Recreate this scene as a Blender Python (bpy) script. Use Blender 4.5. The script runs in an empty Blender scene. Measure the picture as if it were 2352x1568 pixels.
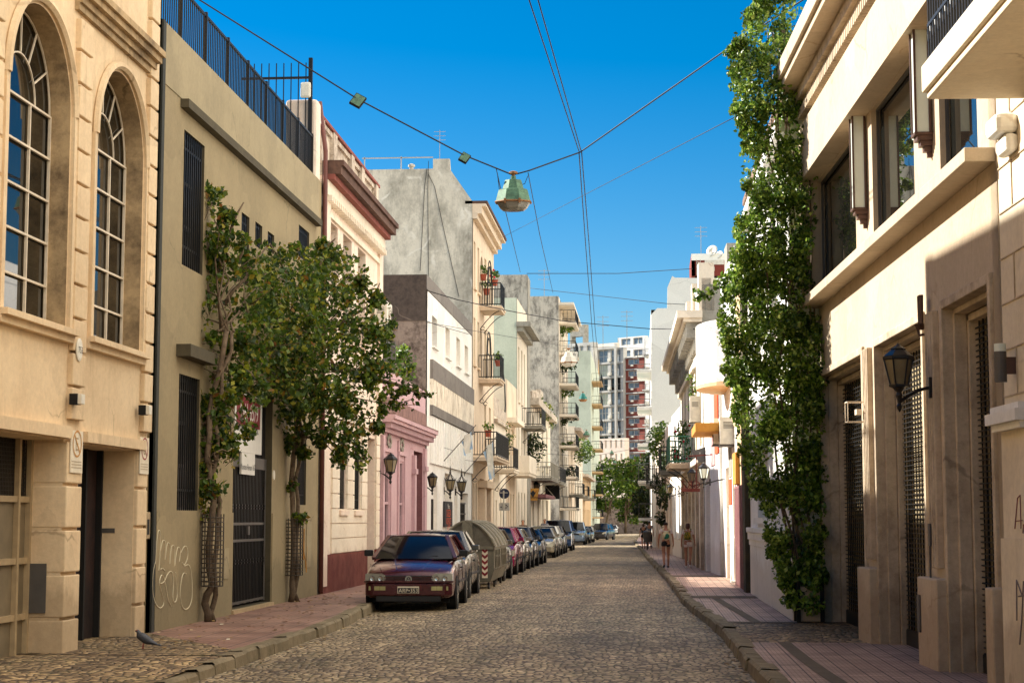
import bpy, bmesh, math, random
from mathutils import Vector, Matrix, noise as mnoise
random.seed(7)
R = math.radians
sc = bpy.context.scene
col = sc.collection
# ---------------------------------------------------------------- camera
PITCH, YAW, CZ, FPX = R(5.824), R(4.4655), 1.72, 4000.0
cd = bpy.data.cameras.new('camera'); cam = bpy.data.objects.new('camera', cd); col.objects.link(cam)
cam.location = (0, 0, CZ); cam.rotation_euler = (R(90) + PITCH, 0, YAW)
cd.sensor_width = 36; cd.lens = 36 * FPX / 2352; cd.clip_end = 6000; cd.clip_start = .1
sc.camera = cam
# ---------------------------------------------------------------- world, sun, exposure
FILL_GLOW = 18.8  # brightness of the unseen fill glow added to the sky
SUN = Vector((1, -.43, -.70)).normalized()
w = bpy.data.worlds.new('World'); sc.world = w; w.use_nodes = True
nt = w.node_tree; bg = nt.nodes['Background']
sky = nt.nodes.new('ShaderNodeTexSky'); sky.sky_type = 'NISHITA'; sky.sun_disc = False
sky.sun_elevation = math.asin(-SUN.z); sky.sun_rotation = math.atan2(-SUN.x, -SUN.y)
sky.altitude = 0; sky.air_density = 1.0; sky.dust_density = .25; sky.ozone_density = 3.5
hs = nt.nodes.new('ShaderNodeHueSaturation'); hs.inputs['Saturation'].default_value = 1.55; hs.inputs['Value'].default_value = .93
nt.links.new(sky.outputs[0], hs.inputs['Color']); # bright cloud glow added outside the frame to light the shaded left facades
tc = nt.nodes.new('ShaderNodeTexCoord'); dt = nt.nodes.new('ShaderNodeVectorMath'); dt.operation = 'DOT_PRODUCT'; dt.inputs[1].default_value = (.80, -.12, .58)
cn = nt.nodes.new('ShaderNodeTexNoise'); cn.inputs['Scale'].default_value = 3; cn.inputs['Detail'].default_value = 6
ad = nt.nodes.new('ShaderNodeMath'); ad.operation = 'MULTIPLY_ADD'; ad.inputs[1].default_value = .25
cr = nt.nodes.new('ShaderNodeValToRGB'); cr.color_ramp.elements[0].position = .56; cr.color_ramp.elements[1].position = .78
cm = nt.nodes.new('ShaderNodeMix'); cm.data_type = 'RGBA'; cm.inputs[7].default_value = (FILL_GLOW * 1.0, FILL_GLOW * .93, FILL_GLOW * .82, 1)
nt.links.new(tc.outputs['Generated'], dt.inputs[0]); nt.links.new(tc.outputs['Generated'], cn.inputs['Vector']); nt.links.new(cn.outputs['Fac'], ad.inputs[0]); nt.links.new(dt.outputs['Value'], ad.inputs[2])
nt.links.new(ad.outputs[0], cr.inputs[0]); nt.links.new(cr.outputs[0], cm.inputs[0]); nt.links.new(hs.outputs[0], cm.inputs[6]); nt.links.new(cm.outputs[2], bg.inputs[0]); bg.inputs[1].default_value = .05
sl = bpy.data.lights.new('sun', 'SUN'); sl.energy = 4.15; sl.angle = R(.5); sl.color = (1, .935, .83)
so = bpy.data.objects.new('sun', sl); col.objects.link(so); so.location = (-40, 30, 60)
so.rotation_euler = SUN.to_track_quat('-Z', 'Y').to_euler()
vs = sc.view_settings; vs.view_transform = 'Standard'; vs.look = 'None'; vs.gamma = 1; vs.exposure = 1.55
sc.cycles.max_bounces = 8; sc.cycles.diffuse_bounces = 5
# ---------------------------------------------------------------- photograph measurements -> metres
CR = Matrix.Rotation(YAW, 3, 'Z') @ Matrix.Rotation(R(90) + PITCH, 3, 'X')
def ray(u, v): return CR @ Vector(((u - 1176) / FPX, -(v - 784) / FPX, -1))
def aty(u, v, y): d = ray(u, v); t = y / d.y; return Vector((d.x * t, y, CZ + d.z * t))
def gz(y): return -.003 * min(max(0, y - 45), 400)
def crop(x0, y0, k): return lambda x, y: (x0 + k * x, y0 + k * y)
c1 = crop(0, 0, .49934); c2 = crop(0, 783, .50094); c3 = crop(704.7, 156.6, .34954); c4 = crop(704.7, 626.4, .2996)
d1 = crop(783, 1096, .26632); d2 = crop(978.7, 704.7, .24967); d3 = crop(1096.1, 861.3, .24975); d4 = crop(1291.9, 548, .2996)
d5 = crop(1370.2, 978.7, .24967); d6 = crop(1565.9, 0, .49942); d7 = crop(1565.9, 783, .5007)
t1 = crop(0, 963, .24967); t2 = crop(430.6, 861.3, .2247); t3 = crop(704.7, 900.4, .2247); t4 = crop(1017.8, 1057, .12485)
t5 = crop(1331, 704.7, .19965); t6 = crop(1487.6, 939.6, .17477)
# ---------------------------------------------------------------- materials
def lin(c): return tuple(((x / 255 / 12.92) if x / 255 <= .04045 else ((x / 255 + .055) / 1.055) ** 2.4) for x in c)
def N(t, k, **kw):
    n = t.nodes.new(k)
    for a, b in kw.items():
        if a[0] == '_': n.inputs[a[1:].replace('_', ' ')].default_value = b
        else: setattr(n, a, b)
    return n
def newmat(name):
    m = bpy.data.materials.new(name); m.use_nodes = True; t = m.node_tree
    return m, t, t.nodes['Principled BSDF']
def c4l(c): return (c[0], c[1], c[2], 1)
def ramp(t, inp, stops):
    r = t.nodes.new('ShaderNodeValToRGB'); e = r.color_ramp.elements
    while len(e) < len(stops): e.new(.5)
    for i, (p, c) in enumerate(stops):
        e[i].position = p; e[i].color = c4l(c) if len(c) == 3 else c
    t.links.new(inp, r.inputs[0]); return r.outputs[0]
def posn(t, scale=(1, 1, 1)):
    g = N(t, 'ShaderNodeNewGeometry'); m = N(t, 'ShaderNodeMapping'); m.inputs['Scale'].default_value = scale
    t.links.new(g.outputs['Position'], m.inputs[0]); return m.outputs[0]
def nz(t, vec, scale, detail=5, rough=.6):
    n = N(t, 'ShaderNodeTexNoise', _Scale=scale, _Detail=detail, _Roughness=rough); t.links.new(vec, n.inputs['Vector']); return n.outputs['Fac']
def mixc(t, fac, a, b, mode='MIX'):
    m = N(t, 'ShaderNodeMix', data_type='RGBA', blend_type=mode)
    for k, x in ((0, fac), (6, a), (7, b)):
        if isinstance(x, (tuple, list)): m.inputs[k].default_value = c4l(x)
        elif isinstance(x, (int, float)): m.inputs[k].default_value = x
        else: t.links.new(x, m.inputs[k])
    return m.outputs[2]
K0, K1 = (0, 0, 0), (1, 1, 1)
def bump(t, b, h, strength=.3, dist=.02):
    n = N(t, 'ShaderNodeBump', _Strength=strength, _Distance=dist); t.links.new(h, n.inputs['Height']); t.links.new(n.outputs[0], b.inputs['Normal'])
def plaster(name, c, c2=None, amt=.5, scale=.8, streak=.35, rough=.85, bs=.25, grain=40, grime=None, lo=.42, hi=.68, crack=.5, crackc=None, wear=.3, vz=1):
    c = lin(c); c2 = lin(c2) if c2 else tuple(x * .72 for x in c)
    m, t, b = newmat(name); p = posn(t)
    f = ramp(t, nz(t, posn(t, (1, 1, vz)), scale, 12, .74), [(lo, K0), (hi, (amt,) * 3)])
    a = mixc(t, f, c, c2)
    g = grime and lin(grime) or tuple(x * .5 for x in c2)
    s = ramp(t, nz(t, posn(t, (3.2, 3.2, .3)), 1.5, 8, .75), [(.52, K0), (.8, (streak,) * 3)]); s = mixc(t, 1.0, s, ramp(t, nz(t, posn(t, (1, 1, .6)), .45, 4), [(.42, K0), (.62, K1)]), 'MULTIPLY')
    a = mixc(t, s, a, g)
    # worn speckle, repair patches and hairline cracks
    wf = ramp(t, nz(t, posn(t, (1, 1, vz)), 3.6, 14, .82), [(.53, K0), (.66, (wear,) * 3)]); a = mixc(t, wf, a, c2)
    dn = N(t, 'ShaderNodeTexNoise', _Scale=1.1, _Detail=6); t.links.new(p, dn.inputs['Vector'])
    va = N(t, 'ShaderNodeVectorMath', operation='MULTIPLY_ADD'); t.links.new(dn.outputs['Color'], va.inputs[0]); va.inputs[1].default_value = (.9, .9, .9); t.links.new(p, va.inputs[2])
    vp = N(t, 'ShaderNodeTexVoronoi', _Scale=.55); t.links.new(va.outputs[0], vp.inputs['Vector']); sp = N(t, 'ShaderNodeSeparateColor'); t.links.new(vp.outputs['Color'], sp.inputs[0])
    a = mixc(t, 1.0, a, ramp(t, sp.outputs[0], [(.15, (.93,) * 3), (.85, (1.05,) * 3)]), 'MULTIPLY')
    vc = N(t, 'ShaderNodeTexVoronoi', feature='DISTANCE_TO_EDGE', _Scale=.5); t.links.new(va.outputs[0], vc.inputs['Vector'])
    cm_ = mixc(t, 1.0, ramp(t, vc.outputs['Distance'], [(.003 if not crackc else .012, (crack,) * 3), (.010 if not crackc else .03, K0)]), ramp(t, nz(t, p, .7, 3), [(.5, K0), (.6, K1)]), 'MULTIPLY')
    a = mixc(t, cm_, a, lin(crackc) if crackc else g)
    sx = N(t, 'ShaderNodeSeparateXYZ'); gp = N(t, 'ShaderNodeNewGeometry'); t.links.new(gp.outputs['Position'], sx.inputs[0])
    mz = N(t, 'ShaderNodeMath', operation='MULTIPLY_ADD'); t.links.new(nz(t, posn(t, (1, 1, .5)), 1.6, 8, .7), mz.inputs[0]); mz.inputs[1].default_value = -1.5; t.links.new(sx.outputs[2], mz.inputs[2])
    a = mixc(t, ramp(t, mz.outputs[0], [(.0, (.4,) * 3), (.28, K0)]), a, g)
    fi = ramp(t, nz(t, p, 14, 6, .7), [(.3, (.9,) * 3), (.7, (1.06,) * 3)])
    a = mixc(t, 1.0, a, fi, 'MULTIPLY')
    t.links.new(a, b.inputs['Base Color']); b.inputs['Roughness'].default_value = rough; b.inputs['Specular IOR Level'].default_value = .25
    bump(t, b, nz(t, p, grain, 6, .7), bs, .012)
    return m
def flat(name, c, rough=.5, metal=0, var=.15, vs_=6, coat=0, spec=.5, bs=0):
    c = lin(c); m, t, b = newmat(name)
    f = ramp(t, nz(t, posn(t), vs_, 5), [(.35, tuple(x * (1 - var) for x in c)), (.65, tuple(min(1, x * (1 + var * .5)) for x in c))])
    t.links.new(f, b.inputs['Base Color']); b.inputs['Roughness'].default_value = rough; b.inputs['Metallic'].default_value = metal
    b.inputs['Coat Weight'].default_value = coat; b.inputs['Specular IOR Level'].default_value = spec
    if bs: bump(t, b, nz(t, posn(t), vs_ * 4, 5), bs, .01)
    return m
def glassmat(name, c, rough=.04, spec=.5, wav=.0, ior=1.5, coat=0):
    m, t, b = newmat(name); c = lin(c)
    f = ramp(t, nz(t, posn(t), 1.5, 3), [(.4, tuple(x * .6 for x in c)), (.6, c)])
    t.links.new(f, b.inputs['Base Color']); b.inputs['Roughness'].default_value = rough; b.inputs['IOR'].default_value = 1.6
    b.inputs['IOR'].default_value = ior; b.inputs['Coat Weight'].default_value = coat; b.inputs['Coat Roughness'].default_value = .02
    if wav: bump(t, b, nz(t, posn(t), .9, 2), wav, .05)
    return m
def leafmat(name, stops, trans=.3, rough=.45):
    m, t, b = newmat(name); g = N(t, 'ShaderNodeNewGeometry')
    cc = ramp(t, g.outputs['Random Per Island'], [(p, lin(c)) for p, c in stops])
    cl = ramp(t, nz(t, posn(t), 1.8, 3), [(.35, (.6,) * 3), (.65, (1.2,) * 3)])
    cc = mixc(t, 1.0, cc, cl, 'MULTIPLY')
    t.links.new(cc, b.inputs['Base Color']); b.inputs['Roughness'].default_value = rough; b.inputs['Specular IOR Level'].default_value = .35
    tr = N(t, 'ShaderNodeBsdfTranslucent'); t.links.new(cc, tr.inputs[0]); mx = N(t, 'ShaderNodeMixShader', _Fac=trans)
    o = t.nodes['Material Output']; t.links.new(b.outputs[0], mx.inputs[1]); t.links.new(tr.outputs[0], mx.inputs[2]); t.links.new(mx.outputs[0], o.inputs[0])
    return m
def cobblemat(name, sx=9, sy=7.5, cols=((106, 88, 68), (172, 150, 118), (214, 190, 152)), moss=.45):
    m, t, b = newmat(name); p = posn(t, (sx, sy, 0))
    # wavy rows
    wn = N(t, 'ShaderNodeTexNoise', _Scale=.25, _Detail=2); t.links.new(p, wn.inputs['Vector'])
    va = N(t, 'ShaderNodeVectorMath', operation='MULTIPLY_ADD'); t.links.new(wn.outputs['Color'], va.inputs[0]); va.inputs[1].default_value = (3, 3, 0); t.links.new(p, va.inputs[2])
    v = N(t, 'ShaderNodeTexVoronoi', voronoi_dimensions='2D', feature='DISTANCE_TO_EDGE', _Scale=1, _Randomness=.55); t.links.new(va.outputs[0], v.inputs['Vector'])
    vc = N(t, 'ShaderNodeTexVoronoi', voronoi_dimensions='2D', _Scale=1, _Randomness=.55); t.links.new(va.outputs[0], vc.inputs['Vector'])
    sep = N(t, 'ShaderNodeSeparateColor'); t.links.new(vc.outputs['Color'], sep.inputs[0])
    a = ramp(t, sep.outputs[0], [(0, lin(cols[0])), (.5, lin(cols[1])), (1, lin(cols[2]))])
    big = ramp(t, nz(t, posn(t), .35, 5), [(.35, (.72,) * 3), (.65, (1.2,) * 3)])
    a = mixc(t, 1.0, a, big, 'MULTIPLY')
    a = mixc(t, 1.0, a, ramp(t, nz(t, posn(t, (1.1, .05, 1)), 1.2, 4, .6), [(.38, (.78,) * 3), (.62, (1.15,) * 3)]), 'MULTIPLY')
    edge = ramp(t, v.outputs['Distance'], [(.02, (1,) * 3), (.16, K0)])
    mo = ramp(t, nz(t, posn(t), 1.1, 6, .7), [(.46, lin((40, 34, 28))), (.62, lin((64, 70, 30)))])
    a = mixc(t, edge, a, mo)
    gr = ramp(t, nz(t, posn(t, (1, .6, 1)), .8, 8, .75), [(.56, K0), (.7, (moss,) * 3)])
    a = mixc(t, gr, a, lin((88, 86, 40)))
    t.links.new(a, b.inputs['Base Color']); b.inputs['Roughness'].default_value = .62; b.inputs['Specular IOR Level'].default_value = .4
    h = ramp(t, v.outputs['Distance'], [(0, K0), (.25, (.75,) * 3), (.5, K1)])
    hh = N(t, 'ShaderNodeMath', operation='MULTIPLY_ADD'); t.links.new(nz(t, posn(t), 30, 4), hh.inputs[0]); hh.inputs[1].default_value = .35; t.links.new(h, hh.inputs[2])
    bump(t, b, hh.outputs[0], .9, .035)
    return m
def tilemat(name, c, c2, size=.4, sub=True):
    m, t, b = newmat(name); br = N(t, 'ShaderNodeTexBrick', offset=0.0)
    t.links.new(posn(t), br.inputs['Vector'])
    for k, x in (('Scale', 1), ('Mortar Size', .008), ('Brick Width', size), ('Row Height', size)): br.inputs[k].default_value = x
    br.inputs['Color1'].default_value = c4l(lin(c)); br.inputs['Color2'].default_value = c4l(lin(c2)); br.inputs['Mortar'].default_value = c4l(lin((70, 55, 48)))
    b2 = N(t, 'ShaderNodeTexBrick', offset=0.0); t.links.new(posn(t), b2.inputs['Vector'])
    for k, x in (('Scale', 1), ('Mortar Size', .006), ('Brick Width', size / 4), ('Row Height', size)): b2.inputs[k].default_value = x
    b2.inputs['Color1'].default_value = b2.inputs['Color2'].default_value = (1, 1, 1, 1); b2.inputs['Mortar'].default_value = (.68, .65, .62, 1)
    a = mixc(t, 1.0, br.outputs[0], b2.outputs[0], 'MULTIPLY')
    g = ramp(t, nz(t, posn(t), .9, 7, .7), [(.35, (.6,) * 3), (.62, (1.12,) * 3)]); a = mixc(t, 1.0, a, g, 'MULTIPLY')
    t.links.new(a, b.inputs['Base Color']); b.inputs['Roughness'].default_value = .6
    bump(t, b, b2.outputs[1], -.4, .01)
    return m
M = {}
M['cream'] = plaster('cream plaster', (228, 204, 168), (204, 176, 140), .65, .8, .5, grime=(120, 96, 70))
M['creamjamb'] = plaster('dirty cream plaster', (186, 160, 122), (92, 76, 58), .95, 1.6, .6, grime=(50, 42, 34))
M['greygreen'] = plaster('grey green plaster', (158, 142, 110), (140, 126, 98), .8, .5, .22, grime=(98, 92, 72))
M['greygreentop'] = plaster('weathered grey green parapet', (164, 150, 120), (144, 132, 106), .8, 1.2, .5, grime=(108, 100, 80))
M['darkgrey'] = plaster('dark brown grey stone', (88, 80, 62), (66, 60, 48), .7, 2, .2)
M['seam'] = flat('dark seam', (48, 48, 40), .8)
M['iron'] = flat('black iron', (28, 27, 27), .45, .3, .2, 20)
M['irongrey'] = flat('grey painted iron', (84, 80, 76), .5, .1)
M['pinkcream'] = plaster('pale pinkish plaster', (238, 222, 204), (222, 196, 176), .7, .9, .3, grime=(170, 140, 120))
M['white'] = plaster('white plaster', (242, 240, 234), (226, 222, 212), .6, .7, .2, grime=(190, 175, 155))
M['warmwhite'] = plaster('warm white plaster', (238, 226, 206), (220, 204, 180), .6, .7, .25, grime=(170, 145, 118))
M['weathered'] = plaster('weathered parapet plaster', (214, 200, 182), (120, 98, 82), .9, 3, .5, grime=(60, 48, 42))
M['browncornice'] = plaster('brown cornice', (108, 82, 70), (70, 50, 44), .9, 3, .5)
M['redtrim'] = plaster('red trim', (150, 88, 78), (110, 64, 58), .8, 4, .4)
M['oxblood'] = plaster('oxblood dado paint', (112, 52, 46), (150, 96, 80), .8, 2.5, .5, grime=(70, 34, 32))
M['pink'] = plaster('pink painted plaster', (202, 170, 174), (186, 152, 158), .6, 1.2, .2, grime=(170, 110, 112))
M['pinkdirty'] = plaster('grimy pink parapet', (150, 118, 112), (98, 76, 70), .9, 3, .5)
M['plum'] = plaster('plum granular plaster', (142, 96, 98), (118, 76, 80), .7, 8, .2)
M['bitumen'] = plaster('dark waterproofed wall', (92, 80, 72), (58, 50, 46), .8, 5, .2, grime=(150, 134, 118), bs=.6, wear=.6)
M['brownwall'] = plaster('brown weathered wall', (156, 138, 124), (84, 70, 62), .95, 1.6, .6, grime=(60, 50, 44), bs=.5, lo=.46, hi=.6, wear=.7)
M['greyband'] = plaster('grey band paint', (132, 126, 120), (112, 106, 102), .7, 2, .4)
M['rough white'] = plaster('rough textured white plaster', (240, 230, 212), (176, 158, 136), .8, 5, .7, bs=1, grain=9, vz=.35, lo=.5, hi=.56)
M['greymottle'] = plaster('mottled grey gable plaster', (216, 210, 194), (134, 130, 118), .85, .8, .85, grime=(88, 84, 76), bs=.4, lo=.44, hi=.64, crack=.8, crackc=(234, 230, 218), wear=.5, vz=.55)
M['spotgrey'] = plaster('spotted grey plaster', (202, 196, 182), (104, 100, 94), .85, 1.5, .9, grime=(64, 62, 60), lo=.46, hi=.6, wear=.8, vz=.5)
M['palegreen'] = plaster('pale greenish plaster', (214, 222, 202), (190, 200, 180), .8, .5, .4, grime=(150, 156, 140))
M['peach'] = plaster('peach plaster', (232, 212, 186), (214, 190, 164), .6, .8, .3, grime=(150, 120, 92))
M['stonebeige'] = plaster('beige stucco', (200, 182, 156), (180, 160, 134), .6, .5, .3, grime=(150, 122, 94), bs=.4)
M['stonedark'] = plaster('weathered beige stucco frame', (204, 186, 160), (150, 130, 108), .8, 1.8, .55, grime=(100, 86, 70), bs=.4)
M['stoneblock'] = plaster('cream stucco', (232, 218, 192), (214, 196, 166), .6, .8, .35, grime=(160, 136, 108))
M['brick'] = plaster('dark red brick', (128, 58, 48), (104, 46, 40), .7, 3, .2)
M['farconcrete'] = plaster('pale concrete', (204, 202, 194), (164, 162, 156), .7, .3, .4); M['farbrick'] = plaster('far brick', (150, 84, 72), (132, 74, 64), .5, .4, .1)
M['pane blue'] = glassmat('bluish panes', (140, 156, 170), .1); M['pane pale'] = glassmat('curtained panes', (176, 182, 180), .2); M['concrete'] = plaster('raw concrete', (168, 164, 152), (120, 116, 106), .9, 2, .5)
M['tower'] = plaster('off white render', (242, 242, 234), (232, 232, 222), .5, .3, .12)
M['rust'] = flat('weathered brown wood', (132, 104, 84), .8, 0, .35, 9)
M['orange'] = plaster('orange paint', (226, 96, 58), (206, 84, 50), .6, 2, .2)
M['mauve'] = plaster('mauve paint', (206, 160, 158), (190, 146, 146), .6, 1, .1)
M['ochre'] = plaster('ochre paint', (206, 150, 72), (176, 124, 60), .7, 3, .3)
M['sandy'] = plaster('sandy plaster', (222, 190, 148), (200, 168, 126), .6, 1, .2)
M['blueglass'] = glassmat('window glass', (24, 28, 32), .03, wav=.02)
M['darkglass'] = glassmat('dim window glass', (20, 20, 20), .08)
M['curtain'] = plaster('yellowed curtain', (150, 126, 78), (110, 92, 56), .9, 2, .9)
M['skyglass'] = glassmat('large window glass', (26, 26, 22), .012)
M['shutter'] = flat('green grey shutter', (140, 150, 138), .7)
M['wood'] = flat('pale painted wood', (222, 208, 186), .6)
M['tanframe'] = flat('tan painted steel', (168, 146, 112), .6)
M['garage'] = flat('khaki garage panel', (120, 106, 82), .6, 0, .2, 3)
M['black'] = flat('near black', (16, 14, 13), .9)
M['doordark'] = plaster('dark battered door paint', (52, 34, 30), (24, 18, 18), .9, 4, .6, grime=(14, 20, 22))
M['bronze'] = flat('brown bronze metal', (92, 66, 54), .5, .3)
M['opal'] = flat('opal glass', (218, 226, 214), .35, 0, .05)
M['lampglass'] = glassmat('frosted amber lamp glass', (132, 118, 88), .25)
M['lamppost'] = flat('black lamp iron', (30, 28, 28), .4, .2)
M['sign white'] = flat('white sign plate', (226, 214, 190), .55, 0, .1)
M['sign orange'] = flat('faded orange sign paint', (196, 140, 66), .6)
M['sign red'] = flat('faded red sign paint', (146, 48, 40), .6)
M['poster'] = flat('poster white', (226, 222, 214), .6, 0, .05)
M['crimson'] = flat('crimson print', (124, 20, 34), .6)
M['ink'] = flat('dark ink', (36, 34, 38), .7)
M['navy'] = flat('navy sign back', (24, 32, 64), .5)
M['pole'] = flat('galvanised pole', (190, 182, 168), .5, .3)
M['acwhite'] = flat('off white enamel', (222, 216, 200), .45)
M['acdark'] = flat('dark fan grille', (88, 84, 76), .6)
M['luminaire'] = flat('oxidised green enamel', (88, 124, 96), .5, .2, .4, 9)
M['rusty'] = flat('rusty metal', (150, 104, 62), .7, .2, .4, 12)
M['lens'] = flat('cloudy plastic lens', (132, 126, 114), .3, 0, .2, 12)
M['teal'] = flat('teal enamel', (40, 120, 110), .5, .1, .2)
M['cable'] = flat('black cable', (26, 26, 30), .7)
M['trunk'] = plaster('brown bark', (124, 106, 86), (74, 60, 48), .95, 9, .5, bs=.9, grain=16)
M['wire'] = flat('rusty wire mesh', (74, 66, 56), .6, .4)
M['terracotta'] = flat('terracotta pot', (168, 84, 60), .8)
M['leafbou'] = leafmat('bougainvillea leaves', [(0, (44, 66, 24)), (.45, (76, 102, 34)), (.75, (108, 128, 40)), (.93, (160, 156, 50)), (1, (140, 90, 44))], .42)
M['leafivy'] = leafmat('ivy leaves', [(0, (52, 76, 28)), (.45, (92, 124, 42)), (.8, (140, 166, 60)), (1, (190, 204, 110))], .35, .28)
M['leaftree'] = leafmat('plane tree leaves', [(0, (48, 76, 26)), (.5, (84, 116, 36)), (1, (140, 160, 52))], .35)
M['leafdark'] = leafmat('dark tree leaves', [(0, (28, 46, 24)), (.6, (48, 68, 32)), (1, (90, 100, 40))])
M['conduit'] = flat('faded marker ink', (120, 108, 104), .8)
M['spray'] = flat('thin pale spray paint', (206, 194, 164), .8)
M['litter'] = leafmat('dry leaf litter', [(0, (90, 64, 40)), (.5, (140, 108, 62)), (.9, (176, 150, 96)), (1, (214, 206, 190))], .1, .7)
M['flower'] = flat('red petals', (190, 20, 50), .6)
M['cobble'] = cobblemat('cobblestones', 11.5, 9.5)
M['cobble2'] = cobblemat('small cobbles', 10, 10, ((88, 70, 52), (150, 124, 92), (200, 170, 126)), .15)
M['tileL'] = tilemat('worn red pavement tiles', (140, 104, 88), (156, 122, 106))
M['tileR'] = tilemat('pink pavement tiles', (194, 162, 142), (178, 146, 128), .2)
M['tileD'] = plaster('grey brown tile border', (126, 112, 94), (106, 94, 78), .8, 3, .1)
M['kerb'] = plaster('granite kerb', (168, 150, 124), (112, 98, 80), .9, 2.2, .2, bs=.5, grime=(80, 76, 46))
M['ground'] = plaster('dusty ground', (120, 112, 96), (96, 90, 78), .8, .3, 0)
M['gutter'] = flat('reddish brown downpipe', (110, 64, 56), .6)
M['greenrail'] = flat('green painted rail', (40, 110, 86), .5)
M['flagblue'] = flat('faded light blue cloth', (150, 176, 200), .8); M['flagwhite'] = flat('faded white cloth', (206, 202, 190), .8)
# ---------------------------------------------------------------- mesh builder
class MB:
    def __init__(s): s.v = []; s.f = []
    def quad(s, *p):
        n = len(s.v); s.v += [Vector(q) for q in p]; s.f.append(tuple(range(n, n + len(p))))
    def prism(s, pts, ext):
        n = len(s.v); k = len(pts); e = Vector(ext); s.v += [Vector(q) for q in pts] + [Vector(q) + e for q in pts]
        s.f.append(tuple(range(n, n + k))); s.f.append(tuple(range(n + 2 * k - 1, n + k - 1, -1)))
        for i in range(k): j = (i + 1) % k; s.f.append((n + i, n + k + i, n + k + j, n + j))
    def box(s, a, b):
        x0, y0, z0 = a; x1, y1, z1 = b
        s.prism([(x0, y0, z0), (x1, y0, z0), (x1, y1, z0), (x0, y1, z0)], (0, 0, z1 - z0))
    def obox(s, c, ex, ey, ez):
        c = Vector(c); ex, ey, ez = Vector(ex), Vector(ey), Vector(ez)
        s.prism([c - ex - ey - ez, c + ex - ey - ez, c + ex + ey - ez, c - ex + ey - ez], ez * 2)
    def bar(s, a, b, w_, h=None):
        a = Vector(a); b = Vector(b); d = b - a
        if d.length < 1e-6: return
        up = Vector((0, 0, 1)) if abs(d.normalized().z) < .95 else Vector((0, 1, 0))
        x = d.cross(up).normalized(); y = x.cross(d).normalized(); h = h or w_
        s.obox((a + b) / 2, x * w_ / 2, y * h / 2, d / 2)
    def tube(s, pts, r, k=6, cap=True):
        pts = [Vector(p) for p in pts]; rs = r if isinstance(r, (list, tuple)) else [r] * len(pts); n0 = len(s.v); up = None
        for i, p in enumerate(pts):
            d = (pts[min(i + 1, len(pts) - 1)] - pts[max(i - 1, 0)]).normalized()
            if up is None: up = d.orthogonal().normalized()
            x = (up - d * up.dot(d))
            x = x.normalized() if x.length > 1e-5 else d.orthogonal().normalized()
            up = x; y = d.cross(x)
            for j in range(k):
                a = 2 * math.pi * j / k; s.v.append(p + (x * math.cos(a) + y * math.sin(a)) * rs[i])
        for i in range(len(pts) - 1):
            for j in range(k):
                a = n0 + i * k + j; b = n0 + i * k + (j + 1) % k; s.f.append((a, b, b + k, a + k))
        if cap:
            s.f.append(tuple(range(n0 + k - 1, n0 - 1, -1))); e = n0 + (len(pts) - 1) * k; s.f.append(tuple(range(e, e + k)))
    def lathe(s, prof, c, k=12, a0=0, axis=None, sx=1, sy=1):
        c = Vector(c); n0 = len(s.v)
        Mx = Matrix.Identity(3) if axis is None else Vector((0, 0, 1)).rotation_difference(Vector(axis)).to_matrix()
        for r, z in prof:
            for j in range(k):
                a = a0 + 2 * math.pi * j / k; s.v.append(c + Mx @ Vector((r * math.cos(a) * sx, r * math.sin(a) * sy, z)))
        for i in range(len(prof) - 1):
            for j in range(k):
                a = n0 + i * k + j; b = n0 + i * k + (j + 1) % k; s.f.append((a, b, b + k, a + k))
        s.f.append(tuple(range(n0 + k - 1, n0 - 1, -1))); e = n0 + (len(prof) - 1) * k; s.f.append(tuple(range(e, e + k)))
    def ball(s, c, r, k=10, sc3=(1, 1, 1)):
        c = Vector(c); prof = [(max(.001, math.sin(math.pi * i / k)), -math.cos(math.pi * i / k)) for i in range(k + 1)]; n0 = len(s.v)
        s.lathe(prof, (0, 0, 0), k)
        for i in range(n0, len(s.v)):
            q = s.v[i]; s.v[i] = c + Vector((q.x * r * sc3[0], q.y * r * sc3[1], q.z * r * sc3[2]))
    def leaf(s, p, size, rng=random, flatz=.5):
        n = Vector((rng.uniform(-1, 1), rng.uniform(-1, 1), rng.uniform(-flatz, 1))).normalized()
        x = n.orthogonal().normalized(); x = Matrix.Rotation(rng.uniform(0, 6.28), 3, n) @ x; y = n.cross(x)
        a = size * rng.uniform(.5, 1.35); i = len(s.v)
        s.v += [p - x * a * .5, p + y * a * .38 + n * a * .1, p + x * a * .6, p - y * a * .38 + n * a * .1]
        s.f.append((i, i + 1, i + 2)); s.f.append((i, i + 2, i + 3))
    def build(s, name, m, parent=None, smooth=False, bevel=0, label=None):
        me = bpy.data.meshes.new(name); o0 = root_loc(parent)
        me.from_pydata([v - o0 for v in s.v], [], s.f); me.update()
        if smooth or bevel:
            pass
        me.materials.append(m if not isinstance(m, str) else M[m])
        bm = bmesh.new(); bm.from_mesh(me); bmesh.ops.recalc_face_normals(bm, faces=bm.faces); bm.to_mesh(me); bm.free()
        if smooth:
            for p in me.polygons: p.use_smooth = True
        o = bpy.data.objects.new(name, me); col.objects.link(o)
        if parent: o.parent = parent
        if bevel:
            b = o.modifiers.new('bevel', 'BEVEL'); b.width = bevel; b.segments = 2; b.limit_method = 'ANGLE'
        if label: o['label'] = label
        return o
def root_loc(p):
    while p and p.parent: p = p.parent
    return p.location.copy() if p else Vector((0, 0, 0))
def thing(name, label, cat, loc, group=None):
    o = bpy.data.objects.new(name, None); col.objects.link(o); o.location = loc; o.empty_display_size = .2
    o['label'] = label; o['category'] = cat
    if group: o['group'] = group
    return o
def tag(o, label, cat, group=None, kind=None):
    if label: o['label'] = label
    if cat: o['category'] = cat
    if group: o['group'] = group
    if kind: o['kind'] = kind
    return o
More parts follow.
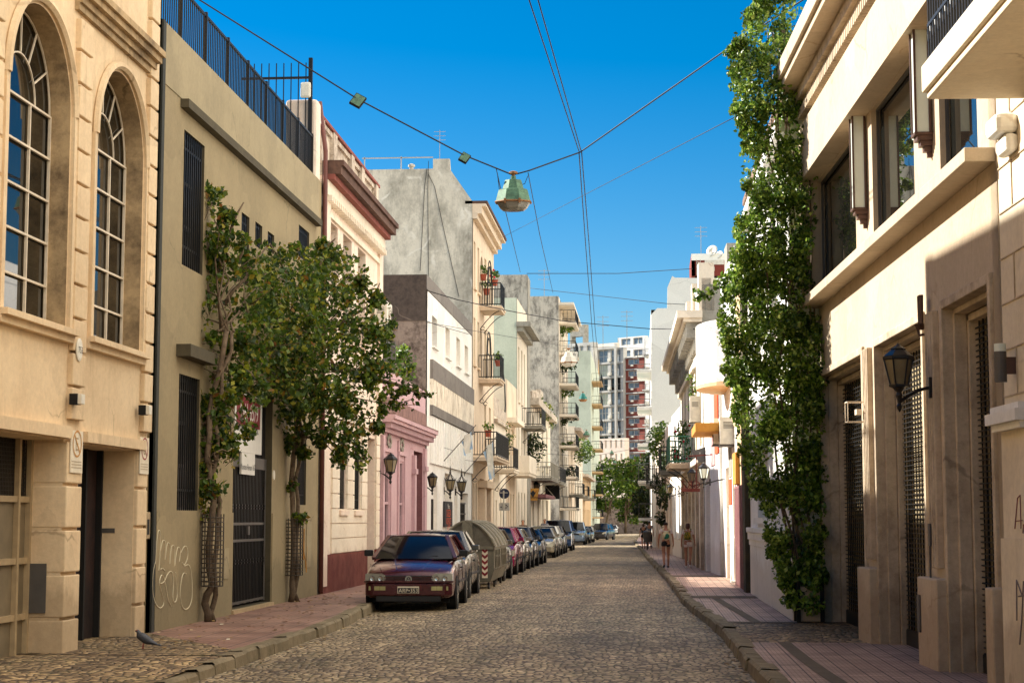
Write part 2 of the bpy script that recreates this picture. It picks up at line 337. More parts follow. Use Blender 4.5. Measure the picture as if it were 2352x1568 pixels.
def struct(o): o['kind'] = 'structure'; return o
def recenter(o):
    c = sum((Vector(b) for b in o.bound_box), Vector()) / 8; c.z = min(b[2] for b in o.bound_box)
    o.data.transform(Matrix.Translation(-c)); o.location = c; return o
_tc = {}
def text(mb, s, o, xd, up, size, ext=.004, align='CENTER', sx=1):
    if s not in _tc:
        cu = bpy.data.curves.new('t', 'FONT'); cu.body = s; cu.size = 1; cu.resolution_u = 3; ob = bpy.data.objects.new('t', cu); col.objects.link(ob)
        bpy.context.view_layer.update(); me = bpy.data.meshes.new_from_object(ob)
        _tc[s] = ([v.co.copy() for v in me.vertices], [tuple(p.vertices) for p in me.polygons]); bpy.data.objects.remove(ob); bpy.data.curves.remove(cu)
    vs_, fs = _tc[s]
    if not vs_: return
    x0 = min(v.x for v in vs_); x1 = max(v.x for v in vs_); off = (x0 + x1) / 2 if align == 'CENTER' else x0
    xd = Vector(xd).normalized(); up = Vector(up).normalized(); n0 = len(mb.v)
    for v in vs_: mb.v.append(Vector(o) + xd * (v.x - off) * size * sx + up * v.y * size)
    for f in fs: mb.f.append(tuple(n0 + i for i in f))
# ---------------------------------------------------------------- facade frames and buildings
class Frame:
    def __init__(s, A, B, out):
        s.A = Vector((A[0], A[1], 0)); d = Vector((B[0] - A[0], B[1] - A[1], 0)); s.L = d.length; s.e = d.normalized()
        s.n = Vector((s.e.y, -s.e.x, 0)); s.n = s.n if (s.n.x * out > 0 or (abs(s.n.x) < .01 and s.n.y < 0)) else -s.n
    def p(s, a, d, z): q = s.A + s.e * a + s.n * d; return Vector((q.x, q.y, z))
    def at(s, uv, d=0):
        r = ray(*uv); c = Vector((0, 0, CZ)); t = (s.A + s.n * d - c).dot(s.n) / r.dot(s.n); q = c + r * t
        return (q - s.A).dot(s.e), q.z
    def rect(s, uv0, uv1, d=0):      # top corner and bottom corner in the photograph
        a, z1 = s.at(uv0, d); b, z0 = s.at(uv1, d); return min(a, b), max(a, b), min(z0, z1), max(z0, z1)
    def box(s, mb, a0, a1, d0, d1, z0, z1):
        mb.prism([s.p(a0, d0, z0), s.p(a1, d0, z0), s.p(a1, d1, z0), s.p(a0, d1, z0)], (0, 0, z1 - z0))
    def fq(s, mb, a0, a1, d, z0, z1): mb.quad(s.p(a0, d, z0), s.p(a1, d, z0), s.p(a1, d, z1), s.p(a0, d, z1))
class Bld:
    def __init__(s, name, label, A, B, out, z1, mat, depth=9, z0=None, group=None, roof='concrete', side=None):
        s.fr = Frame(A, B, out); s.z1 = z1; s.mat = mat; s.depth = depth; s.z0 = gz(A[1]) - .3 if z0 is None else z0; s.op = []; s.side = side or mat; s.roof = roof
        s.o = thing(name, label, 'building', (A[0], A[1], gz(A[1])), group)
    def opening(s, r, rec=.2, arch=0, jamb=None): s.op.append((r[0], r[1], r[2], r[3], rec, arch, jamb))
    def window(s, r, rec=.2, cols=2, rows=2, fm='wood', gm='darkglass', bars=0, sill=.05, name='window', arch=0, fw=.05, hb=(), bm='iron', curtain=None):
        a0, a1, z0, z1 = r; fr = s.fr; s.opening(r, rec + .06, arch)
        m = MB(); zs = z1 - arch if arch else z1; d = -rec
        for k in range(cols + 1):
            x = a0 + (a1 - a0 - fw) * k / cols; fr.box(m, x, x + fw, d - min(.03, fw * .6), d + min(.03, fw * .6), z0, zs)
        for k in range(rows + 1):
            z = z0 + (zs - z0 - fw) * k / rows; fr.box(m, a0 + fw, a1 - fw, d - min(.025, fw * .5), d + min(.035, fw * .7), z, z + fw)
        if arch:
            c = (a0 + a1) / 2; rr = (a1 - a0) / 2
            for q in (1, .5):
                pts = [fr.p(c - math.cos(math.pi * i / 16) * rr * q * .97, d, zs + math.sin(math.pi * i / 16) * arch * q * .97) for i in range(17)]; m.tube(pts, fw * .5, 4)
            for i in (1, 2, 3, 4, 5):
                a = math.pi * i / 6; m.bar(fr.p(c - math.cos(a) * rr * .5, d, zs + math.sin(a) * arch * .5), fr.p(c - math.cos(a) * rr * .97, d, zs + math.sin(a) * arch * .97), fw * .7)
        w_ = m.build(name, fm, s.o)
        g = MB(); fr.fq(g, a0, a1, d - .032, z0, z1); g.build('pane', gm, w_)
        if bars:
            b = MB(); n = max(2, int((a1 - a0) / bars))
            for k in range(n):
                x = a0 + (a1 - a0) * (k + .5) / n; fr.box(b, x - .011, x + .011, -.05, -.028, z0, z1)
            for z in list(hb) or (z0 + .15 * (z1 - z0), z1 - .12 * (z1 - z0)): fr.box(b, a0, a1, -.06, -.04, z - .018, z + .018)
            b.build('grille', bm, w_)
        if sill:
            q = MB(); fr.box(q, a0 - .06, a1 + .06, -.02, .09, z0 - sill, z0 - .003); q.build('sill', s.mat, w_)
        return w_
    def band(s, name, z0, z1, d, mat, a0=None, a1=None, d0=-.02, label=None, steps=None):
        m = MB(); a0 = 0 if a0 is None else a0; a1 = s.fr.L if a1 is None else a1
        if steps:
            h = (z1 - z0) / len(steps)
            for i, q in enumerate(steps): s.fr.box(m, a0, a1 + (q if False else 0), d0, d * q, z0 + h * i, z0 + h * (i + 1))
        else: s.fr.box(m, a0, a1, d0, d, z0, z1)
        return m.build(name, mat, s.o, label=label)
    def boxes(s, name, L, mat, parent=None, bevel=0):
        if name in ('pilaster', 'window_frame', 'panel', 'door', 'door_jamb', 'patch', 'parapet_block', 'pier') and not bevel == .012:
            for b in L: m = MB(); s.fr.box(m, *b); o = m.build(name, mat, parent or s.o, bevel=bevel)
            return o
        m = MB()
        for b in L: s.fr.box(m, *b)
        return m.build(name, mat, parent or s.o, bevel=bevel)
    def balcony(s, a0, a1, z, proj, mat='warmwhite', rail='iron', h=.95, slab=.18, sp=.11, scroll=True, solid=False, bars_to=None, bd=True):
        fr = s.fr; m = MB(); fr.box(m, a0, a1, 0, proj, z - slab, z); fr.box(m, a0 - .04, a1 + .04, 0, proj + .04, z - slab * .45, z - .02)
        b = m.build('balcony', mat, s.o)
        r = MB()
        if solid: fr.box(r, a0, a1, proj - .08, proj, z, z + h); fr.box(r, a0, a0 + .08, 0, proj - .08, z, z + h); fr.box(r, a1 - .08, a1, 0, proj - .08, z, z + h)
        else:
            for zz in (z + .06, z + h): fr.box(r, a0, a1, proj - .04, proj, zz - .02, zz + .02); fr.box(r, a0, a0 + .04, 0, proj - .04, zz - .02, zz + .02); fr.box(r, a1 - .04, a1, 0, proj - .04, zz - .02, zz + .02)
            n = max(2, int((a1 - a0) / sp))
            for k in range(n + 1):
                x = a0 + (a1 - a0 - .022) * k / n; fr.box(r, x, x + .022, proj - .035, proj - .012, z + .08, z + h - .02)
            n = max(2, int(proj / sp))
            for k in range(n):
                y = (proj - .04) * k / n; fr.box(r, a0 + .01, a0 + .032, y, y + .022, z + .08, z + h - .02); fr.box(r, a1 - .03, a1 - .01, y, y + .022, z + .08, z + h - .02)
        r.build('railing', rail, b)
        if scroll:
            for x in (a0 + .15, a1 - .15):
                q = MB()
                pts = [fr.p(x, .02 + (proj - .1) * t, z - slab - .75 * (1 - t) ** 1.5 - .03) for t in [i / 8 for i in range(9)]]; q.tube(pts, .018, 5)
                pts = [fr.p(x, .12 + .08 * math.cos(t), z - slab - .75 + .08 * math.sin(t)) for t in [i * .7 for i in range(9)]]; q.tube(pts, .014, 4)
                q.build('bracket', 'iron', b)
        return b
    def finish(s, sidepts=None):
        fr = s.fr; m = MB(); L = fr.L; xs = sorted(set([0, L] + [x for o in s.op for x in (max(0, o[0]), min(L, o[1]))])); zs = sorted(set([s.z0, s.z1] + [z for o in s.op for z in (o[2], o[3])]))
        for i in range(len(xs) - 1):
            for j in range(len(zs) - 1):
                cx = (xs[i] + xs[i + 1]) / 2; cz = (zs[j] + zs[j + 1]) / 2
                if xs[i + 1] - xs[i] < 1e-5: continue
                if any(o[0] < cx < o[1] and o[2] < cz < o[3] for o in s.op): continue
                fr.fq(m, xs[i], xs[i + 1], 0, zs[j], zs[j + 1])
        mj = {}
        for a0, a1, z0, z1, rec, arch, jm in s.op:
            q = m if not jm else mj.setdefault(jm, MB())
            zt = z1 - arch; P = fr.p
            q.quad(P(a0, 0, z0), P(a0, -rec, z0), P(a0, -rec, zt), P(a0, 0, zt)); q.quad(P(a1, 0, z0), P(a1, -rec, z0), P(a1, -rec, zt), P(a1, 0, zt))
            q.quad(P(a0, 0, z0), P(a1, 0, z0), P(a1, -rec, z0), P(a0, -rec, z0))
            if not arch: q.quad(P(a0, 0, z1), P(a1, 0, z1), P(a1, -rec, z1), P(a0, -rec, z1))
            else:
                c = (a0 + a1) / 2; rr = (a1 - a0) / 2; n = 24
                pts = [(c - math.cos(math.pi * i / n) * rr, zt + math.sin(math.pi * i / n) * arch) for i in range(n + 1)]
                for i in range(n):
                    (xa, za), (xb, zb) = pts[i], pts[i + 1]
                    q.quad(P(xa, 0, za), P(xb, 0, zb), P(xb, -rec, zb), P(xa, -rec, za)); m.quad(P(xa, 0, za), P(xb, 0, zb), P(xb, 0, z1), P(xa, 0, z1))
        w_ = m.build('wall', s.mat, s.o)
        for k, q in mj.items(): q.build('reveal', k, s.o)
        sd = MB(); D = s.depth; P = fr.p
        if not sidepts: sidepts = [(0, s.z0), (D, s.z0), (D, s.z1), (0, s.z1)]
        bw = MB(); bw.quad(P(0, -.3 - .35, s.z0), P(L, -.65, s.z0), P(L, -.65, s.z1 - .02), P(0, -.65, s.z1 - .02)); bw.build('light_block', 'black', s.o)  # unseen black sheet added behind the facade to stop light leaks
        sd.prism([P(0, -a, z) for a, z in sidepts], fr.e * .25); sd.quad(P(L, 0, s.z0), P(L, -D, s.z0), P(L, -D, s.z1), P(L, 0, s.z1)); sd.quad(P(0, -D, s.z0), P(L, -D, s.z0), P(L, -D, s.z1), P(0, -D, s.z1))
        sd.build('side_wall', s.side, s.o)
        r = MB(); r.quad(P(.25, -.01, s.z1 - .01), P(L, -.01, s.z1 - .01), P(L, -D, s.z1 - .01), P(.25, -D, s.z1 - .01)); r.build('roof', s.roof, s.o)
        return s.o
# ================================================================ GROUND, ROAD, PAVEMENTS
XL = -6.95
def lerp(pts, y):
    if y <= pts[0][0]: return pts[0][1]
    for (a, p), (b, q) in zip(pts, pts[1:]):
        if y <= b: return p + (q - p) * (y - a) / (b - a)
    return pts[-1][1]
KL = [(0, -5.0), (14.5, -4.95), (17, -4.85), (18.3, -4.78), (20.2, -4.75), (27, -4.8), (33, -5.15), (60, -5.45), (95, -5.8), (150, -6.1), (450, -6.1)]
KR = [(0, 1.7), (16, 1.2), (18.4, 1.12), (20, 1.08), (25.4, 1.03), (29.2, .9), (35, .66), (50, .45), (80, -.15), (110, -.6), (130, -1.0), (160, -1.4), (450, -1.4)]
def strip(name, ys, x0f, x1f, dz, mat, nx=1, kind='structure', zf=None):
    m = MB(); rows = []
    for y in ys:
        a, b = x0f(y), x1f(y); rows.append([Vector((a + (b - a) * i / nx, y, gz(y) + (zf(a + (b - a) * i / nx, y) if zf else dz))) for i in range(nx + 1)])
    for r0, r1 in zip(rows, rows[1:]):
        for i in range(nx): m.quad(r0[i], r0[i + 1], r1[i + 1], r1[i])
    o = m.build(name, mat); o['kind'] = kind; return o
YS = [0, 5, 10, 14, 16, 17, 18, 19, 20.2, 22, 25, 27, 30, 33, 36, 40, 45, 50, 60, 70, 80, 95, 110, 130, 150, 200, 260, 330, 445]
strip('ground', [-60, 45, 100, 445, 460, 4000], lambda y: -1500, lambda y: 1500, -.08, 'ground')
def crown(x, y): return .05 * (1 - ((x + 1.9) / 3.4) ** 2) if abs(x + 1.9) < 3.4 else 0
strip('road', YS, lambda y: lerp(KL, y) - .05, lambda y: lerp(KR, y) + .05, 0, 'cobble', 8, zf=crown)
# left: cobbled apron in front of the cream building, tiles beyond
def edge(y): return max(.012, .15 * max(0, min(1, (y - 15) / 4.6)))
strip('apron', [0, 5, 10, 14, 15.5, 17, 18, 19, 19.6, 20.21], lambda y: XL - .6, lambda y: lerp(KL, y) - .15, 0, 'cobble2', 8, zf=lambda x, y: .15 - (.15 - edge(y)) * max(0, min(1, (x + 6.6) / 1.9)))
m = MB(); m.quad((XL - .6, 20.1, .156), (lerp(KL, 20.2) - .2, 20.1, .156), (lerp(KL, 21) - .2, 20.9, .156), (XL + .01, 24.0, .156), (XL - .6, 24.0, .156)); struct(m.build('path', 'cobble2'))
strip('sidewalk', [y for y in YS if y >= 20.2 and y <= 445], lambda y: XL - .6, lambda y: lerp(KL, y) - .2, .15, 'tileL')
strip('sidewalk', [y for y in YS if y >= 27], lambda y: lerp(KR, y) + .2, lambda y: 5, .15, 'tileR')
strip('sidewalk', [16.9, 18, 19, 20.2, 22, 22.8], lambda y: lerp(KR, y) + .2, lambda y: 5, .152, 'tileR')
strip('path', [0, 5, 10, 14, 16, 16.9], lambda y: lerp(KR, y) + .2, lambda y: 5, .15, 'cobble2')
strip('path', [22.8, 25, 27], lambda y: lerp(KR, y) + .2, lambda y: 5, .15, 'cobble2')
for a, b in ((16.9, 22.8), (27, 36)): strip('path', [a + .01] + [y for y in YS if a < y < b] + [b - .01], lambda y: lerp(KR, y) + .58, lambda y: lerp(KR, y) + .74, .157, 'tileD')
for a, b in ((27.0, 27.25), (35.4, 36.4), (49, 50)): strip('path', [a, b], lambda y: lerp(KR, y) + .2, lambda y: 3, .158, 'tileD')
rk = random.Random(3)
def kerb(K, y0, y1, sgn):
    m = MB(); y = y0
    while y < y1:
        L = rk.uniform(.55, 1.15) * (1 if y < 60 else 2.5); yb = min(y + L, y1); j = rk.uniform(-.018, .018); t = rk.uniform(-.012, .012)
        xa, xb = lerp(K, y + .02), lerp(K, yb - .02); z = (.165 if sgn > 0 or y > 19.6 else edge(y) + .014) + t * (.3 if sgn < 0 and y < 19 else 1)
        def P(x, yy, zz): return Vector((x + j, yy, gz(yy) + zz))
        m.quad(P(xa, y + .01, -.05), P(xb, yb - .012, -.05), P(xb + sgn * .02, yb - .012, z - .03), P(xa + sgn * .02, y + .01, z - .03))
        m.quad(P(xa + sgn * .02, y + .01, z - .03), P(xb + sgn * .02, yb - .012, z - .03), P(xb + sgn * .05, yb - .012, z), P(xa + sgn * .05, y + .01, z))
        m.quad(P(xa + sgn * .05, y + .01, z), P(xb + sgn * .05, yb - .012, z), P(xb + sgn * .24, yb - .012, z - .01), P(xa + sgn * .24, y + .01, z - .01))
        m.quad(P(xa, y + .01, -.05), P(xa + sgn * .02, y + .01, z - .03), P(xa + sgn * .24, y + .01, z - .03), P(xa + sgn * .24, y + .01, -.05))
        m.quad(P(xb, yb - .012, -.05), P(xb + sgn * .02, yb - .012, z - .03), P(xb + sgn * .24, yb - .012, z - .03), P(xb + sgn * .24, yb - .012, -.05))
        y = yb
    o = m.build('kerb', 'kerb'); o['kind'] = 'structure'; return o
kerb(KL, 14.6, 240, -1); kerb(KR, 0, 240, 1)
# ================================================================ LEFT SIDE
# ---- cream building with the tall arches
b = Bld('cream_building', 'cream stucco building with tall arched windows at the left edge of the photo', (XL, 0), (XL, 23.78), 1, 11.6, 'cream', 9, z0=-.1)
fr = b.fr; ZS = 3.96
for a0, a1 in ((14.6, 16.7), (18.15, 20.25), (21.2, 23.3)):
    w_ = b.window((a0, a1, ZS, 7.62), rec=.25, cols=3, rows=5, fm='wood', gm='skyglass', sill=0, arch=1.05, fw=.026, name='arched_window')
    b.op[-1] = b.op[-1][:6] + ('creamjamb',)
    m = MB()
    for k in range(26):
        x = a0 + .08 + k * (a1 - a0 - .7) / 26; m.quad(fr.p(x, -.47, ZS), fr.p(x + .05, -.43, ZS), fr.p(x + .05, -.43, 6.6), fr.p(x, -.47, 6.6))
    m.build('curtain', 'curtain', w_)
    c = (a0 + a1) / 2
    m = MB(); m.tube([fr.p(c + math.cos(math.pi * i / 24) * 1.13, .03, 6.57 + math.sin(math.pi * i / 24) * 1.13) for i in range(25)], .055, 6)
    for x in (c - 1.13, c + 1.13): fr.box(m, x - .05, x + .05, -.01, .05, ZS, 6.57)
    m.build('arch_moulding', 'cream', b.o, smooth=False)
def rustic(a0, a1, z0, z1, n, d=.07, g=.035):
    h = (z1 - z0) / n; return [(a0, a1, -.01, d, z0 + i * h + g / 2, z0 + (i + 1) * h - g / 2) for i in range(n)]
b.boxes('pilaster', rustic(20.38, 20.86, 2.9, 7.85, 12), 'cream', bevel=.012)
b.boxes('pilaster', rustic(23.38, 23.77, 2.9, 11.6, 21), 'cream', bevel=.012)
b.boxes('pilaster', rustic(16.9, 17.9, 2.9, 11.6, 21), 'cream', bevel=.012)
m = MB()
for z0, z1, d in ((3.82, 3.9, .09), (3.9, 3.97, .16)): fr.box(m, 17.95, 20.36, -.01, d, z0, z1); fr.box(m, 20.9, 23.36, -.01, d, z0, z1)
m.build('sill_course', 'cream', b.o)
m = MB()
for i, d in enumerate((.06, .1, .17, .22)): z = 7.92 + i * .085; fr.box(m, 20.3, 23.55, -.01, d, z, z + .085)
m.build('cornice', 'creamjamb', b.o)
m = MB(); fr.box(m, 12, 20.33, -.01, .1, 2.68, 2.82); fr.box(m, 20.9, 23.42, -.01, .1, 2.66, 2.79); m.build('ledge', 'cream', b.o)
# ground floor: openings and rusticated piers
b.opening((16.8, 20.31, .0, 2.66), .48); b.opening((20.87, 23.2, .05, 2.64), .5)
def pier(a0, a1, z0, n, ztop):
    h = (ztop - z0) / n; m = MB(); g = .018
    for i in range(n): fr.box(m, a0, a1, -.49, .055, z0 + i * h + g, z0 + (i + 1) * h - g)
    return m.build('pier', 'cream', b.o, bevel=.015)
pier(20.3, 20.86, .02, 5, 2.66); pier(23.21, 23.66, .05, 5, 2.66)
g = MB(); fr.box(g, 16.8, 20.3, -.46, -.42, .05, 1.95); d_ = g.build('garage_door', 'garage', b.o)
g = MB()
for x in (17.7, 18.4, 19.1, 19.85, 20.24): fr.box(g, x, x + .06, -.42, -.36, .05, 2.66)
for z in (.55, 1.2, 1.92): fr.box(g, 16.8, 20.29, -.42, -.375, z, z + .07)
g.build('door_frame', 'tanframe', d_)
g = MB()
for k in range(38): x = 18.4 + k * .05; fr.box(g, x, x + .008, -.44, -.43, 1.99, 2.66)
for k in range(13): z = 2.0 + k * .05; fr.box(g, 17.7, 20.29, -.455, -.443, z, z + .008)
g.build('grille', 'wire', d_)
g = MB(); fr.fq(g, 16.8, 20.3, -.47, 1.9, 2.66); g.build('pane', 'darkglass', d_)
g = MB(); fr.box(g, 20.87, 23.2, -.5, -.46, .05, 2.64); d_ = g.build('door', 'doordark', b.o)
g = MB(); fr.box(g, 23.0, 23.05, -.46, -.38, .1, 2.64); fr.box(g, 22.4, 22.46, -.46, -.4, .1, 2.64); g.build('door_frame', 'black', d_)
g = MB(); fr.box(g, 20.87, 23.2, -.5, .1, .0, .07); g.build('step', 'kerb', b.o)
b.finish()
def disc_ring(mb, c, xd, up, n, r0, r1, d, k=28):
    pts = [(math.cos(2 * math.pi * i / k), math.sin(2 * math.pi * i / k)) for i in range(k)]
    for i in range(k):
        a, q = pts[i], pts[(i + 1) % k]
        P = lambda t, r: Vector(c) + xd * t[0] * r + up * t[1] * r + n * d
        mb.quad(P(a, r0), P(q, r0), P(q, r1), P(a, r1))
UP = Vector((0, 0, 1))
def nopark(uv0, uv1, mat, label):
    d = .062; a0, a1, z0, z1 = fr.rect(uv0, uv1, d); c = fr.p((a0 + a1) / 2, 0, 0)
    t = thing('parking_sign', label, 'sign', fr.p((a0 + a1) / 2, d, z0))
    m = MB(); fr.box(m, a0, a1, d, d + .012, z0, z1); m.build('plate', 'sign white', t)
    zc = z1 - .31 * (z1 - z0); r = (a1 - a0) * .37; cc = fr.p((a0 + a1) / 2, 0, zc)
    m = MB(); disc_ring(m, cc, fr.e, UP, fr.n, r * .86, r * 1.0, d + .016)
    k = Vector(fr.e) * .707 - UP * .707; q = Vector(fr.e) * .707 + UP * .707; w = r * .07
    m.quad(*[cc + fr.n * (d + .017) + k * s1 * r * .9 + q * s2 * w for s1, s2 in ((-1, -1), (1, -1), (1, 1), (-1, 1))]); m.build('symbol', mat, t)
    m = MB()
    text(m, 'E', cc - UP * r * .5 + fr.n * (d + .0145), -fr.e if False else fr.e, UP, r * 1.4)
    for i in range(3): fr.fq(m, a0 + .03, a1 - .05, d + .015, z0 + .06 + i * .035, z0 + .068 + i * .035)
    m.build('lettering', 'tanframe', t)
nopark(t1(648, 95), t1(748, 495), 'sign orange', 'white plate with faded orange no-parking circle on the pier left of the dark doorway')
nopark(t1(1285, 160), t1(1358, 505), 'sign red', 'white plate with faded red no-parking circle on the pier right of the dark doorway')
for uv, lb in ((c2(349, 268), 'small black and white cube wall light above the doorway pier'), (c2(662, 318), 'small black and white cube wall light by the green wall edge')):
    a, z = fr.at(uv, .12); t = thing('cube_light', lb, 'wall light', fr.p(a, .05, z))
    m = MB(); fr.box(m, a - .05, a + .1, .05, .15, z - .06, z + .07); m.build('housing', 'black', t, bevel=.004); m = MB(); fr.box(m, a - .04, a + .09, .151, .2, z - .055, z + .065); m.build('cover', 'acwhite', t, bevel=.004)
a, z = fr.at(c2(363, 40), .08); t = thing('house_number_plaque', 'oval enamel plaque on the cream pilaster below the window sills', 'plaque', fr.p(a, .06, z))
m = MB(); m.lathe([(.001, 0), (.14, 0), (.14, .012), (.11, .02), (.001, .022)], fr.p(a, .075, z), 20, axis=fr.n, sx=1, sy=.8)
m.build('plate', 'acwhite', t); m = MB(); text(m, '753', fr.p(a, .1, z - .04), fr.e, UP, .11); m.build('numerals', 'ink', t)
for uv0, uv1, dd, lb in ((t1(262, 1045), t1(350, 1365), 'x', 'flat grey metal cover plate beside the garage door'),):
    m = MB(); m.box((XL - .42, 20.275, .62), (XL - .16, 20.29, 1.2)); o = m.build('cover_plate', 'irongrey'); tag(o, lb, 'cover plate'); recenter(o)
m = MB(); m.box((XL - .45, 23.19, 1.54), (XL - .25, 23.205, 1.60)); o = m.build('door_catch', 'irongrey'); tag(o, 'dark metal plate on the side of the pier right of the dark doorway', 'door plate'); recenter(o)
a0, a1, z0, z1 = fr.rect(t1(1335, 850), t1(1378, 1095), .0); m = MB(); fr.box(m, 23.67, 23.85, 0, .05, z0, z1); o = m.build('intercom_box', 'tanframe', bevel=.01); tag(o, 'small tan box with dark slot at the corner of the cream building', 'meter box'); recenter(o)
m2 = MB(); fr.box(m2, 23.7, 23.8, .05, .054, z0 + .06, z1 - .1); m2.build('slot', 'black', o)
# ---- grey green building
b = Bld('green_building', 'plain grey green building with barred windows and a roof railing', (XL, 23.88), (XL, 36.45), 1, 8.9, 'greygreen', 9, roof='concrete')
fr = b.fr; gfr = fr
BARS = dict(fm='irongrey', gm='darkglass', bars=.115, sill=0, cols=2, rows=3)
for r0, r1, kw in ((c1(848, 595), c1(943, 1222), dict(rec=.2)), (c1(1112, 975), c1(1148, 1300), dict(rec=.2)), (c1(1175, 1018), c1(1207, 1130), dict(rec=.2)), (c1(1232, 1062), c1(1262, 1150), dict(rec=.2)), (c1(1375, 1032), c1(1423, 1180), dict(rec=.2)), (c2(822, 148), c2(917, 775), dict(rec=.22)), (t2(1120, 640), t2(1216, 1322), dict(rec=.2))):
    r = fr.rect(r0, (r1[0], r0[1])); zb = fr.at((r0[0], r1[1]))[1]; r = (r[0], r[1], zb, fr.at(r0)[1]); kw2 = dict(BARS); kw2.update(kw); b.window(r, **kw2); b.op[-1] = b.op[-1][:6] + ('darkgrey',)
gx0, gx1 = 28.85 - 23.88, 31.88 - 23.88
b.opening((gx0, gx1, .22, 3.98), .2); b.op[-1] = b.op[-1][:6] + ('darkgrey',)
m = MB(); fr.box(m, gx0, gx1, -.16, -.1, 2.62, 2.82); fr.box(m, gx0, gx0 + .07, -.16, -.1, .25, 2.62); fr.box(m, gx1 - .1, gx1 - .03, -.16, -.1, .25, 2.62)
for z in (.27, 1.33, 1.62): fr.box(m, gx0 + .07, gx1 - .1, -.15, -.11, z, z + .045)
gate = m.build('gate', 'irongrey', b.o)
m = MB()
for k in range(26):
    x = gx0 + .1 + k * (gx1 - gx0 - .2) / 25; fr.box(m, x, x + .024, -.14, -.115, .3, 2.62); fr.box(m, x, x + .024, -.14, -.115, 2.82, 3.98)
    for z in (.95, 1.0, 1.9, 1.95): fr.box(m, x - .012, x + .036, -.15, -.1, z, z + .03) if k % 2 else None
m.build('bars', 'iron', gate)
m = MB()
for k in range(6): x = gx0 + .15 + k * .52; fr.fq(m, x, x + .2, -.185, .25, 3.98)
m.build('pane', 'sign white', gate); m = MB(); fr.fq(m, gx0, gx1, -.197, .2, 3.98); m.build('backing', 'black', gate)
m = MB(); fr.box(m, gx0 + 1.5, gx0 + 1.62, -.11, -.07, 1.45, 1.6); m.build('handle', 'irongrey', gate)
m = MB(); fr.box(m, gx0 - .06, gx1 + .06, -.2, .06, .13, .21); m.build('door_sill', 'tanframe', b.o)
m = MB(); fr.box(m, 1.27, 12.03, -.01, .13, 7.86, 7.99); m.build('ledge', 'darkgrey', b.o)
b.band('parapet', 8.0, 8.905, .012, 'greygreentop', .35, 12.3)
b.band('plinth', .1, 1.83, .025, 'greygreen', .38, gx0 - .02); b.band('plinth', .1, 1.83, .025, 'greygreen', gx1 + .02, 12.4)
m = MB(); fr.box(m, 1.3, 2.9, -.01, .22, 4.12, 4.3); m.build('awning', 'darkgrey', b.o)
m = MB(); fr.box(m, .2, .34, -.01, .03, .1, 8.9); m.build('seam', 'seam', b.o)
m = MB(); fr.box(m, 11.2, 11.7, .026, .04, .75, 1.7); m.build('hatch', 'greygreentop', b.o)
m = MB(); fr.box(m, 4.3, 4.62, .026, .04, .75, 1.25); m.build('hatch', 'greygreentop', b.o)
# roof railing
m = MB(); fr.box(m, .1, 12.1, -.14, -.1, 9.78, 9.82); fr.box(m, .1, 12.1, -.14, -.1, 8.98, 9.01)
k = 0.1
while k < 12.1: fr.box(m, k, k + .018, -.13, -.112, 8.9, 9.79); k += .115
for i in range(9): x = .1 + i * 1.49; fr.box(m, x, x + .06, -.15, -.09, 8.9, 9.86)
m.build('railing', 'iron', b.o)
m = MB(); y0 = 35.9
for k in range(9): x = -8.5 + k * .16; m.box((x, y0, 8.9), (x + .02, y0 + .02, 11.4))
m.box((-8.6, y0 - .01, 11.05), (XL - .15, y0 + .03, 11.1)); m.box((-8.6, y0 - .01, 9.1), (XL - .15, y0 + .03, 9.15)); m.box((XL - .2, y0 - .03, 8.9), (XL - .12, y0 + .05, 11.5))
m.build('roof_fence', 'iron', b.o)
m = MB(); m.box((-7.65, 35.95, 8.9), (XL - .02, 36.42, 10.62)); m.build('chimney_block', 'pinkcream', b.o, bevel=.06)
b.finish()
m = MB(); P = aty(*c1(1406, 415), 35.8); m.obox(P, (.11, 0, .0), (0, .04, 0), (0, 0, .17)); o = m.build('floodlight', 'acwhite', bevel=.04); tag(o, 'white floodlight on the rooftop fence pole', 'floodlight'); recenter(o)
# far roof shrub behind the railing
def leaves(name, blobs, n, size, mat, label, cat, seed=1, parent=None, group=None, gap=-.1, flatz=.5, kind=None):
    rng = random.Random(seed); m = MB(); tot = sum((r ** 1.55) for c, r, s3 in blobs)
    for c, r, s3 in blobs:
        k = int(n * r ** 1.55 / tot)
        for i in range(k):
            d = Vector((rng.gauss(0, 1), rng.gauss(0, 1), rng.gauss(0, 1))).normalized(); rad = r * rng.random() ** .42
            p = Vector((c[0] + d.x * rad * s3[0], c[1] + d.y * rad * s3[1], c[2] + d.z * rad * s3[2]))
            if mnoise.noise(p * 2.1) + .5 * mnoise.noise(p * 5.3) < gap and rng.random() < .9: continue
            m.leaf(p, size, rng, flatz)
    o = m.build(name, mat, parent)
    if label and not parent: tag(o, label, cat, group)
    elif label: o['label'] = label
    if kind: o['kind'] = kind
    return o
def plant(name, label, cat, base, blobs, n, size, mat='leafivy', seed=1, stems=(), group=None, pot=None, flowers=0):
    t = thing(name, label, cat, base, group); leaves('foliage', blobs, n, size, mat, None, None, seed, t)
    if stems:
        m = MB()
        for pts, r in stems: m.tube(pts, r, 6)
        m.build('stem', 'trunk', t, smooth=True)
    if pot:
        r, h = pot; m = MB(); m.lathe([(r * .7, 0), (r, h * .9), (r * 1.12, h * .9), (r * 1.12, h), (r * .9, h), (r * .9, h - .03)], base, 14); m.build('pot', 'terracotta', t)
    if flowers:
        rng = random.Random(seed + 5); m = MB()
        for i in range(flowers):
            c, r, s3 = rng.choice(blobs); m.ball(Vector(c) + Vector((rng.uniform(-r, r) * s3[0], -r * .8 * s3[1], rng.uniform(-r, r) * s3[2])), .05, 5)
        m.build('flower', 'flower', t)
    return t
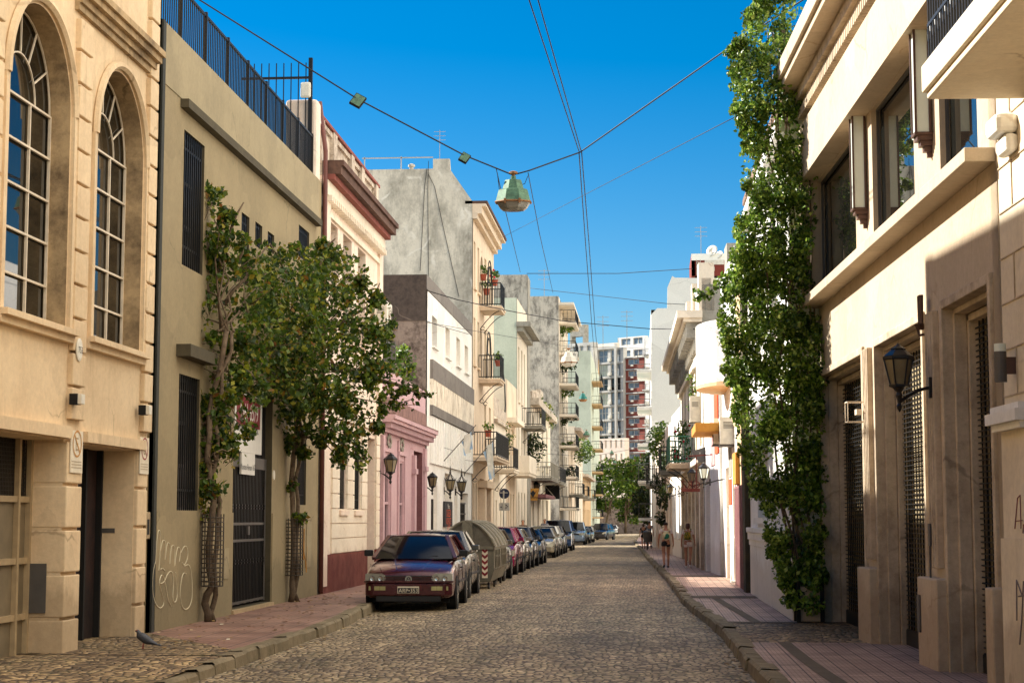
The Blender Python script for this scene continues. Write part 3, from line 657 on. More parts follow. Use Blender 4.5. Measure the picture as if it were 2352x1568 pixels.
P = Vector((-8.1, 34.6, 8.9))
plant('roof_shrub', 'yellow green trailing shrub behind the roof railing', 'shrub', P, [((-8.0, 34.4, 9.3), .55, (.8, 1, .7)), ((-8.2, 35.2, 9.2), .5, (.8, 1, .8)), ((-7.9, 33.6, 9.15), .35, (.8, 1.2, .8))], 900, .11, 'leaftree', 2, [([(-8.1, 34.6, 8.9), (-8.05, 34.5, 9.4)], .03)])
# downpipe between green and pinkish building
m = MB(); x = XL + .07; m.tube([(x, 36.5, .2), (x, 36.5, 9.6), (x - .15, 36.55, 10.7)], .05, 8); o = m.build('downpipe', 'gutter', smooth=True); tag(o, 'long reddish brown downpipe between the grey green and pinkish buildings', 'drainpipe'); recenter(o)
# sale sign on the gate
a0, a1, z0, z1 = gfr.rect(t2(478, 215), t2(745, 800), -.06); r = (gfr.at(t2(475, 770), -.06)[0], gfr.at(t2(755, 570), -.06)[0]); a0, a1 = r; z0 = gfr.at(t2(745, 815), -.06)[1]; z1 = gfr.at(t2(745, 240), -.06)[1]
t = thing('sale_sign', 'white estate agent sign with crimson phone number hung over the gate', 'sign', gfr.p((a0 + a1) / 2, -.05, z0))
m = MB(); gfr.box(m, a0, a1, -.09, -.05, z0, z1); m.build('board', 'poster', t)
m = MB(); gfr.box(m, a0 + .55, a1 - .5, -.09, -.055, z0 - .38, z0 - .002); m.build('board', 'poster', t)
zz = z0 + (z1 - z0) * .44; m = MB(); gfr.box(m, a0 + .1, a1 - .18, -.05, -.044, zz, zz + .55); text(m, 'VENDE', gfr.p((a0 + a1) / 2, -.043, zz + .8), gfr.e, UP, .42); m.build('panel', 'crimson', t)
m = MB(); text(m, '4361 6579', gfr.p((a0 + a1) / 2 - .04, -.04, zz + .12), gfr.e, UP, .42, sx=.8); m.build('numerals', 'poster', t)
m = MB(); text(m, 'Gino Poncet', gfr.p((a0 + a1) / 2, -.044, z0 + .35), gfr.e, UP, .36, sx=.8); text(m, 'inmobiliaria', gfr.p((a0 + a1) / 2, -.044, zz - .2), gfr.e, UP, .2); text(m, 'Montes Peron 1675', gfr.p((a0 + a1) / 2, -.044, z0 - .3), gfr.e, UP, .15); m.build('lettering', 'ink', t)
# graffiti tag
t = None
def stroke(pts, r=.012, d=.034):
    out = []
    for uv in pts: a, z = gfr.at(c2(*uv), d); out.append(gfr.p(a, d, z))
    # smooth
    for _ in range(2):
        o2 = [out[0]]
        for i in range(len(out) - 1): o2 += [out[i] * .75 + out[i + 1] * .25, out[i] * .25 + out[i + 1] * .75]
        out = o2 + [out[-1]]
    return out
m = MB()
for S in ([(712, 1020), (715, 960), (722, 880), (730, 862), (736, 885), (735, 960), (728, 1050)], [(735, 960), (745, 912), (755, 912), (760, 940), (757, 1000)], [(757, 1000), (765, 925), (775, 922), (780, 950), (778, 1020)], [(778, 1020), (785, 940), (795, 932), (802, 950), (800, 1030)], [(800, 1030), (812, 945), (822, 942), (828, 970), (822, 1010)], [(828, 970), (845, 935), (858, 945), (862, 990), (845, 1030), (835, 1015)],
          [(712, 1010), (700, 1060), (698, 1150), (712, 1205), (735, 1228), (755, 1200), (740, 1150), (728, 1100), (745, 1060), (760, 1120), (770, 1190), (785, 1215)], [(735, 1110), (752, 1105), (770, 1060), (790, 1050), (795, 1110), (790, 1190), (805, 1200), (815, 1160), (805, 1060)], [(845, 1030), (868, 1020), (880, 1080), (882, 1180), (865, 1225), (840, 1230), (826, 1190), (826, 1130), (838, 1060), (855, 1065)], [(735, 1045), (745, 1040), (755, 1050)]):
    m.tube(stroke(S, d=.028), .0085, 4)
o = m.build('graffiti_tag', 'spray'); tag(o, 'pale looping spray paint tag on the grey green wall', 'graffiti'); recenter(o)
m = MB()
for S in ([(1395, 860), (1392, 1030), (1385, 930), (1400, 1000), (1402, 1040)], [(1408, 940), (1404, 1060)], [(1376, 900), (1378, 1010)]): m.tube(stroke(S), .012, 4)
o = m.build('graffiti_tag', 'sign orange'); tag(o, 'small yellow spray scribble near the far end of the grey green wall', 'graffiti'); recenter(o)
m = MB(); a, z = gfr.at(t2(895, 1020), .03); m.lathe([(.001, 0), (.09, 0), (.09, .015), (.001, .02)], gfr.p(a, 0.0, z), 16, axis=gfr.n); o = m.build('number_plaque', 'acwhite'); tag(o, 'small round white plaque beside the barred gate', 'plaque'); recenter(o)
# ---- pinkish two storey building
b = Bld('pinkish_building', 'pale pinkish two storey building with red trimmed parapet and oxblood dado', (XL, 36.56), (XL, 44.8), 1, 9.1, 'pinkcream', 9, roof='concrete')
fr = b.fr
for uv0, zb in ((c3(240, 1048), 5.9), (c3(337, 1140), 5.9)):
    a = fr.at(uv0)[0]; b.window((a, a + 1.15, 5.9, 8.25), rec=.3, cols=2, rows=3, sill=.06)
b.window((.9, 1.9, 5.9, 8.25), rec=.3, cols=2, rows=3, sill=.06)
for u0, u1 in ((318, 395), (470, 545)):
    r = fr.rect(t3(u0, 1105), t3(u1, 1105)); b.window((r[0], r[1], 1.93, 3.6), rec=.2, bars=.14, fm='irongrey', sill=.12, cols=2, rows=2)
b.opening((6.15, 7.5, .15, 3.75), .4); m = MB(); fr.box(m, 5.85, 7.6, -.42, -.38, .15, 3.75); m.build('door', 'rust', b.o)
L = []
for i in range(10):
    z0 = .98 + i * .33
    if z0 > 1.86: L += [(1.35, 2.52, -.01, .04, z0, z0 + .31)]
    for p0, p1 in (((1.35, 6.1),) if z0 < 1.86 else ()): L.append((p0, p1, -.01, .04, z0, z0 + .31))
r1 = fr.rect(t3(318, 1105), t3(395, 1105)); r2 = fr.rect(t3(470, 1105), t3(545, 1105))
for i in range(3, 9):
    z0 = .98 + i * .33; L += [(r1[1] + .03, r2[0] - .03, -.01, .045, z0, z0 + .31), (r2[1] + .03, 6.1, -.01, .045, z0, z0 + .31)]
L = [q for q in L if not (q[0] == 1.35 and q[1] == 2.52)] + [(1.35, r1[0] - .03, -.01, .045, .98 + i * .33, 1.29 + i * .33) for i in range(3, 9)] + [(7.52, 8.1, -.01, .045, .98 + i * .33, 1.29 + i * .33) for i in range(9)]
b.boxes('rustication', L, 'warmwhite')
b.band('dado', .1, .96, .06, 'oxblood', .25, 6.12); b.band('dado', .1, .96, .06, 'oxblood', 7.52, 8.24)
b.boxes('pilaster', [(0, .6, -.01, .08, .3, 8.9), (7.7, 8.24, -.01, .07, 3.9, 8.9)], 'pinkcream')
m = MB()
for k in range(34): fr.box(m, .1 + k * .235, .2 + k * .235, .0, .2, 8.55, 8.68)
m.build('dentils', 'warmwhite', b.o)
b.band('string_course', 3.95, 4.15, .1, 'warmwhite'); b.band('frieze', 8.68, 9.0, .12, 'warmwhite'); b.band('architrave', 8.3, 8.42, .06, 'warmwhite')
b.boxes('cornice', [(-.0, 8.24, -.01, .26, 9.0, 9.12)], 'redtrim'); b.boxes('cornice', [(-.0, 8.24, -.01, .4, 9.121, 9.3)], 'browncornice'); b.boxes('cornice_top', [(-.0, 8.3, -.01, .46, 9.301, 9.42)], 'browncornice')
m = MB(); fr.box(m, 0, 8.24, -.4, -.1, 9.42, 9.6); fr.box(m, 0, 8.24, -.38, -.14, 9.6, 10.25); fr.box(m, 0, 8.24, -.4, -.08, 10.25, 10.36)
for x in (.0, 1.55, 3.9, 5.4, 7.6): fr.box(m, x, x + .42, -.46, -.04, 9.42, 10.38)
m.build('parapet', 'weathered', b.o); b.boxes('coping', [(0, 8.24, -.45, -.03, 10.381, 10.45)], 'redtrim')
m = MB()
for uvs in (c3(270, 925), c3(365, 1030)):
    a, z = fr.at(uvs, .05)
    for i in range(9): m.ball(fr.p(a - .45 + i * .11, .05, z - .05 + .06 * math.sin(i * 2.3)), .09, 6, (.3, .8, 1))
m.build('ornament', 'redtrim', b.o, smooth=True)
b.finish()
# ---- pink storefront
b = Bld('pink_storefront', 'low pink storefront with tall panelled windows and a dentilled cornice', (XL, 44.88), (XL, 54.15), 1, 5.7, 'pink', 8.5, roof='concrete')
fr = b.fr
for u0, u1, vt, vb in ((790, 850, 625, 1465), (940, 990, 655, 1440)):
    a0 = fr.at(t3(u0, vt))[0]; a1 = fr.at(t3(u1, vt))[0]; b.window((a0, a1, .95, 3.35), rec=.06, cols=1, rows=2, fm='pink', gm='darkglass', sill=.04, fw=.06, hb=())
    b.boxes('panel', [(a0 - .02, a1 + .02, -.01, .05, .3, .85)], 'pink', bevel=.01)
    b.boxes('window_frame', [(a0 - .22, a0 - .12, -.01, .035, .2, 3.5), (a1 + .08, a1 + .18, -.01, .035, .2, 3.5), (a0 - .3, a1 + .3, -.01, .07, 3.5, 3.6)], 'pink')
b.opening((6.6, 8.6, .15, 3.75), .55); b.op[-1] = b.op[-1][:6] + ('plum',); b.boxes('door', [(6.6, 8.6, -.56, -.52, .15, 3.75)], 'doordark'); b.boxes('door_grille', [(6.65 + i * .16, 6.68 + i * .16, -.2, -.17, .15, 3.6) for i in range(6)], 'iron')
b.boxes('pilaster', [(6.15, 6.55, -.01, .1, .2, 3.6), (6.1, 6.6, -.01, .14, 3.05, 3.2), (8.7, 9.15, -.01, .08, .2, 3.9), (8.65, 9.2, -.01, .12, 3.2, 3.35), (.02, .3, -.01, .1, .2, 3.9), (3.15, 3.35, -.01, .05, .2, 3.9)], 'pink')
b.boxes('cornice', [(.0, 9.27, -.01, .12, 4.0, 4.1), (.0, 9.27, -.01, .34, 4.24, 4.33), (.0, 9.3, -.01, .4, 4.331, 4.44)], 'pink')
b.boxes('dentils', [(.1 + i * .22, .2 + i * .22, -.01, .28, 4.1, 4.235) for i in range(42)], 'pink')
b.boxes('cornice_top', [(0, 9.3, -.01, .41, 4.441, 4.47)], 'pinkdirty'); b.band('parapet_band', 4.47, 4.98, .03, 'pinkdirty')
m = MB()
for cx in (1.5, 3.9):
    for i in range(7): m.ball(fr.p(cx + .3 * math.cos(i * .9), .03, 3.8 + .14 * math.sin(i * .9)), .1, 6, (.3, 1, .8))
m.build('ornament', 'concrete', b.o, smooth=True)
m = MB(); fr.box(m, -1.7, 3.4, -.14, -.1, 6.5, 6.55); fr.box(m, -1.7, 3.4, -.14, -.1, 5.85, 5.88)
for i in range(46): fr.box(m, -1.7 + i * .111, -1.68 + i * .111, -.13, -.11, 5.7, 6.6)
for i in range(4): fr.box(m, -1.7 + i * 1.66, -1.64 + i * 1.66, -.15, -.09, 5.7, 6.68)
m.build('railing', 'irongrey', b.o)
b.finish()
# ---- white building with grey bands
b = Bld('white_building', 'white building with painted grey bands and a dark stained side wall', (XL, 54.25), (XL, 68.5), 1, 8.95, 'white', 9, side='brownwall')
fr = b.fr
for x0, x1, yt, yb in ((960, 998, 400, 640), (1063, 1097, 490, 720), (1147, 1176, 570, 785), (1210, 1237, 630, 835)):
    a0 = fr.at(c4(x0, yt))[0]; a1 = fr.at(c4(x1, yt))[0]; b.window((a0, a1, 7.3, 8.35 if x0 > 1000 else 8.3), rec=.22, cols=1, rows=1, sill=.05, gm='darkglass' if x0 < 1000 else 'curtain')
m = MB()
for i, (x0, x1, z1) in enumerate(((2.0, 3.1, 2.95), (5.2, 7.3, 3.3), (8.2, 9.2, 2.9), (10.1, 12.9, 2.7))):
    b.opening((x0, x1, .12, z1), .28); fr.box(m, x0, x1, -.3, -.26, .12, z1)
m.build('door', 'wood', b.o)
b.boxes('gate', [(10.15 + i * .15, 10.17 + i * .15, -.12, -.1, .12, 2.3) for i in range(18)] + [(10.1, 12.9, -.13, -.09, z, z + .05) for z in (.2, 1.2, 1.9, 2.3)], 'iron')
b.boxes('parapet', [(.0, 14.3, -.25, .02, 8.96, 9.42)], 'greyband')
b.boxes('grey_band', [(1.0, 14.3, -.01, .1, 6.2, 6.82), (1.0, 14.3, -.01, .1, 5.05, 5.36)], 'greyband')
b.boxes('textured_band', [(1.0, 14.3, -.01, .09, 5.361, 6.199)], 'rough white'); b.boxes('front_panel', [(1.0, 14.3, -.01, .06, 3.5, 5.0)], 'white')
b.boxes('batten', [(1.2 + i * .72, 1.25 + i * .72, .06, .085, 3.5, 5.0) for i in range(18)], 'white')
b.finish()
m = MB(); m.box((-15.9, 54.22, 7.95), (XL - .0, 54.248, 9.42)); m.build('wall_coating', 'bitumen', b.o)
# ---- cream four storey building with grey gable
b = Bld('gabled_building', 'tall cream apartment house with a big mottled grey windowless side wall', (XL, 68.6), (XL, 78.3), 1, 14.4, 'peach', 9.5, side='greymottle')
fr = b.fr
for z in (11.0, 7.9, 4.7):
    for a in (.55, 2.15) if z != 4.7 else ():
        b.window((a, a + .75, z, z + 1.9), rec=.15, cols=1, rows=2, gm='shutter', sill=.08)
    for a in (5.2, 7.4): b.window((a, a + .9, z - .4, z + 1.9), rec=.25, cols=2, rows=3, gm='shutter', sill=0)
for i, (a0, a1, z, pr) in enumerate(((3.0, 5.0, 10.55, .9), (2.7, 4.6, 7.5, .9), (-.1, 6.0, 4.2, 1.0))):
    b.balcony(a0, a1, z, pr, 'peach', scroll=True); 
    if i < 2:
        b.window((a0 + .4, a0 + 1.5, z, z + 2.2), rec=.2, cols=2, rows=2, sill=0, arch=.5)
        m = MB()
        for rr in (.95, .7):
            m.tube([fr.p(a0 + .9 + math.cos(math.pi * t / 10) * rr, .35, z + 1.05 + math.sin(math.pi * t / 10) * rr) for t in range(11)], .03, 4)
        for x in (-.95, .95): m.bar(fr.p(a0 + .9 + x, .35, z), fr.p(a0 + .9 + x, .35, z + 1.05), .05)
        m.bar(fr.p(a0 - .05, .35, z + 1.05), fr.p(a0 + 1.85, .35, z + 1.05), .04); m.build('arched_rail', 'iron', b.o)
b.opening((3.2, 5.2, .1, 3.4), .5); b.boxes('door', [(3.2, 5.2, -.52, -.48, .1, 3.4)], 'rust')
b.boxes('door_surround', [(2.7, 3.15, -.01, .3, .1, 3.0), (5.25, 5.7, -.01, .3, .1, 3.0), (2.5, 5.9, -.01, .4, 3.0, 3.3)], 'peach', bevel=.03)
for a in (.5, 1.5, 6.4, 7.4, 8.4): b.window((a, a + .6, .8, 3.2), rec=.2, cols=1, rows=2, arch=.3, sill=.05)
b.boxes('cornice', [(-.0, 9.5, -.01, .2, 13.7, 13.9), (0, 9.5, -.01, .38, 13.901, 14.2), (0, 9.6, -.01, .55, 14.201, 14.3)], 'peach'); b.boxes('eaves', [(0, 9.6, -.3, .6, 14.301, 14.42)], 'browncornice')
b.finish([(0, -.3), (9.5, -.3), (9.5, 15.75), (1.6, 15.75), (1.6, 16.15), (.93, 16.15), (.9, 15.7), (0, 14.4)])
m = MB(); y = 69.0
m.bar((-11.5, y, 16.3), (-8.6, y, 16.3), .04); [m.bar((x, y, 15.75), (x, y, 16.35), .04) for x in (-11.4, -9.9)]; m.lathe([(.08, 0), (.08, .2), (.14, .22), (.14, .3), (.02, .36)], (-9.5, y + .2, 15.74), 8); m.build('roof_pipes', 'pole', b.o)
m = MB()
for pts in ([(790, 660), (775, 770), (745, 1330)], [(800, 610), (795, 800), (800, 1380)], [(800, 700), (840, 780), (900, 1060), (1000, 1500)]): m.tube([aty(*c3(*q), 68.55) for q in pts], .014, 4)
o = m.build('wall_cable', 'cable'); tag(o, 'black cables hanging down the mottled grey gable wall', 'cable'); recenter(o)
# ---- farther buildings on the left
b = Bld('ruined_parapet_house', 'narrow cream house with a crumbling parapet beside the flags', (XL, 78.4), (XL, 85.1), 1, 6.4, 'warmwhite', 9)
b.window((1, 1.6, .5, 2.6), sill=0); b.window((3.4, 4.2, .2, 3.0), sill=0, gm='shutter'); b.window((1.2, 2.0, 3.9, 5.6)); b.window((3.6, 4.4, 3.9, 5.6)); b.boxes('parapet', [(0, 6.7, -.25, .02, 6.4, 6.9), (0, 3, -.25, .0, 6.9, 7.3), (0, 6.7, -.01, .18, 6.1, 6.25)], 'weathered'); b.balcony(.2, 3.0, 4.0, .9, 'warmwhite'); b.finish()
b = Bld('curved_balcony_house', 'plain cream house with a solid rounded balcony', (XL, 85.2), (XL, 92.1), 1, 8.6, 'peach', 9, side='warmwhite')
for a in (1.2, 3.6): b.window((a, a + 1.5, 4.3, 6.3), gm='shutter', sill=0)
b.balcony(.6, 6.0, 4.1, 1.1, 'warmwhite', 'warmwhite', h=.75, slab=.25, scroll=False, solid=True)
for a in (1, 2.6, 4.4): b.window((a, a + .8, .6, 3.0), gm='shutter')
b.band('lintel', 6.5, 6.75, .5, 'warmwhite', .8, 5.8); b.finish()
b = Bld('pedimented_building', 'pale green grey sided building with a deep cornice and tall windows', (XL, 92.2), (XL, 100.2), 1, 13.5, 'warmwhite', 10, side='palegreen')
for a in (1, 3.2, 5.4): b.window((a, a + 1.0, 8.0, 11.0), gm='shutter'); b.window((a, a + 1.0, 4.3, 6.8), gm='shutter'); b.window((a, a + 1.0, .6, 3.2), arch=.4)
b.boxes('cornice', [(0, 8, -.01, .35, 11.7, 11.95), (-.2, 8.1, -.01, .75, 11.951, 12.2)], 'concrete'); b.balcony(4.0, 7.8, 6.9, 1.1, 'concrete'); b.finish()
b = Bld('tall_grey_block', 'tall grey weathered block rising behind the deep cornice', (XL, 100.4), (XL, 103), 1, 15.9, 'concrete', 14, side='spotgrey'); b.finish()
b = Bld('overgrown_facade', 'crumbling ornate facade overgrown with plants below the spotted grey wall', (XL, 103.1), (XL, 124), 1, 8.9, 'warmwhite', 8)
for i in range(4):
    a = 1.5 + i * 4.8; b.window((a, a + 1.6, 4.9, 8.0), arch=.8, gm='shutter'); b.window((a, a + 1.7, .3, 3.0), rec=.3)
b.balcony(.5, 9, 4.2, 1.2, 'concrete', 'concrete', h=.9, sp=.25); b.balcony(11.5, 19.5, 4.2, 1.2, 'concrete')
b.boxes('cornice', [(0, 20.9, -.01, .5, 8.5, 8.9)], 'weathered'); b.boxes('parapet', [(i * 4, i * 4 + 3, -.2, .1, 8.9, 9.3 + (i % 3) * .35) for i in range(5)], 'weathered')
b.boxes('fascia', [(0, 10, -.01, .9, 3.0, 3.2)], 'plum'); b.finish()
b = Bld('spotted_wall_tower', 'tall apartment block with a black spotted grey side wall and stacked balconies', (XL, 136), (XL, 152), 1, 19.2, 'warmwhite', 6.5, side='spotgrey')
for i in range(7):
    z = 2.6 + i * 2.45; b.balcony(1, 7, z, 1.3, 'warmwhite', 'iron', scroll=False, sp=.3, h=.9)
    for a in (2, 5, 9, 12): b.window((a, a + 1.6, z, z + 1.9), gm='shutter' if i % 2 else 'darkglass', sill=0)
b.boxes('cornice', [(0, 16, -.01, 1.2, 18.5, 18.7)], 'warmwhite'); b.finish()
for j, (ya, yb, h, mt, lb, nm) in enumerate(((152.2, 165, 8.6, 'peach', 'small cream house with green plants on its roof beyond the balcony tower', 'roof_garden_house'), (165.2, 185, 10.5, 'warmwhite', 'cream corner house with dark pilasters far along the left side', 'corner_house'), (185.2, 211.5, 6.6, 'sandy', 'low orange tinted house at the far end of the left side', 'orange_house'))):
    b = Bld(nm, lb, (XL, ya), (XL, yb), 1, h, mt, 9)
    n = int((yb - ya) / 4)
    for i in range(n):
        for z in (.6, 4.2) + ((7.2,) if h > 9 else ()): b.window((1 + i * 4, 2.6 + i * 4, z, z + 2.2), rec=.3, gm='shutter')
    b.balcony(1, 6, 3.9, 1.2, 'concrete', scroll=False, sp=.3); b.boxes('cornice', [(0, yb - ya, -.01, .6, h - .4, h - .1)], 'weathered'); b.finish()
b = Bld('pale_green_tower', 'tall pale green windowless slab wall on the left before the background flats', (XL, 212), (XL, 250), 1, 22.2, 'palegreen', 14)
for i in range(7): b.balcony(4, 12, 2 + i * 2.8, 1.2, 'sandy', scroll=False, sp=.5)
b.boxes('penthouse', [(.5, 14, -9, -6, 22.2, 24.4)], 'palegreen'); b.finish()
# ================================================================ RIGHT SIDE
def rx(y): return 2.93 - .047 * (y - 22.8)
# ---- nearest stone block building with overhead balcony
b = Bld('block_fronted_building', 'cream block scored building with an overhanging balcony at the right edge', (rx(-3), -3), (rx(16.15), 16.15), -1, 11.0, 'stoneblock', 7)
fr = b.fr; E = fr.L
m = MB()
for i in range(26): z = .3 + i * .42; fr.box(m, 0, E - .02, .001, .012, z, z + .012)
for i in range(26):
    for k in range(16):
        s_ = E - .5 - k * 1.15 - (i % 2) * .55; fr.box(m, s_, s_ + .012, .001, .012, .3 + i * .42, .72 + i * .42)
m.build('block_joint', 'stonedark', b.o)
b.boxes('pilaster', [(E - 1.0, E - .12, -.01, .1, .1, 1.55), (E - 1.0, E - .12, -.01, .07, 1.55, 2.5)], 'stoneblock')
b.boxes('capital', [(E - 1.05, E - .06, -.01, .14, 2.5, 2.56), (E - 1.1, E - .02, -.01, .19, 2.561, 2.66), (E - 1.05, E - .06, -.01, .15, 2.661, 2.72)], 'white')
b.boxes('corbel', [(E - .75, E - .35, -.01, .2, 5.12, 5.3), (E - .75, E - .38, -.01, .12, 4.95, 5.12)], 'white', bevel=.05)
m = MB(); fr.box(m, E - 5, E - .97, 0, .84, 5.36, 5.42); fr.box(m, E - 5.02, E - .95, 0, .88, 5.42, 5.66); bb = m.build('balcony', 'stoneblock', b.o, bevel=.015)
m = MB()
for i in range(38):
    s_ = E - 1.0 - i * .1
    fr.box(m, s_, s_ + .02, .8, .82, 5.66, 6.65)
    if i % 2: m.tube([fr.p(s_ + .1 + .06 * math.cos(a), .81, 5.95 + .09 * math.sin(a)) for a in [k * .8 for k in range(9)]], .01, 4); m.tube([fr.p(s_ + .1 + .06 * math.cos(a), .81, 6.4 + .12 * math.sin(a)) for a in [k * .8 for k in range(9)]], .01, 4)
for i in range(7): fr.box(m, E - 1.0, E - .98, .1 * i, .1 * i + .02, 5.66, 6.65)
for z in (5.7, 6.0, 6.62): fr.box(m, E - 5, E - .97, .795, .825, z, z + .03); fr.box(m, E - 1.01, E - .98, 0, .795, z, z + .03)
m.build('railing', 'iron', bb)
b.finish()
# ---- near beige building with mesh gates
b = Bld('gated_building', 'beige stucco building with mesh gated doorways, a long ledge and big windows', (rx(16.2), 16.2), (rx(27.6), 27.6), -1, 8.45, 'stonebeige', 9, roof='concrete')
fr = b.fr; E = fr.L; SA = lambda u, v=600: fr.at((u, v))[0]
for a0, a1 in ((23.6, 27.35), (19.65, 22.6), (16.55, 18.55)):
    s0 = (a0 - 16.2) * 1.0011; s1 = (a1 - 16.2) * 1.0011
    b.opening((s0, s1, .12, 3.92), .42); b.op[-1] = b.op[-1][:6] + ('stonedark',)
    b.boxes('architrave', [(s0 - .1, s0, -.01, .04, .12, 4.02), (s1, s1 + .1, -.01, .04, .12, 4.02), (s0, s1, -.01, .04, 3.921, 4.02), (s0 + .001, s0 + .05, -.22, -.08, .12, 3.87), (s1 - .05, s1 - .001, -.22, -.08, .12, 3.87), (s0 + .051, s1 - .051, -.22, -.08, 3.86, 3.919), (s0 + .001, s0 + .09, -.36, -.222, .12, 3.8), (s1 - .09, s1 - .001, -.36, -.222, .12, 3.8), (s0 + .091, s1 - .091, -.36, -.222, 3.78, 3.858)], 'stonedark', bevel=.012)
    m = MB()
    k = s0 + .1
    while k < s1 - .1: fr.box(m, k, k + .016, -.32, -.305, .14, 3.78); k += .17
    k = .16
    while k < 3.76: fr.box(m, s0 + .1, s1 - .1, -.305, -.291, k, k + .014); k += .06
    fr.box(m, s0 + .1, s1 - .1, -.33, -.28, .12, .34); g = m.build('mesh_gate', 'iron', b.o)
    m = MB(); fr.fq(m, s0, s1, -.40, .12, 3.8); m.build('backing', 'greygreen', g)
for a0, a1 in ((22.72, 23.48), (18.67, 19.53)):
    s0 = a0 - 16.2; s1 = a1 - 16.2
    b.boxes('pier', [(s0 - .06, s1 + .06, -.01, .15, .1, 1.1)], 'stonebeige', bevel=.02); b.boxes('flutes', [(s0 + .2 + i * .11, s0 + .25 + i * .11, -.01, .075, 1.2, 3.95) for i in range(4)], 'stonedark', bevel=.014)
b.boxes('pier', [(.02, .28, -.01, .15, .1, 1.1)], 'stonebeige', bevel=.02)
m = MB(); fr.box(m, .05, E + .02, -.01, .28, 5.03, 5.165); m.build('ledge', 'stonebeige', b.o, bevel=.01)
# window band
piers = [(SA(2005, 450), SA(1965, 450)), (SA(2158, 300), SA(2098, 300)), (SA(2293, 300), SA(2245, 300))]
edges = [E - .0] + [x for p in piers for x in (p[1], p[0])]
for hi, lo in ((E - .03, piers[0][1]), (piers[0][0], piers[1][1]), (piers[1][0], piers[2][1])):
    b.window((lo, hi, 5.18, 7.03), rec=.08, cols=1, rows=1, fm='irongrey', gm='skyglass', sill=0, fw=.03, name='large_window')
m = MB(); fr.box(m, .05, E + .02, -.01, .27, 7.04, 7.9); m.build('lintel_band', 'stonebeige', b.o)
m = MB(); fr.box(m, E - .1, E + .02, -.01, .265, 5.166, 7.039); m.build('end_pier', 'stonebeige', b.o)
b.boxes('frieze', [(0, E, -.01, .26, 8.16, 8.28), (0, E, -.01, .34, 8.281, 8.44)], 'stonedark')
b.boxes('dentils', [(.1 + i * .14, .19 + i * .14, -.0, .3, 8.02, 8.155) for i in range(80)], 'stonedark')
m = MB(); fr.box(m, -.1, E + .1, -.3, .6, 8.451, 8.56); fr.box(m, -.1, E + .12, -.3, .66, 8.56, 8.82); m.build('cornice', 'stonebeige', b.o, bevel=.01)
b.finish()
for i, (uv, lb) in enumerate(((d6(805, 740), 'farther of two tall opal glass sconces between the upper windows'), (d6(1090, 350), 'nearer of two tall opal glass sconces between the upper windows, beside the balcony'))):
    a, z = fr.at(uv, .12); t = thing('wall_sconce', lb, 'wall light', fr.p(a, 0, z - .7), 'tall opal sconces on the beige building')
    h = .66; m = MB()
    for s1, s2 in ((-1, .03), (1, .03), (-1, .185), (1, .185)): fr.box(m, a + s1 * .1 - .01, a + s1 * .1 + .01, s2 - .012, s2 + .012, z - h, z + h)
    for zz in (z - h, z + h): fr.box(m, a - .11, a + .11, 0, .2, zz - .015, zz + .015)
    for k in range(4): fr.box(m, a - .09 + k * .022, a + .09 - k * .022, 0, .17 - k * .04, z - h - .07 - k * .06, z - h - .015 - k * .06)
    m.build('frame', 'bronze', t); m = MB(); fr.box(m, a - .092, a + .092, .035, .178, z - h + .01, z + h - .01); m.build('glass', 'opal', t)
m = MB(); a, z = fr.at(d7(790, 320), .25); s0 = fr.at(d7(845, 320), .05)[0]; s1 = fr.at(d7(735, 320), .5)[0]
for zz in (z - .13, z + .13):
    for d in (.0, .28): fr.box(m, s0, s0 + .22, d, d + .012, zz, zz + .012)
    for s_ in (s0, s0 + .21): fr.box(m, s_, s_ + .012, 0.012, .28, zz, zz + .012)
for s_ in (s0, s0 + .21): fr.box(m, s_, s_ + .012, .28, .292, z - .13, z + .142); fr.box(m, s_, s_ + .012, 0.0, .012, z - .13, z + .142)
fr.box(m, s0 + .02, s0 + .18, .1, .17, z - .03, z + .04)
o = m.build('cage_lamp', 'wood'); tag(o, 'small floodlight in a pale metal cage beside the first gated doorway', 'cage light'); recenter(o)
a, z = fr.at((2303, 833), .12); t = thing('tube_light', 'short cylindrical up and down light near the right edge', 'wall light', fr.p(a, 0, z)); m = MB(); m.lathe([(.055, -.17), (.055, .1)], fr.p(a, .14, z), 14); m.build('housing', 'irongrey', t); m = MB(); m.lathe([(.053, .1), (.053, .17)], fr.p(a, .14, z), 14); m.build('lens', 'opal', t); m = MB(); fr.box(m, a - .03, a + .03, 0, .1, z - .1, z + .05); m.build('bracket', 'bronze', t)
a, z = fr.at(d6(1098, 1450), .1); t = thing('small_fluted_lamp', 'small brown fluted wall lamp under the ledge above the street lantern', 'wall light', fr.p(a, 0, z)); m = MB()
for k in range(3): m.lathe([(.02, -.1), (.025, .22)], fr.p(a - .05 + k * .05, .1, z), 8)
m.lathe([(.06, -.12), (.08, -.1), (.03, -.16)], fr.p(a, .1, z), 10); m.tube([fr.p(a, 0, z - .2), fr.p(a, .12, z - .22), fr.p(a, .14, z - .12)], .018, 6); m.build('body', 'bronze', t)
a, z = fr.at(d7(1088, 1247), .16); m = MB(); fr.box(m, a - .07, a + .07, .15, .17, z - .2, z + .2); o = m.build('door_phone', 'irongrey', bevel=.005); tag(o, 'dark door phone panel with white label low on the nearer pier', 'door phone'); recenter(o)
m = MB(); a, z = fr.at(d7(1142, 930), .08); fr.box(m, a - .05, a + .04, .08, .1, z - .02, z + .22); fr.box(m, a - .015, a + .0, .08, .1, z - .42, z - .02); o = m.build('conduit_box', 'irongrey'); tag(o, 'narrow grey conduit box on the fluted pier between two gates', 'conduit box'); recenter(o)
m = MB()
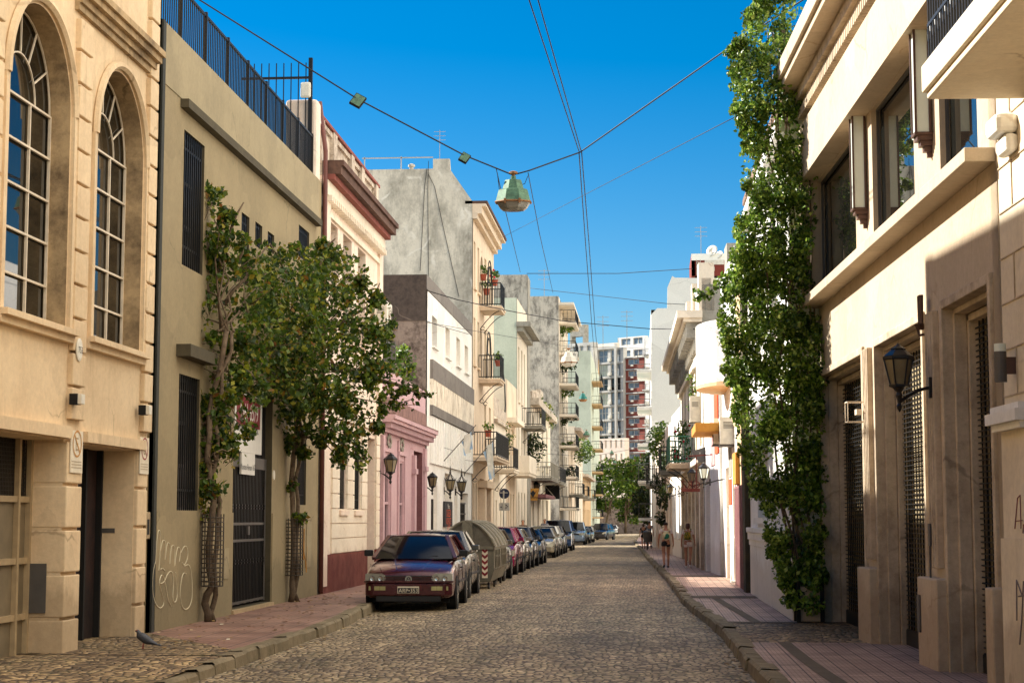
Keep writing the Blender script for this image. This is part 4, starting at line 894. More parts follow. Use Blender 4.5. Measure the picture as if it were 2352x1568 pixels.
for S in ([(1528, 860), (1540, 720), (1552, 705), (1556, 860)], [(1530, 825), (1562, 822)], [(1565, 880), (1568, 840)]):
    m.tube([Frame((rx(-3), -3), (rx(16.15), 16.15), -1).p(*(lambda q: (q[0], .075, q[1]))(Frame((rx(-3), -3), (rx(16.15), 16.15), -1).at(d7(*p), .075))) for p in S], .006, 4)
o = m.build('graffiti_tag', 'plum'); tag(o, 'thin violet pen scrawl on the pilaster at the right edge', 'graffiti'); recenter(o)
m = MB()
for S in ([(1537, 1280), (1536, 1095), (1560, 1160)], [(1568, 1100), (1560, 1280), (1550, 1390)], [(1545, 1170), (1568, 1165)]):
    F1 = Frame((rx(-3), -3), (rx(16.15), 16.15), -1); m.tube([F1.p(F1.at(d7(*p), .105)[0], .105, F1.at(d7(*p), .105)[1]) for p in S], .008, 4)
o = m.build('graffiti_tag', 'conduit'); tag(o, 'black angular pen scrawl low on the pilaster at the right edge', 'graffiti'); recenter(o)
# ---- white house behind the ivy
b = Bld('ivy_house', 'white plastered house mostly hidden behind the tall ivy', (2.27, 27.72), (2.19, 38.0), -1, 8.5, 'white', 8)
fr = b.fr; r = fr.rect(d7(355, 640), d7(395, 640))
b.window((r[0], r[1] + .5, 1.75, 3.1), rec=.25, sill=.12); b.window((2.6, 3.8, 5.0, 7.4), rec=.25); b.window((6.6, 7.6, 5.0, 7.2), rec=.25)
b.boxes('base_moulding', [(0, 10, -.01, .12, 1.45, 1.55), (0, 10, -.01, .09, 1.3, 1.449), (0, 10, -.01, .06, 1.18, 1.299), (0, 10, -.01, .04, .1, 1.179)], 'white', bevel=.01)
b.boxes('coping', [(0, 10, -.3, .1, 8.5, 8.62)], 'rust'); b.boxes('cornice', [(0, 10, -.01, .2, 7.9, 8.1)], 'white'); b.finish()
b = Bld('roof_conservatory', 'white framed glass rooftop room above the ivy', (2.78, 38), (2.62, 44.2), -1, 10.1, 'acwhite', 5, z0=8.64)
for i in range(8): b.window((.1 + i * .76, .8 + i * .76, 8.75, 9.95), rec=.05, cols=1, rows=1, gm='skyglass', fm='acwhite', sill=0)
b.boxes('roof_edge', [(-.1, 6.3, -.2, .1, 10.1, 10.17)], 'irongrey'); b.finish(); b.o.location.z = 8.64
for ch in b.o.children: ch.location.z = -8.64 + gz(38)
# ---- hoarding house, orange and white house
b = Bld('hoarding_house', 'narrow house with sandy upper wall and scribbled pinkish shutters', (2.19, 38.1), (2.14, 42.3), -1, 7.6, 'sandy', 8)
b.boxes('pilaster', [(0, .7, -.01, .12, .1, 7.5)], 'darkgrey'); b.boxes('shutter', [(.9, 4.6, -.01, .06, .12, 2.5)], 'plum'); b.boxes('patch', [(3.3, 4.6, -.01, .1, 2.55, 3.3)], 'ochre'); b.boxes('shutter_joint', [(1.2 + i * .45, 1.22 + i * .45, .06, .07, .15, 2.45) for i in range(8)], 'rust'); b.finish()
b = Bld('orange_striped_house', 'sunlit white house with orange and mauve stripes and a rounded balcony', (2.14, 42.4), (2.1, 49.7), -1, 8.4, 'white', 8)
fr = b.fr
b.opening((3.8, 5.6, .12, 3.1), .2); b.boxes('door', [(3.8, 5.6, -.22, -.18, .12, 3.1)], 'wood'); b.window((.5, 1.1, 1.3, 3.2), rec=.12, cols=1, rows=1, gm='curtain'); b.window((1.5, 2.1, .2, 3.2), rec=.12, cols=1, rows=1, gm='curtain')
b.boxes('patch', [(2.5, 3.7, -.01, .03, 2.1, 2.75)], 'orange'); b.boxes('window_block', [(2.5, 3.7, -.01, .02, 2.8, 3.9)], 'concrete')
m = MB(); fr.box(m, 1.4, 4.6, 0, .95, 3.9, 4.12); m.build('canopy', 'ochre', b.o, bevel=.01)
n = 14; pts = [(4.6 - 3.8 * (i / n), .82 * math.sin(math.pi * min(1, i / n * 1.0)) ** .55 if 0 < i < n else 0) for i in range(n + 1)]
m = MB(); m.prism([fr.p(a + 1.6, d, 5.15) for a, d in pts], (0, 0, .1)); m.build('balcony', 'sandy', b.o); q = MB()
for (a, d), (a2, dd2) in zip(pts, pts[1:]): q.prism([fr.p(a + 1.6, d, 5.25), fr.p(a2 + 1.6, dd2, 5.25), fr.p(a2 + 1.6, dd2 * .9, 5.25), fr.p(a + 1.6, d * .9, 5.25)], (0, 0, 1.6))
q.build('balcony_wall', 'white', b.o)
b.finish()
b = Bld('arched_white_house', 'white house with curved arch moulding and vivid orange strip', (2.02, 49.8), (1.77, 55.5), -1, 7.2, 'white', 8)
fr = b.fr; b.boxes('strip', [(.1, 1.2, -.01, .04, 3.6, 6.4)], 'orange'); b.boxes('strip_mauve', [(1.4, 3.0, -.01, .03, 3.3, 6.4)], 'mauve'); b.opening((3.6, 5.4, .12, 3.2), .25); b.boxes('door', [(3.6, 5.4, -.28, -.24, .12, 3.2)], 'stonebeige')
b.boxes('cornice', [(0, 6, -.01, .3, 6.5, 6.8)], 'warmwhite'); b.finish()
# ---- ornate building, then plain white houses
b = Bld('ornate_cornice_building', 'ornate old building with a deep bracketed cornice on the right', (1.75, 55.6), (1.42, 75.8), -1, 9.2, 'warmwhite', 9, side='concrete')
fr = b.fr
for i in range(6):
    a = 1.2 + i * 3.3; b.window((a, a + 1.2, 4.1, 6.9), gm='shutter', sill=0); b.opening((a - .1, a + 1.3, .1, 3.1), .3)
    b.boxes('door', [(a - .1, a + 1.3, -.32, -.28, .1, 3.1)], 'stonebeige'); b.boxes('pilaster', [(a - .8, a - .4, -.01, .1, .1, 3.4)], 'stonedark')
for i in range(26): m = MB(); a = .2 + i * .78; fr.box(m, a, a + .2, 0, .5, 7.5, 8.0); fr.box(m, a, a + .2, 0, .25, 7.1, 7.5); m.build('bracket', 'concrete', b.o)
b.boxes('cornice', [(0, 20.2, -.01, .6, 8.0, 8.12), (-.1, 20.3, -.01, .8, 8.121, 8.35), (0, 20.2, -.01, .12, 6.9, 7.1)], 'warmwhite')
b.boxes('parapet', [(0, 20.2, -.3, -.0, 8.35, 9.4)], 'warmwhite'); b.boxes('parapet_block', [(i * 5, i * 5 + .8, -.4, .1, 8.36, 9.9) for i in range(4)], 'warmwhite')
b.boxes('string_course', [(0, 20.2, -.01, .2, 3.5, 3.7)], 'warmwhite'); b.balcony(6.5, 10.5, 3.7, .9, 'peach', 'greenrail' if 'greenrail' in M else 'iron'); b.balcony(15.5, 19.8, 3.7, 1.0, 'concrete'); b.boxes('chimney', [(3, 4.4, -2, -1, 9.2, 11.0)], 'concrete'); b.finish()
b = Bld('plain_white_house', 'plain sunlit white house past the ornate cornice building', (1.4, 75.9), (1.12, 84), -1, 6.6, 'white', 8)
for i in range(2): b.window((1 + i * 3.4, 2.2 + i * 3.4, .9, 3.2)); b.window((1 + i * 3.4, 2.2 + i * 3.4, 4.0, 6.0))
b.finish()
b = Bld('creeper_house', 'old pinkish house draped in creepers toward the far trees', (1.1, 84.1), (.45, 110.5), -1, 6.4, 'pinkcream', 8)
for i in range(6): b.window((1 + i * 4.3, 2.4 + i * 4.3, .6, 3.0), gm='shutter'); b.window((1 + i * 4.3, 2.4 + i * 4.3, 3.8, 5.8))
b.balcony(9, 14, 3.6, .9, 'concrete', scroll=False); b.finish()
b = Bld('blank_white_tower', 'tall off white tower with a big blank side wall on the right', (.25, 112), (.1, 150), -1, 15.2, 'white', 14, side='tower')
fr = b.fr
for i in range(5):
    z = 1.8 + i * 2.4; b.balcony(1, 8, z, .9, 'white', 'irongrey', scroll=False, sp=.4); b.window((2, 6, z, z + 1.9), cols=3, rows=1, gm='teal')
D = lambda u, v: ((u - 1495.5) / 35.9, CZ + (1192 - v) / 35.9)
b.finish([(0, -.6), (11, -.6), (11, D(0, 637)[1]), D(1630, 637), D(1552, 635), D(1545, 631), D(1534, 658), D(1533, 706), D(1510, 706), D(1500, 716), (0, D(0, 722)[1])])
m = MB(); m.box((3.75, 111.6, 0), (4.9, 111.98, 15.9)); m.build('stair_shaft', 'tower', b.o); m = MB()
for u, v in ((1645, 708), (1645, 768), (1560, 820)): p = aty(u, v, 111.55); m.obox(p, (.2, 0, 0), (0, .02, 0), (0, 0, .3))
m.build('vent_window', 'blueglass', b.o)
b = Bld('brick_penthouse', 'dark red brick rooftop room with white parapet and aerials', (aty(1588, 600, 118).x, 118), (aty(1668, 600, 118).x, 118), 1, aty(1600, 583, 118).z, 'brick', 6, z0=aty(1600, 634, 118).z)
fr = b.fr; zt = b.z1; b.boxes('parapet', [(0, fr.L, -.01, .06, zt - .45, zt)], 'tower'); b.boxes('ladder', [(.35 + k * .25, .38 + k * .25, .05, .08, zt - 1.5, zt - .4) for k in range(2)] + [(.35, .63, .05, .08, zt - 1.5 + i * .15, zt - 1.47 + i * .15) for i in range(7)], 'acwhite')
b.boxes('window_frame', [(.9, 2.2, -.01, .05, zt - .75, zt - .45)], 'acwhite'); b.boxes('aircon_box', [(1.2, 1.55, .0, .3, zt - 1.2, zt - .95)], 'acwhite'); b.finish()
def dish(label, c, r, d, mat='acwhite'):
    t = thing('satellite_dish', label, 'satellite dish', c); m = MB(); m.lathe([(.02, -r * .25), (r * .6, -r * .16), (r, 0), (r * .98, .02), (r * .55, -r * .12), (.02, -r * .2)], c, 18, axis=d); m.build('reflector', mat, t, smooth=True)
    m = MB(); m.bar(c, Vector(c) + Vector(d) * r * .9, .03); m.bar(c, Vector(c) - Vector((0, 0, r * 1.4)), .05); m.build('arm', 'pole', t); return t
p = aty(1588 + 47, 576, 118); dish('white dish on the brick rooftop room, the larger of two', p, .42, (-.5, -.8, .3)); dish('smaller white dish on the brick rooftop room', aty(1652, 585, 118), .3, (-.6, -.7, .4))
# ================================================================ BACKGROUND FLATS
def flats(name, label, u0, u1, vt, y, mat, cols, rows, wz, kind, group=None, x_extra=0, z_low=-2, depth=1.3):
    A = aty(u0, 1000, y); r1_ = aty(u1, 1192, 100); q_ = r1_.x / 100; t_ = (q_ * y - A.x) / (.78 + .62 * q_); z1 = aty(u0, vt, y).z
    b = Bld(name, label, (A.x, y), (A.x + .78 * t_, y - .62 * t_), -1, z1, mat, depth, z0=z_low); L = b.fr.L; h = wz; b.z1 = z1
    rng = random.Random(len(label)); cw = (L - .8) / cols
    for r in range(rows):
        z = z1 - (r + 1) * h
        for c in range(cols):
            a = .8 + c * cw
            if kind == 'glazed':
                w_ = b.window((a, a + cw - .8, z + .15, z + h - .3), rec=.3, cols=rng.choice((2, 3, 4)), rows=2, fm=rng.choice(('acwhite', 'irongrey', 'farconcrete')), gm=rng.choice(('blueglass', 'pane blue', 'pane blue', 'pane pale', 'palegreen')), sill=0, fw=.1)
                if rng.random() < .6: b.boxes('aircon_box', [(a - .6, a + .2, 0, .4, z + .3, z + .9)], 'acwhite')
            elif kind == 'brick': b.window((a + .3, a + cw - 1.6, z + 1.0, z + 2.2), rec=.2, cols=2, rows=1, fm='acwhite', gm='pane blue', sill=0, fw=.12); b.boxes('aircon_box', [(a + 1.2, a + 1.9, 0, .35, z + .6, z + .95)], 'acwhite')
            else: b.window((a + .2, a + cw - .6, z + .8, z + 2.3), rec=.2, cols=2, rows=1, fm='acwhite', gm='pane blue', sill=0, fw=.12)
        if kind == 'brick': b.band('slab_band', z + 2.35, z + h + .05, .25, 'farconcrete')
        if kind == 'glazed': b.band('slab_band', z - .25, z + .1, .15, 'farconcrete')
    return b
b = flats('balcony_flats', 'grey concrete block of flats with glazed balconies in the far background', 1368, 1434, 803, 380, 'farconcrete', 2, 8, 3.1, 'glazed'); b.boxes('attic', [(.5, 5.9, -1.2, -.3, b.z1, b.z1 + 1.2)], 'pinkcream'); b.boxes('parapet_block', [(0, 6.2, -.5, .3, b.z1 - .1, b.z1 + .5)], 'farconcrete'); b.boxes('pilaster', [(0, .5, -.1, .5, -1, b.z1), (5.8, 6.25, -.1, .5, -1, b.z1 + 1)], 'farconcrete'); b.finish()
b = flats('brick_flats', 'red brick block of flats with concrete bands in the far background', 1434, 1484, 822, 376, 'farbrick', 1, 9, 2.55, 'brick'); b.finish()
b = flats('white_penthouse', 'bright white stepped upper storeys above the red brick flats', 1420, 1484, 776, 384, 'white', 2, 2, 2.6, 'plain', z_low=20); b.finish()
b = flats('side_flats', 'narrow strip of sandy flats with small balconies left of the concrete flats', 1356, 1369, 826, 372, 'sandy', 1, 8, 2.9, 'glazed'); b.finish()
b = flats('balconied_white_flats', 'white flats with railed balconies between brick flats and blank tower', 1482, 1500, 776, 300, 'white', 1, 8, 3.0, 'glazed'); 
for i in range(6): b.balcony(.1, b.fr.L, b.z1 - 3 - i * 3.0, .8, 'white', 'iron', scroll=False, sp=.25)
b.finish()
b = flats('water_tank_building', 'grey building with rooftop water tank far behind the pale green wall', 1306, 1364, 790, 300, 'farconcrete', 3, 3, 2.8, 'plain'); b.boxes('tank', [(.3, 3.6, -1.2, -.1, b.z1 + 1.2, b.z1 + 3.2), (.3, .7, -1.2, -.1, b.z1, b.z1 + 1.2), (3.2, 3.6, -1.2, -.1, b.z1, b.z1 + 1.2)], 'concrete'); b.finish()
b = flats('low_shack', 'cluttered low pinkish houses below the concrete flats', 1368, 1436, 1008, 330, 'pinkcream', 5, 2, 2.6, 'plain'); b.finish()
m = MB(); m.box((-16, 300, -1), (14, 301, 5.5)); o = m.build('garden_wall', 'brownwall'); tag(o, 'brown retaining wall behind the far trees', 'wall'); recenter(o)
# ================================================================ CLIMBING TREES ON THE LEFT
def W(u, v, y): return aty(u, v, y)
def branchy(m, pts, r0, r1, k=7, jit=.03, rng=random):
    out = []
    for i in range(len(pts) - 1):
        for t in (0, .5): out.append(Vector(pts[i]).lerp(Vector(pts[i + 1]), t) + Vector((rng.uniform(-jit, jit), rng.uniform(-jit, jit), 0)))
    out.append(Vector(pts[-1])); n = len(out); m.tube(out, [r0 + (r1 - r0) * i / (n - 1) for i in range(n)], k)
def climber(label, base, trunk, blobs, n, seed, guard, branches):
    t = thing('climbing_tree', label, 'tree', base, 'bougainvillea climbers on the grey green wall'); rng = random.Random(seed)
    m = MB()
    branchy(m, trunk, .062, .04, 8, .03, rng); branchy(m, [p + Vector((.07, .05, 0)) for p in trunk], .045, .03, 7, .05, rng)
    for br in branches: branchy(m, br, .04, .012, 5, .06, rng)
    for c, r, s3 in blobs[::1]:
        c = Vector(c); o_ = min(trunk[3:], key=lambda q: (q - c).length)
        if (o_ - c).length > .3: branchy(m, [o_, o_.lerp(c, .5) + Vector((0, 0, .12)), c], .02, .007, 5, .12, rng)
        for i in range(5): branchy(m, [c, c + Vector((rng.uniform(-1, 1) * r * s3[0], rng.uniform(-1, 1) * r * s3[1], rng.uniform(-.9, .9) * r * s3[2]))], .01, .004, 4, .08, rng)
    m.build('trunk', 'trunk', t, smooth=True)
    sat = []
    for c, r, s3 in blobs:
        if r < .3: continue
        for i in range(4):
            dv = Vector((rng.gauss(0, 1), rng.gauss(0, .5), rng.gauss(0, 1))).normalized(); sat.append((tuple(Vector(c) + dv * r * rng.uniform(.9, 1.25) * .9), rng.uniform(.1, .2), (1, 1, 1)))
    blobs = blobs + sat
    leaves('crown', blobs, n, .098, 'leafbou', None, None, seed, t, flatz=.35, gap=.06)
    y, z0, z1 = guard; cx = trunk[0].x + .05; g = MB()
    for i in range(12): a = 2 * math.pi * i / 12; g.bar((cx + .17 * math.cos(a), y + .17 * math.sin(a), z0), (cx + .17 * math.cos(a), y + .17 * math.sin(a), z1), .014)
    z = z0
    while z < z1: g.tube([(cx + .17 * math.cos(a * .6283), y + .17 * math.sin(a * .6283), z) for a in range(11)], .009, 4, cap=False); z += .07
    g.build('wire_guard', 'wire', t)
    return t
y1 = 26.7; T1 = [W(478, 1428, y1), W(470, 1385, y1), W(486, 1345, y1), W(483, 1250, y1), W(486, 1150, y1), W(480, 1050, y1), W(484, 950, y1), W(505, 850, y1), W(520, 760, y1)]
def bl(L):
    return [(tuple(W(u, v, y)), r, (sx, sy, sz)) for u, v, y, r, sx, sy, sz in L]
B1 = bl([(478, 470, 26.8, .3, .5, .5, 1.1), (520, 500, 26.9, .22, .9, .5, .9), (492, 560, 26.9, .45, .7, .7, 1), (460, 640, 27, .42, .8, .8, 1), (545, 620, 27.3, .55, 1, 1, .9), (470, 740, 27, .52, .9, .9, 1), (560, 720, 27.6, .75, 1, 1.2, .9), (600, 640, 28.2, .6, 1, 1.2, .8),
         (530, 820, 27.4, .62, 1, 1, .8), (450, 800, 26.9, .38, .9, .8, 1), (500, 860, 27, .5, 1, .9, .8), (530, 1000, 27, .3, 1, 1, .8), (600, 800, 28.2, .72, 1, 1.2, .9), (510, 900, 27.0, .4, .9, .9, 1), (545, 960, 27.1, .36, .9, .9, 1), (490, 980, 26.9, .26, .7, .9, 1.2), (485, 1060, 26.8, .2, .8, .8, 1.6), (530, 1050, 26.9, .18, 1, 1, 1), (485, 1140, 26.8, .2, .8, .8, 1.6), (576, 890, 28, .4, 1, 1, 1)] + [(482 + 9 * ((i * 7) % 5 - 2), 925 + i * 16, 26.75, .22, .8, .7, 1) for i in range(17)])
BR1 = [[W(490, 700, 27), W(470, 560, 26.9), W(468, 420, 26.8)], [W(500, 640, 27), W(540, 520, 27), W(560, 465, 27)], [W(480, 560, 26.9), W(440, 600, 26.9)], [W(540, 620, 27.2), W(560, 540, 27.2)], [W(520, 700, 27.2), W(560, 640, 27.4), W(620, 560, 28)]]
climber('nearer leafy climber on the green wall, left of the barred gate', T1[0], T1, B1, 13500, 11, (y1, W(480, 1345, y1).z, W(480, 1180, y1).z), BR1)
y2 = 33.2; T2 = [W(668, 1383, y2), W(675, 1340, y2), W(672, 1300, y2), W(676, 1200, y2), W(672, 1100, y2), W(682, 1000, y2), W(676, 920, y2), W(690, 840, y2)]
B2 = bl([(650, 640, 30, .8, 1, 1.4, .8), (720, 640, 31.5, .8, 1, 1.3, .8), (790, 640, 33, .6, 1, 1.3, .8), (835, 655, 33.5, .28, 1, 1, .8), (760, 590, 32.5, .4, 1, 1, .7), (650, 740, 30.5, .95, 1, 1.3, .8), (730, 740, 32, 1, 1, 1.3, .8), (810, 740, 33, .85, 1, 1.3, .8), (858, 785, 33.5, .45, 1, 1, .8), (650, 850, 31, .85, 1, 1.2, .8), (730, 860, 32, .95, 1, 1.3, .8), (810, 850, 33, .9, 1, 1.2, .9), (875, 865, 33.4, .5, 1.1, 1, .7), (925, 890, 33.6, .22, 1.5, 1, .6), (972, 905, 33.7, .14, 2, 1, .6), (925, 930, 33.6, .2, 1.6, 1, .7), (680, 940, 32.6, .55, 1, 1, .9), (760, 950, 32.8, .62, 1, 1, .9), (800, 1000, 33, .45, .9, 1, 1), (830, 1055, 33.1, .22, .9, 1, 1.2), (845, 960, 33.1, .32, 1, 1, .8), (660, 1010, 33.1, .28, .9, .9, 1.2), (780, 1050, 33, .22, .8, 1, 1.2), (700, 1040, 33.2, .2, 1.2, 1, .8), (672, 1110, 33.2, .17, .7, .7, 1.8), (690, 1190, 33.2, .16, 1.2, .9, .8), (655, 905, 32.2, .5, .9, 1, 1)])
BR2 = [[W(700, 800, 32.5), W(720, 640, 32), W(760, 560, 32), W(770, 548, 32)], [W(720, 720, 32), W(650, 600, 31), W(620, 560, 30.5)], [W(760, 760, 32.6), W(850, 700, 33.2), W(872, 650, 33.4)], [W(800, 850, 33), W(920, 885, 33.6), W(978, 908, 33.7)]]
climber('farther and bushier leafy climber reaching out over the kerb beside the street lantern', T2[0], T2, B2, 30000, 12, (y2, W(680, 1320, y2).z, W(680, 1190, y2).z), BR2)
# ================================================================ IVY COLUMN ON THE RIGHT
left = [(-120, 1750), (0, 1740), (50, 1722), (120, 1688), (170, 1692), (230, 1702), (270, 1695), (320, 1722), (400, 1725), (480, 1735), (520, 1708), (600, 1695), (680, 1672), (760, 1664), (820, 1668), (880, 1690), (960, 1703), (1040, 1722), (1110, 1728), (1150, 1762), (1200, 1772), (1300, 1792), (1420, 1822)]
right = [(-120, 1835), (0, 1825), (120, 1800), (170, 1812), (205, 1866), (370, 1870), (420, 1858), (600, 1852), (700, 1848), (760, 1872), (850, 1884), (1000, 1874), (1200, 1884), (1420, 1880)]
IB = []; v = -150; yi = 28.0
while v < 1400:
    a, c = lerp(left, v) + 14, lerp(right, v) - 14; n = max(2, int((c - a) / 42) + 1)
    for k in range(n):
        u = a + (c - a) * k / (n - 1); IB.append((tuple(W(u, v + random.uniform(-12, 12), 27.35 + random.uniform(-.3, .3))), random.uniform(.17, .28), (1, 1.2, 1)))
    v += 24
t = thing('ivy', 'tall column of glossy green ivy climbing out of the planter on the right', 'ivy', (2.45, 27.4, .6))
IB += [(tuple(W(lerp(left, v) + random.uniform(-14, 8), v, 27.3 + random.uniform(-.3, .3))), random.uniform(.07, .14), (1, 1, 1)) for v in [random.uniform(-60, 1380) for _ in range(60)]]
leaves('foliage', IB, 72000, .07, 'leafivy', None, None, 21, t, flatz=.4, gap=-.08)
m = MB(); rng = random.Random(4)
for i in range(9):
    x0 = rng.uniform(2.3, 2.6); pts = [(x0, 27.45 + rng.uniform(-.1, .1), .5)]
    for z in (2, 4, 6, 8, 9.5): pts.append((x0 + rng.uniform(-.35, .2) - .03 * z, 27.4 + rng.uniform(-.1, .2), z))
    branchy(m, [Vector(p) for p in pts], .022, .008, 5, .05, rng)
tp = [W(1700, 640, 27.8), W(1660, 640, 27.6), W(1635, 665, 27.5), W(1622, 676, 27.5), W(1600, 676, 27.5)]
branchy(m, tp, .012, .004, 4, .02, rng); m.build('stem', 'trunk', t, smooth=True)
leaves('tendril', [(tuple(p), .11, (1, 1, 1)) for p in tp] + [(tuple((tp[i] + tp[i + 1]) / 2), .09, (1, 1, 1)) for i in range(4)], 130, .09, 'leafivy', None, None, 5, t)
pl = thing('planter_box', 'square cream planter with dark corner posts at the foot of the ivy', 'planter', (2.5, 27.4, .15))
xa, xb = 2.24, 2.66
m = MB(); m.box((xa + .05, 27.15, .17), (xb - .05, 27.6, .7)); m.build('box', 'stonebeige', pl, bevel=.01)
for x in (xa, xb - .06):
    for y in (27.1, 27.58): m = MB(); m.box((x, y, .15), (x + .06, y + .06, .78)); m.build('corner_post', 'black', pl)
# far trees
def tree(label, base, h, blobs, n, size, mat, seed, r=.18, lean=(0, 0), group='street trees at the far end'):
    t = thing('tree', label, 'tree', base, group); rng = random.Random(seed); B = Vector(base); m = MB()
    top = B + Vector((lean[0], lean[1], h)); branchy(m, [B, B.lerp(top, .5), top], r, r * .5, 8, .08, rng)
    for c, rr, s3 in blobs:
        branchy(m, [B.lerp(top, .6), Vector(c)], r * .4, r * .1, 5, .25, rng)
        for i in range(3): branchy(m, [Vector(c), Vector(c) + Vector((rng.uniform(-1, 1) * rr, rng.uniform(-.5, .5) * rr, rng.uniform(-1, 1) * rr * .8))], r * .12, r * .05, 4, .2, rng)
    m.build('trunk', 'trunk', t, smooth=True); leaves('crown', blobs, n, size, mat, None, None, seed, t, flatz=.4); return t
def TB(y, L): return [(tuple(W(u, v, y + dy)), r, (1, 1, .8)) for u, v, dy, r in L]
tree('leftmost of the bright green trees closing the street, forked dark trunk', tuple(W(1388, 1222, 232)), 4.2, TB(232, [(1375, 1090, 0, 1.5), (1400, 1075, 1, 1.8), (1372, 1125, 1, 1.4), (1400, 1120, -1, 1.7), (1425, 1100, 0, 1.5), (1385, 1160, 1, 1.3), (1412, 1155, 2, 1.2), (1368, 1160, 2, 1.0)]), 5000, .36, 'leaftree', 31, lean=(1, 0))
tree('middle bright green tree closing the street below the red brick flats', tuple(W(1438, 1224, 222)), 4.0, TB(222, [(1430, 1080, 0, 1.7), (1455, 1072, 0, 1.8), (1478, 1080, 1, 1.4), (1440, 1120, -1, 1.7), (1470, 1115, 0, 1.8), (1445, 1160, 1, 1.4), (1475, 1155, 1, 1.5), (1430, 1185, 2, 1.0), (1460, 1190, 1, 1.0)]), 5500, .36, 'leaftree', 32)
tree('dark green tree overhanging the right pavement before the creeper house', tuple(W(1500, 1235, 150)), 4.2, TB(150, [(1490, 1060, 0, 1.0), (1512, 1050, 0, .9), (1488, 1100, 0, 1.2), (1510, 1100, 0, 1.1), (1480, 1140, 1, 1.1), (1504, 1150, 0, 1.2), (1518, 1020, -1, .7), (1495, 1190, 0, .8), (1470, 1170, 2, .8)]), 6000, .26, 'leafdark', 33)
def bush(label, L, y, n, size, mat, seed, name='creeper', cat='creeper', base=None, fl=0):
    bb_ = [(tuple(W(u, v, y + dy)), r, (1, 1, 1)) for u, v, dy, r in L]; b0 = base or tuple(min((Vector(c) for c, r, s in bb_), key=lambda q: q.z))
    return plant(name, label, cat, b0, bb_, n, size, mat, seed, [([b0, bb_[len(bb_) // 2][0], bb_[0][0]], .03)], flowers=fl)
bush('bright creeper spilling from the roof of the creeper house', [(1510, 1000, 0, .6), (1520, 990, 2, .6), (1505, 1030, 0, .5), (1518, 1050, -2, .5), (1526, 1010, -4, .5)], 97, 1500, .15, 'leaftree', 41)
bush('dark creeper hanging down the wall of the creeper house', [(1530, 1060, -8, .5), (1522, 1110, 0, .7), (1528, 1150, -4, .5), (1524, 1190, 0, .5), (1535, 1130, -8, .4)], 93, 2200, .14, 'leafdark', 42)
bush('flowering plants with red blooms spilling over the green balcony rail', [(1570, 1000, 0, .4), (1575, 975, 0, .3), (1560, 1030, 0, .3), (1585, 1040, 1, .25), (1557, 1050, 0, .25)], 64, 800, .1, 'leaftree', 43, 'balcony_plant', 'plant', fl=8)
bush('weedy shrub growing from the cornice of the ornate building', [(1585, 870, 0, .22), (1592, 900, 0, .22), (1590, 935, 0, .2)], 60, 350, .09, 'leaftree', 44, 'cornice_weed', 'plant')
bush('shrub hanging over the terrace end of the pink storefront', [(922, 815, 0, .32), (935, 830, 0, .3), (938, 855, 0, .26), (925, 860, 0, .28)], 49.5, 900, .12, 'leaftree', 45, 'terrace_shrub', 'shrub')
bush('ragged plants growing on the crumbling parapet of the overgrown facade', [(1232, 925, 0, .6), (1248, 945, 4, .7), (1262, 965, 10, .6), (1240, 950, 0, .4)], 112, 1300, .16, 'leafbou', 46, 'parapet_weed', 'plant')
bush('dark green tree growing on the balcony below the round pediment', [(1218, 1050, 0, .6), (1230, 1030, 0, .7), (1205, 1000, 0, .4), (1200, 965, 0, .3), (1222, 1010, 0, .5)], 101, 1500, .15, 'leafdark', 47, 'balcony_tree', 'tree')
bush('bright green bush on a roof edge before the pale green slab', [(1338, 1025, 0, .9), (1345, 1040, 2, .9), (1335, 1050, 1, .7)], 158, 1100, .2, 'leaftree', 48, 'roof_bush', 'shrub')
bush('sparse twiggy plant in pots on the balcony beside the second flag', [(1165, 1015, 0, .3), (1172, 1000, 0, .3), (1158, 1040, 0, .3), (1170, 980, 0, .25)], 83, 450, .1, 'leafbou', 49, 'balcony_plant', 'plant')
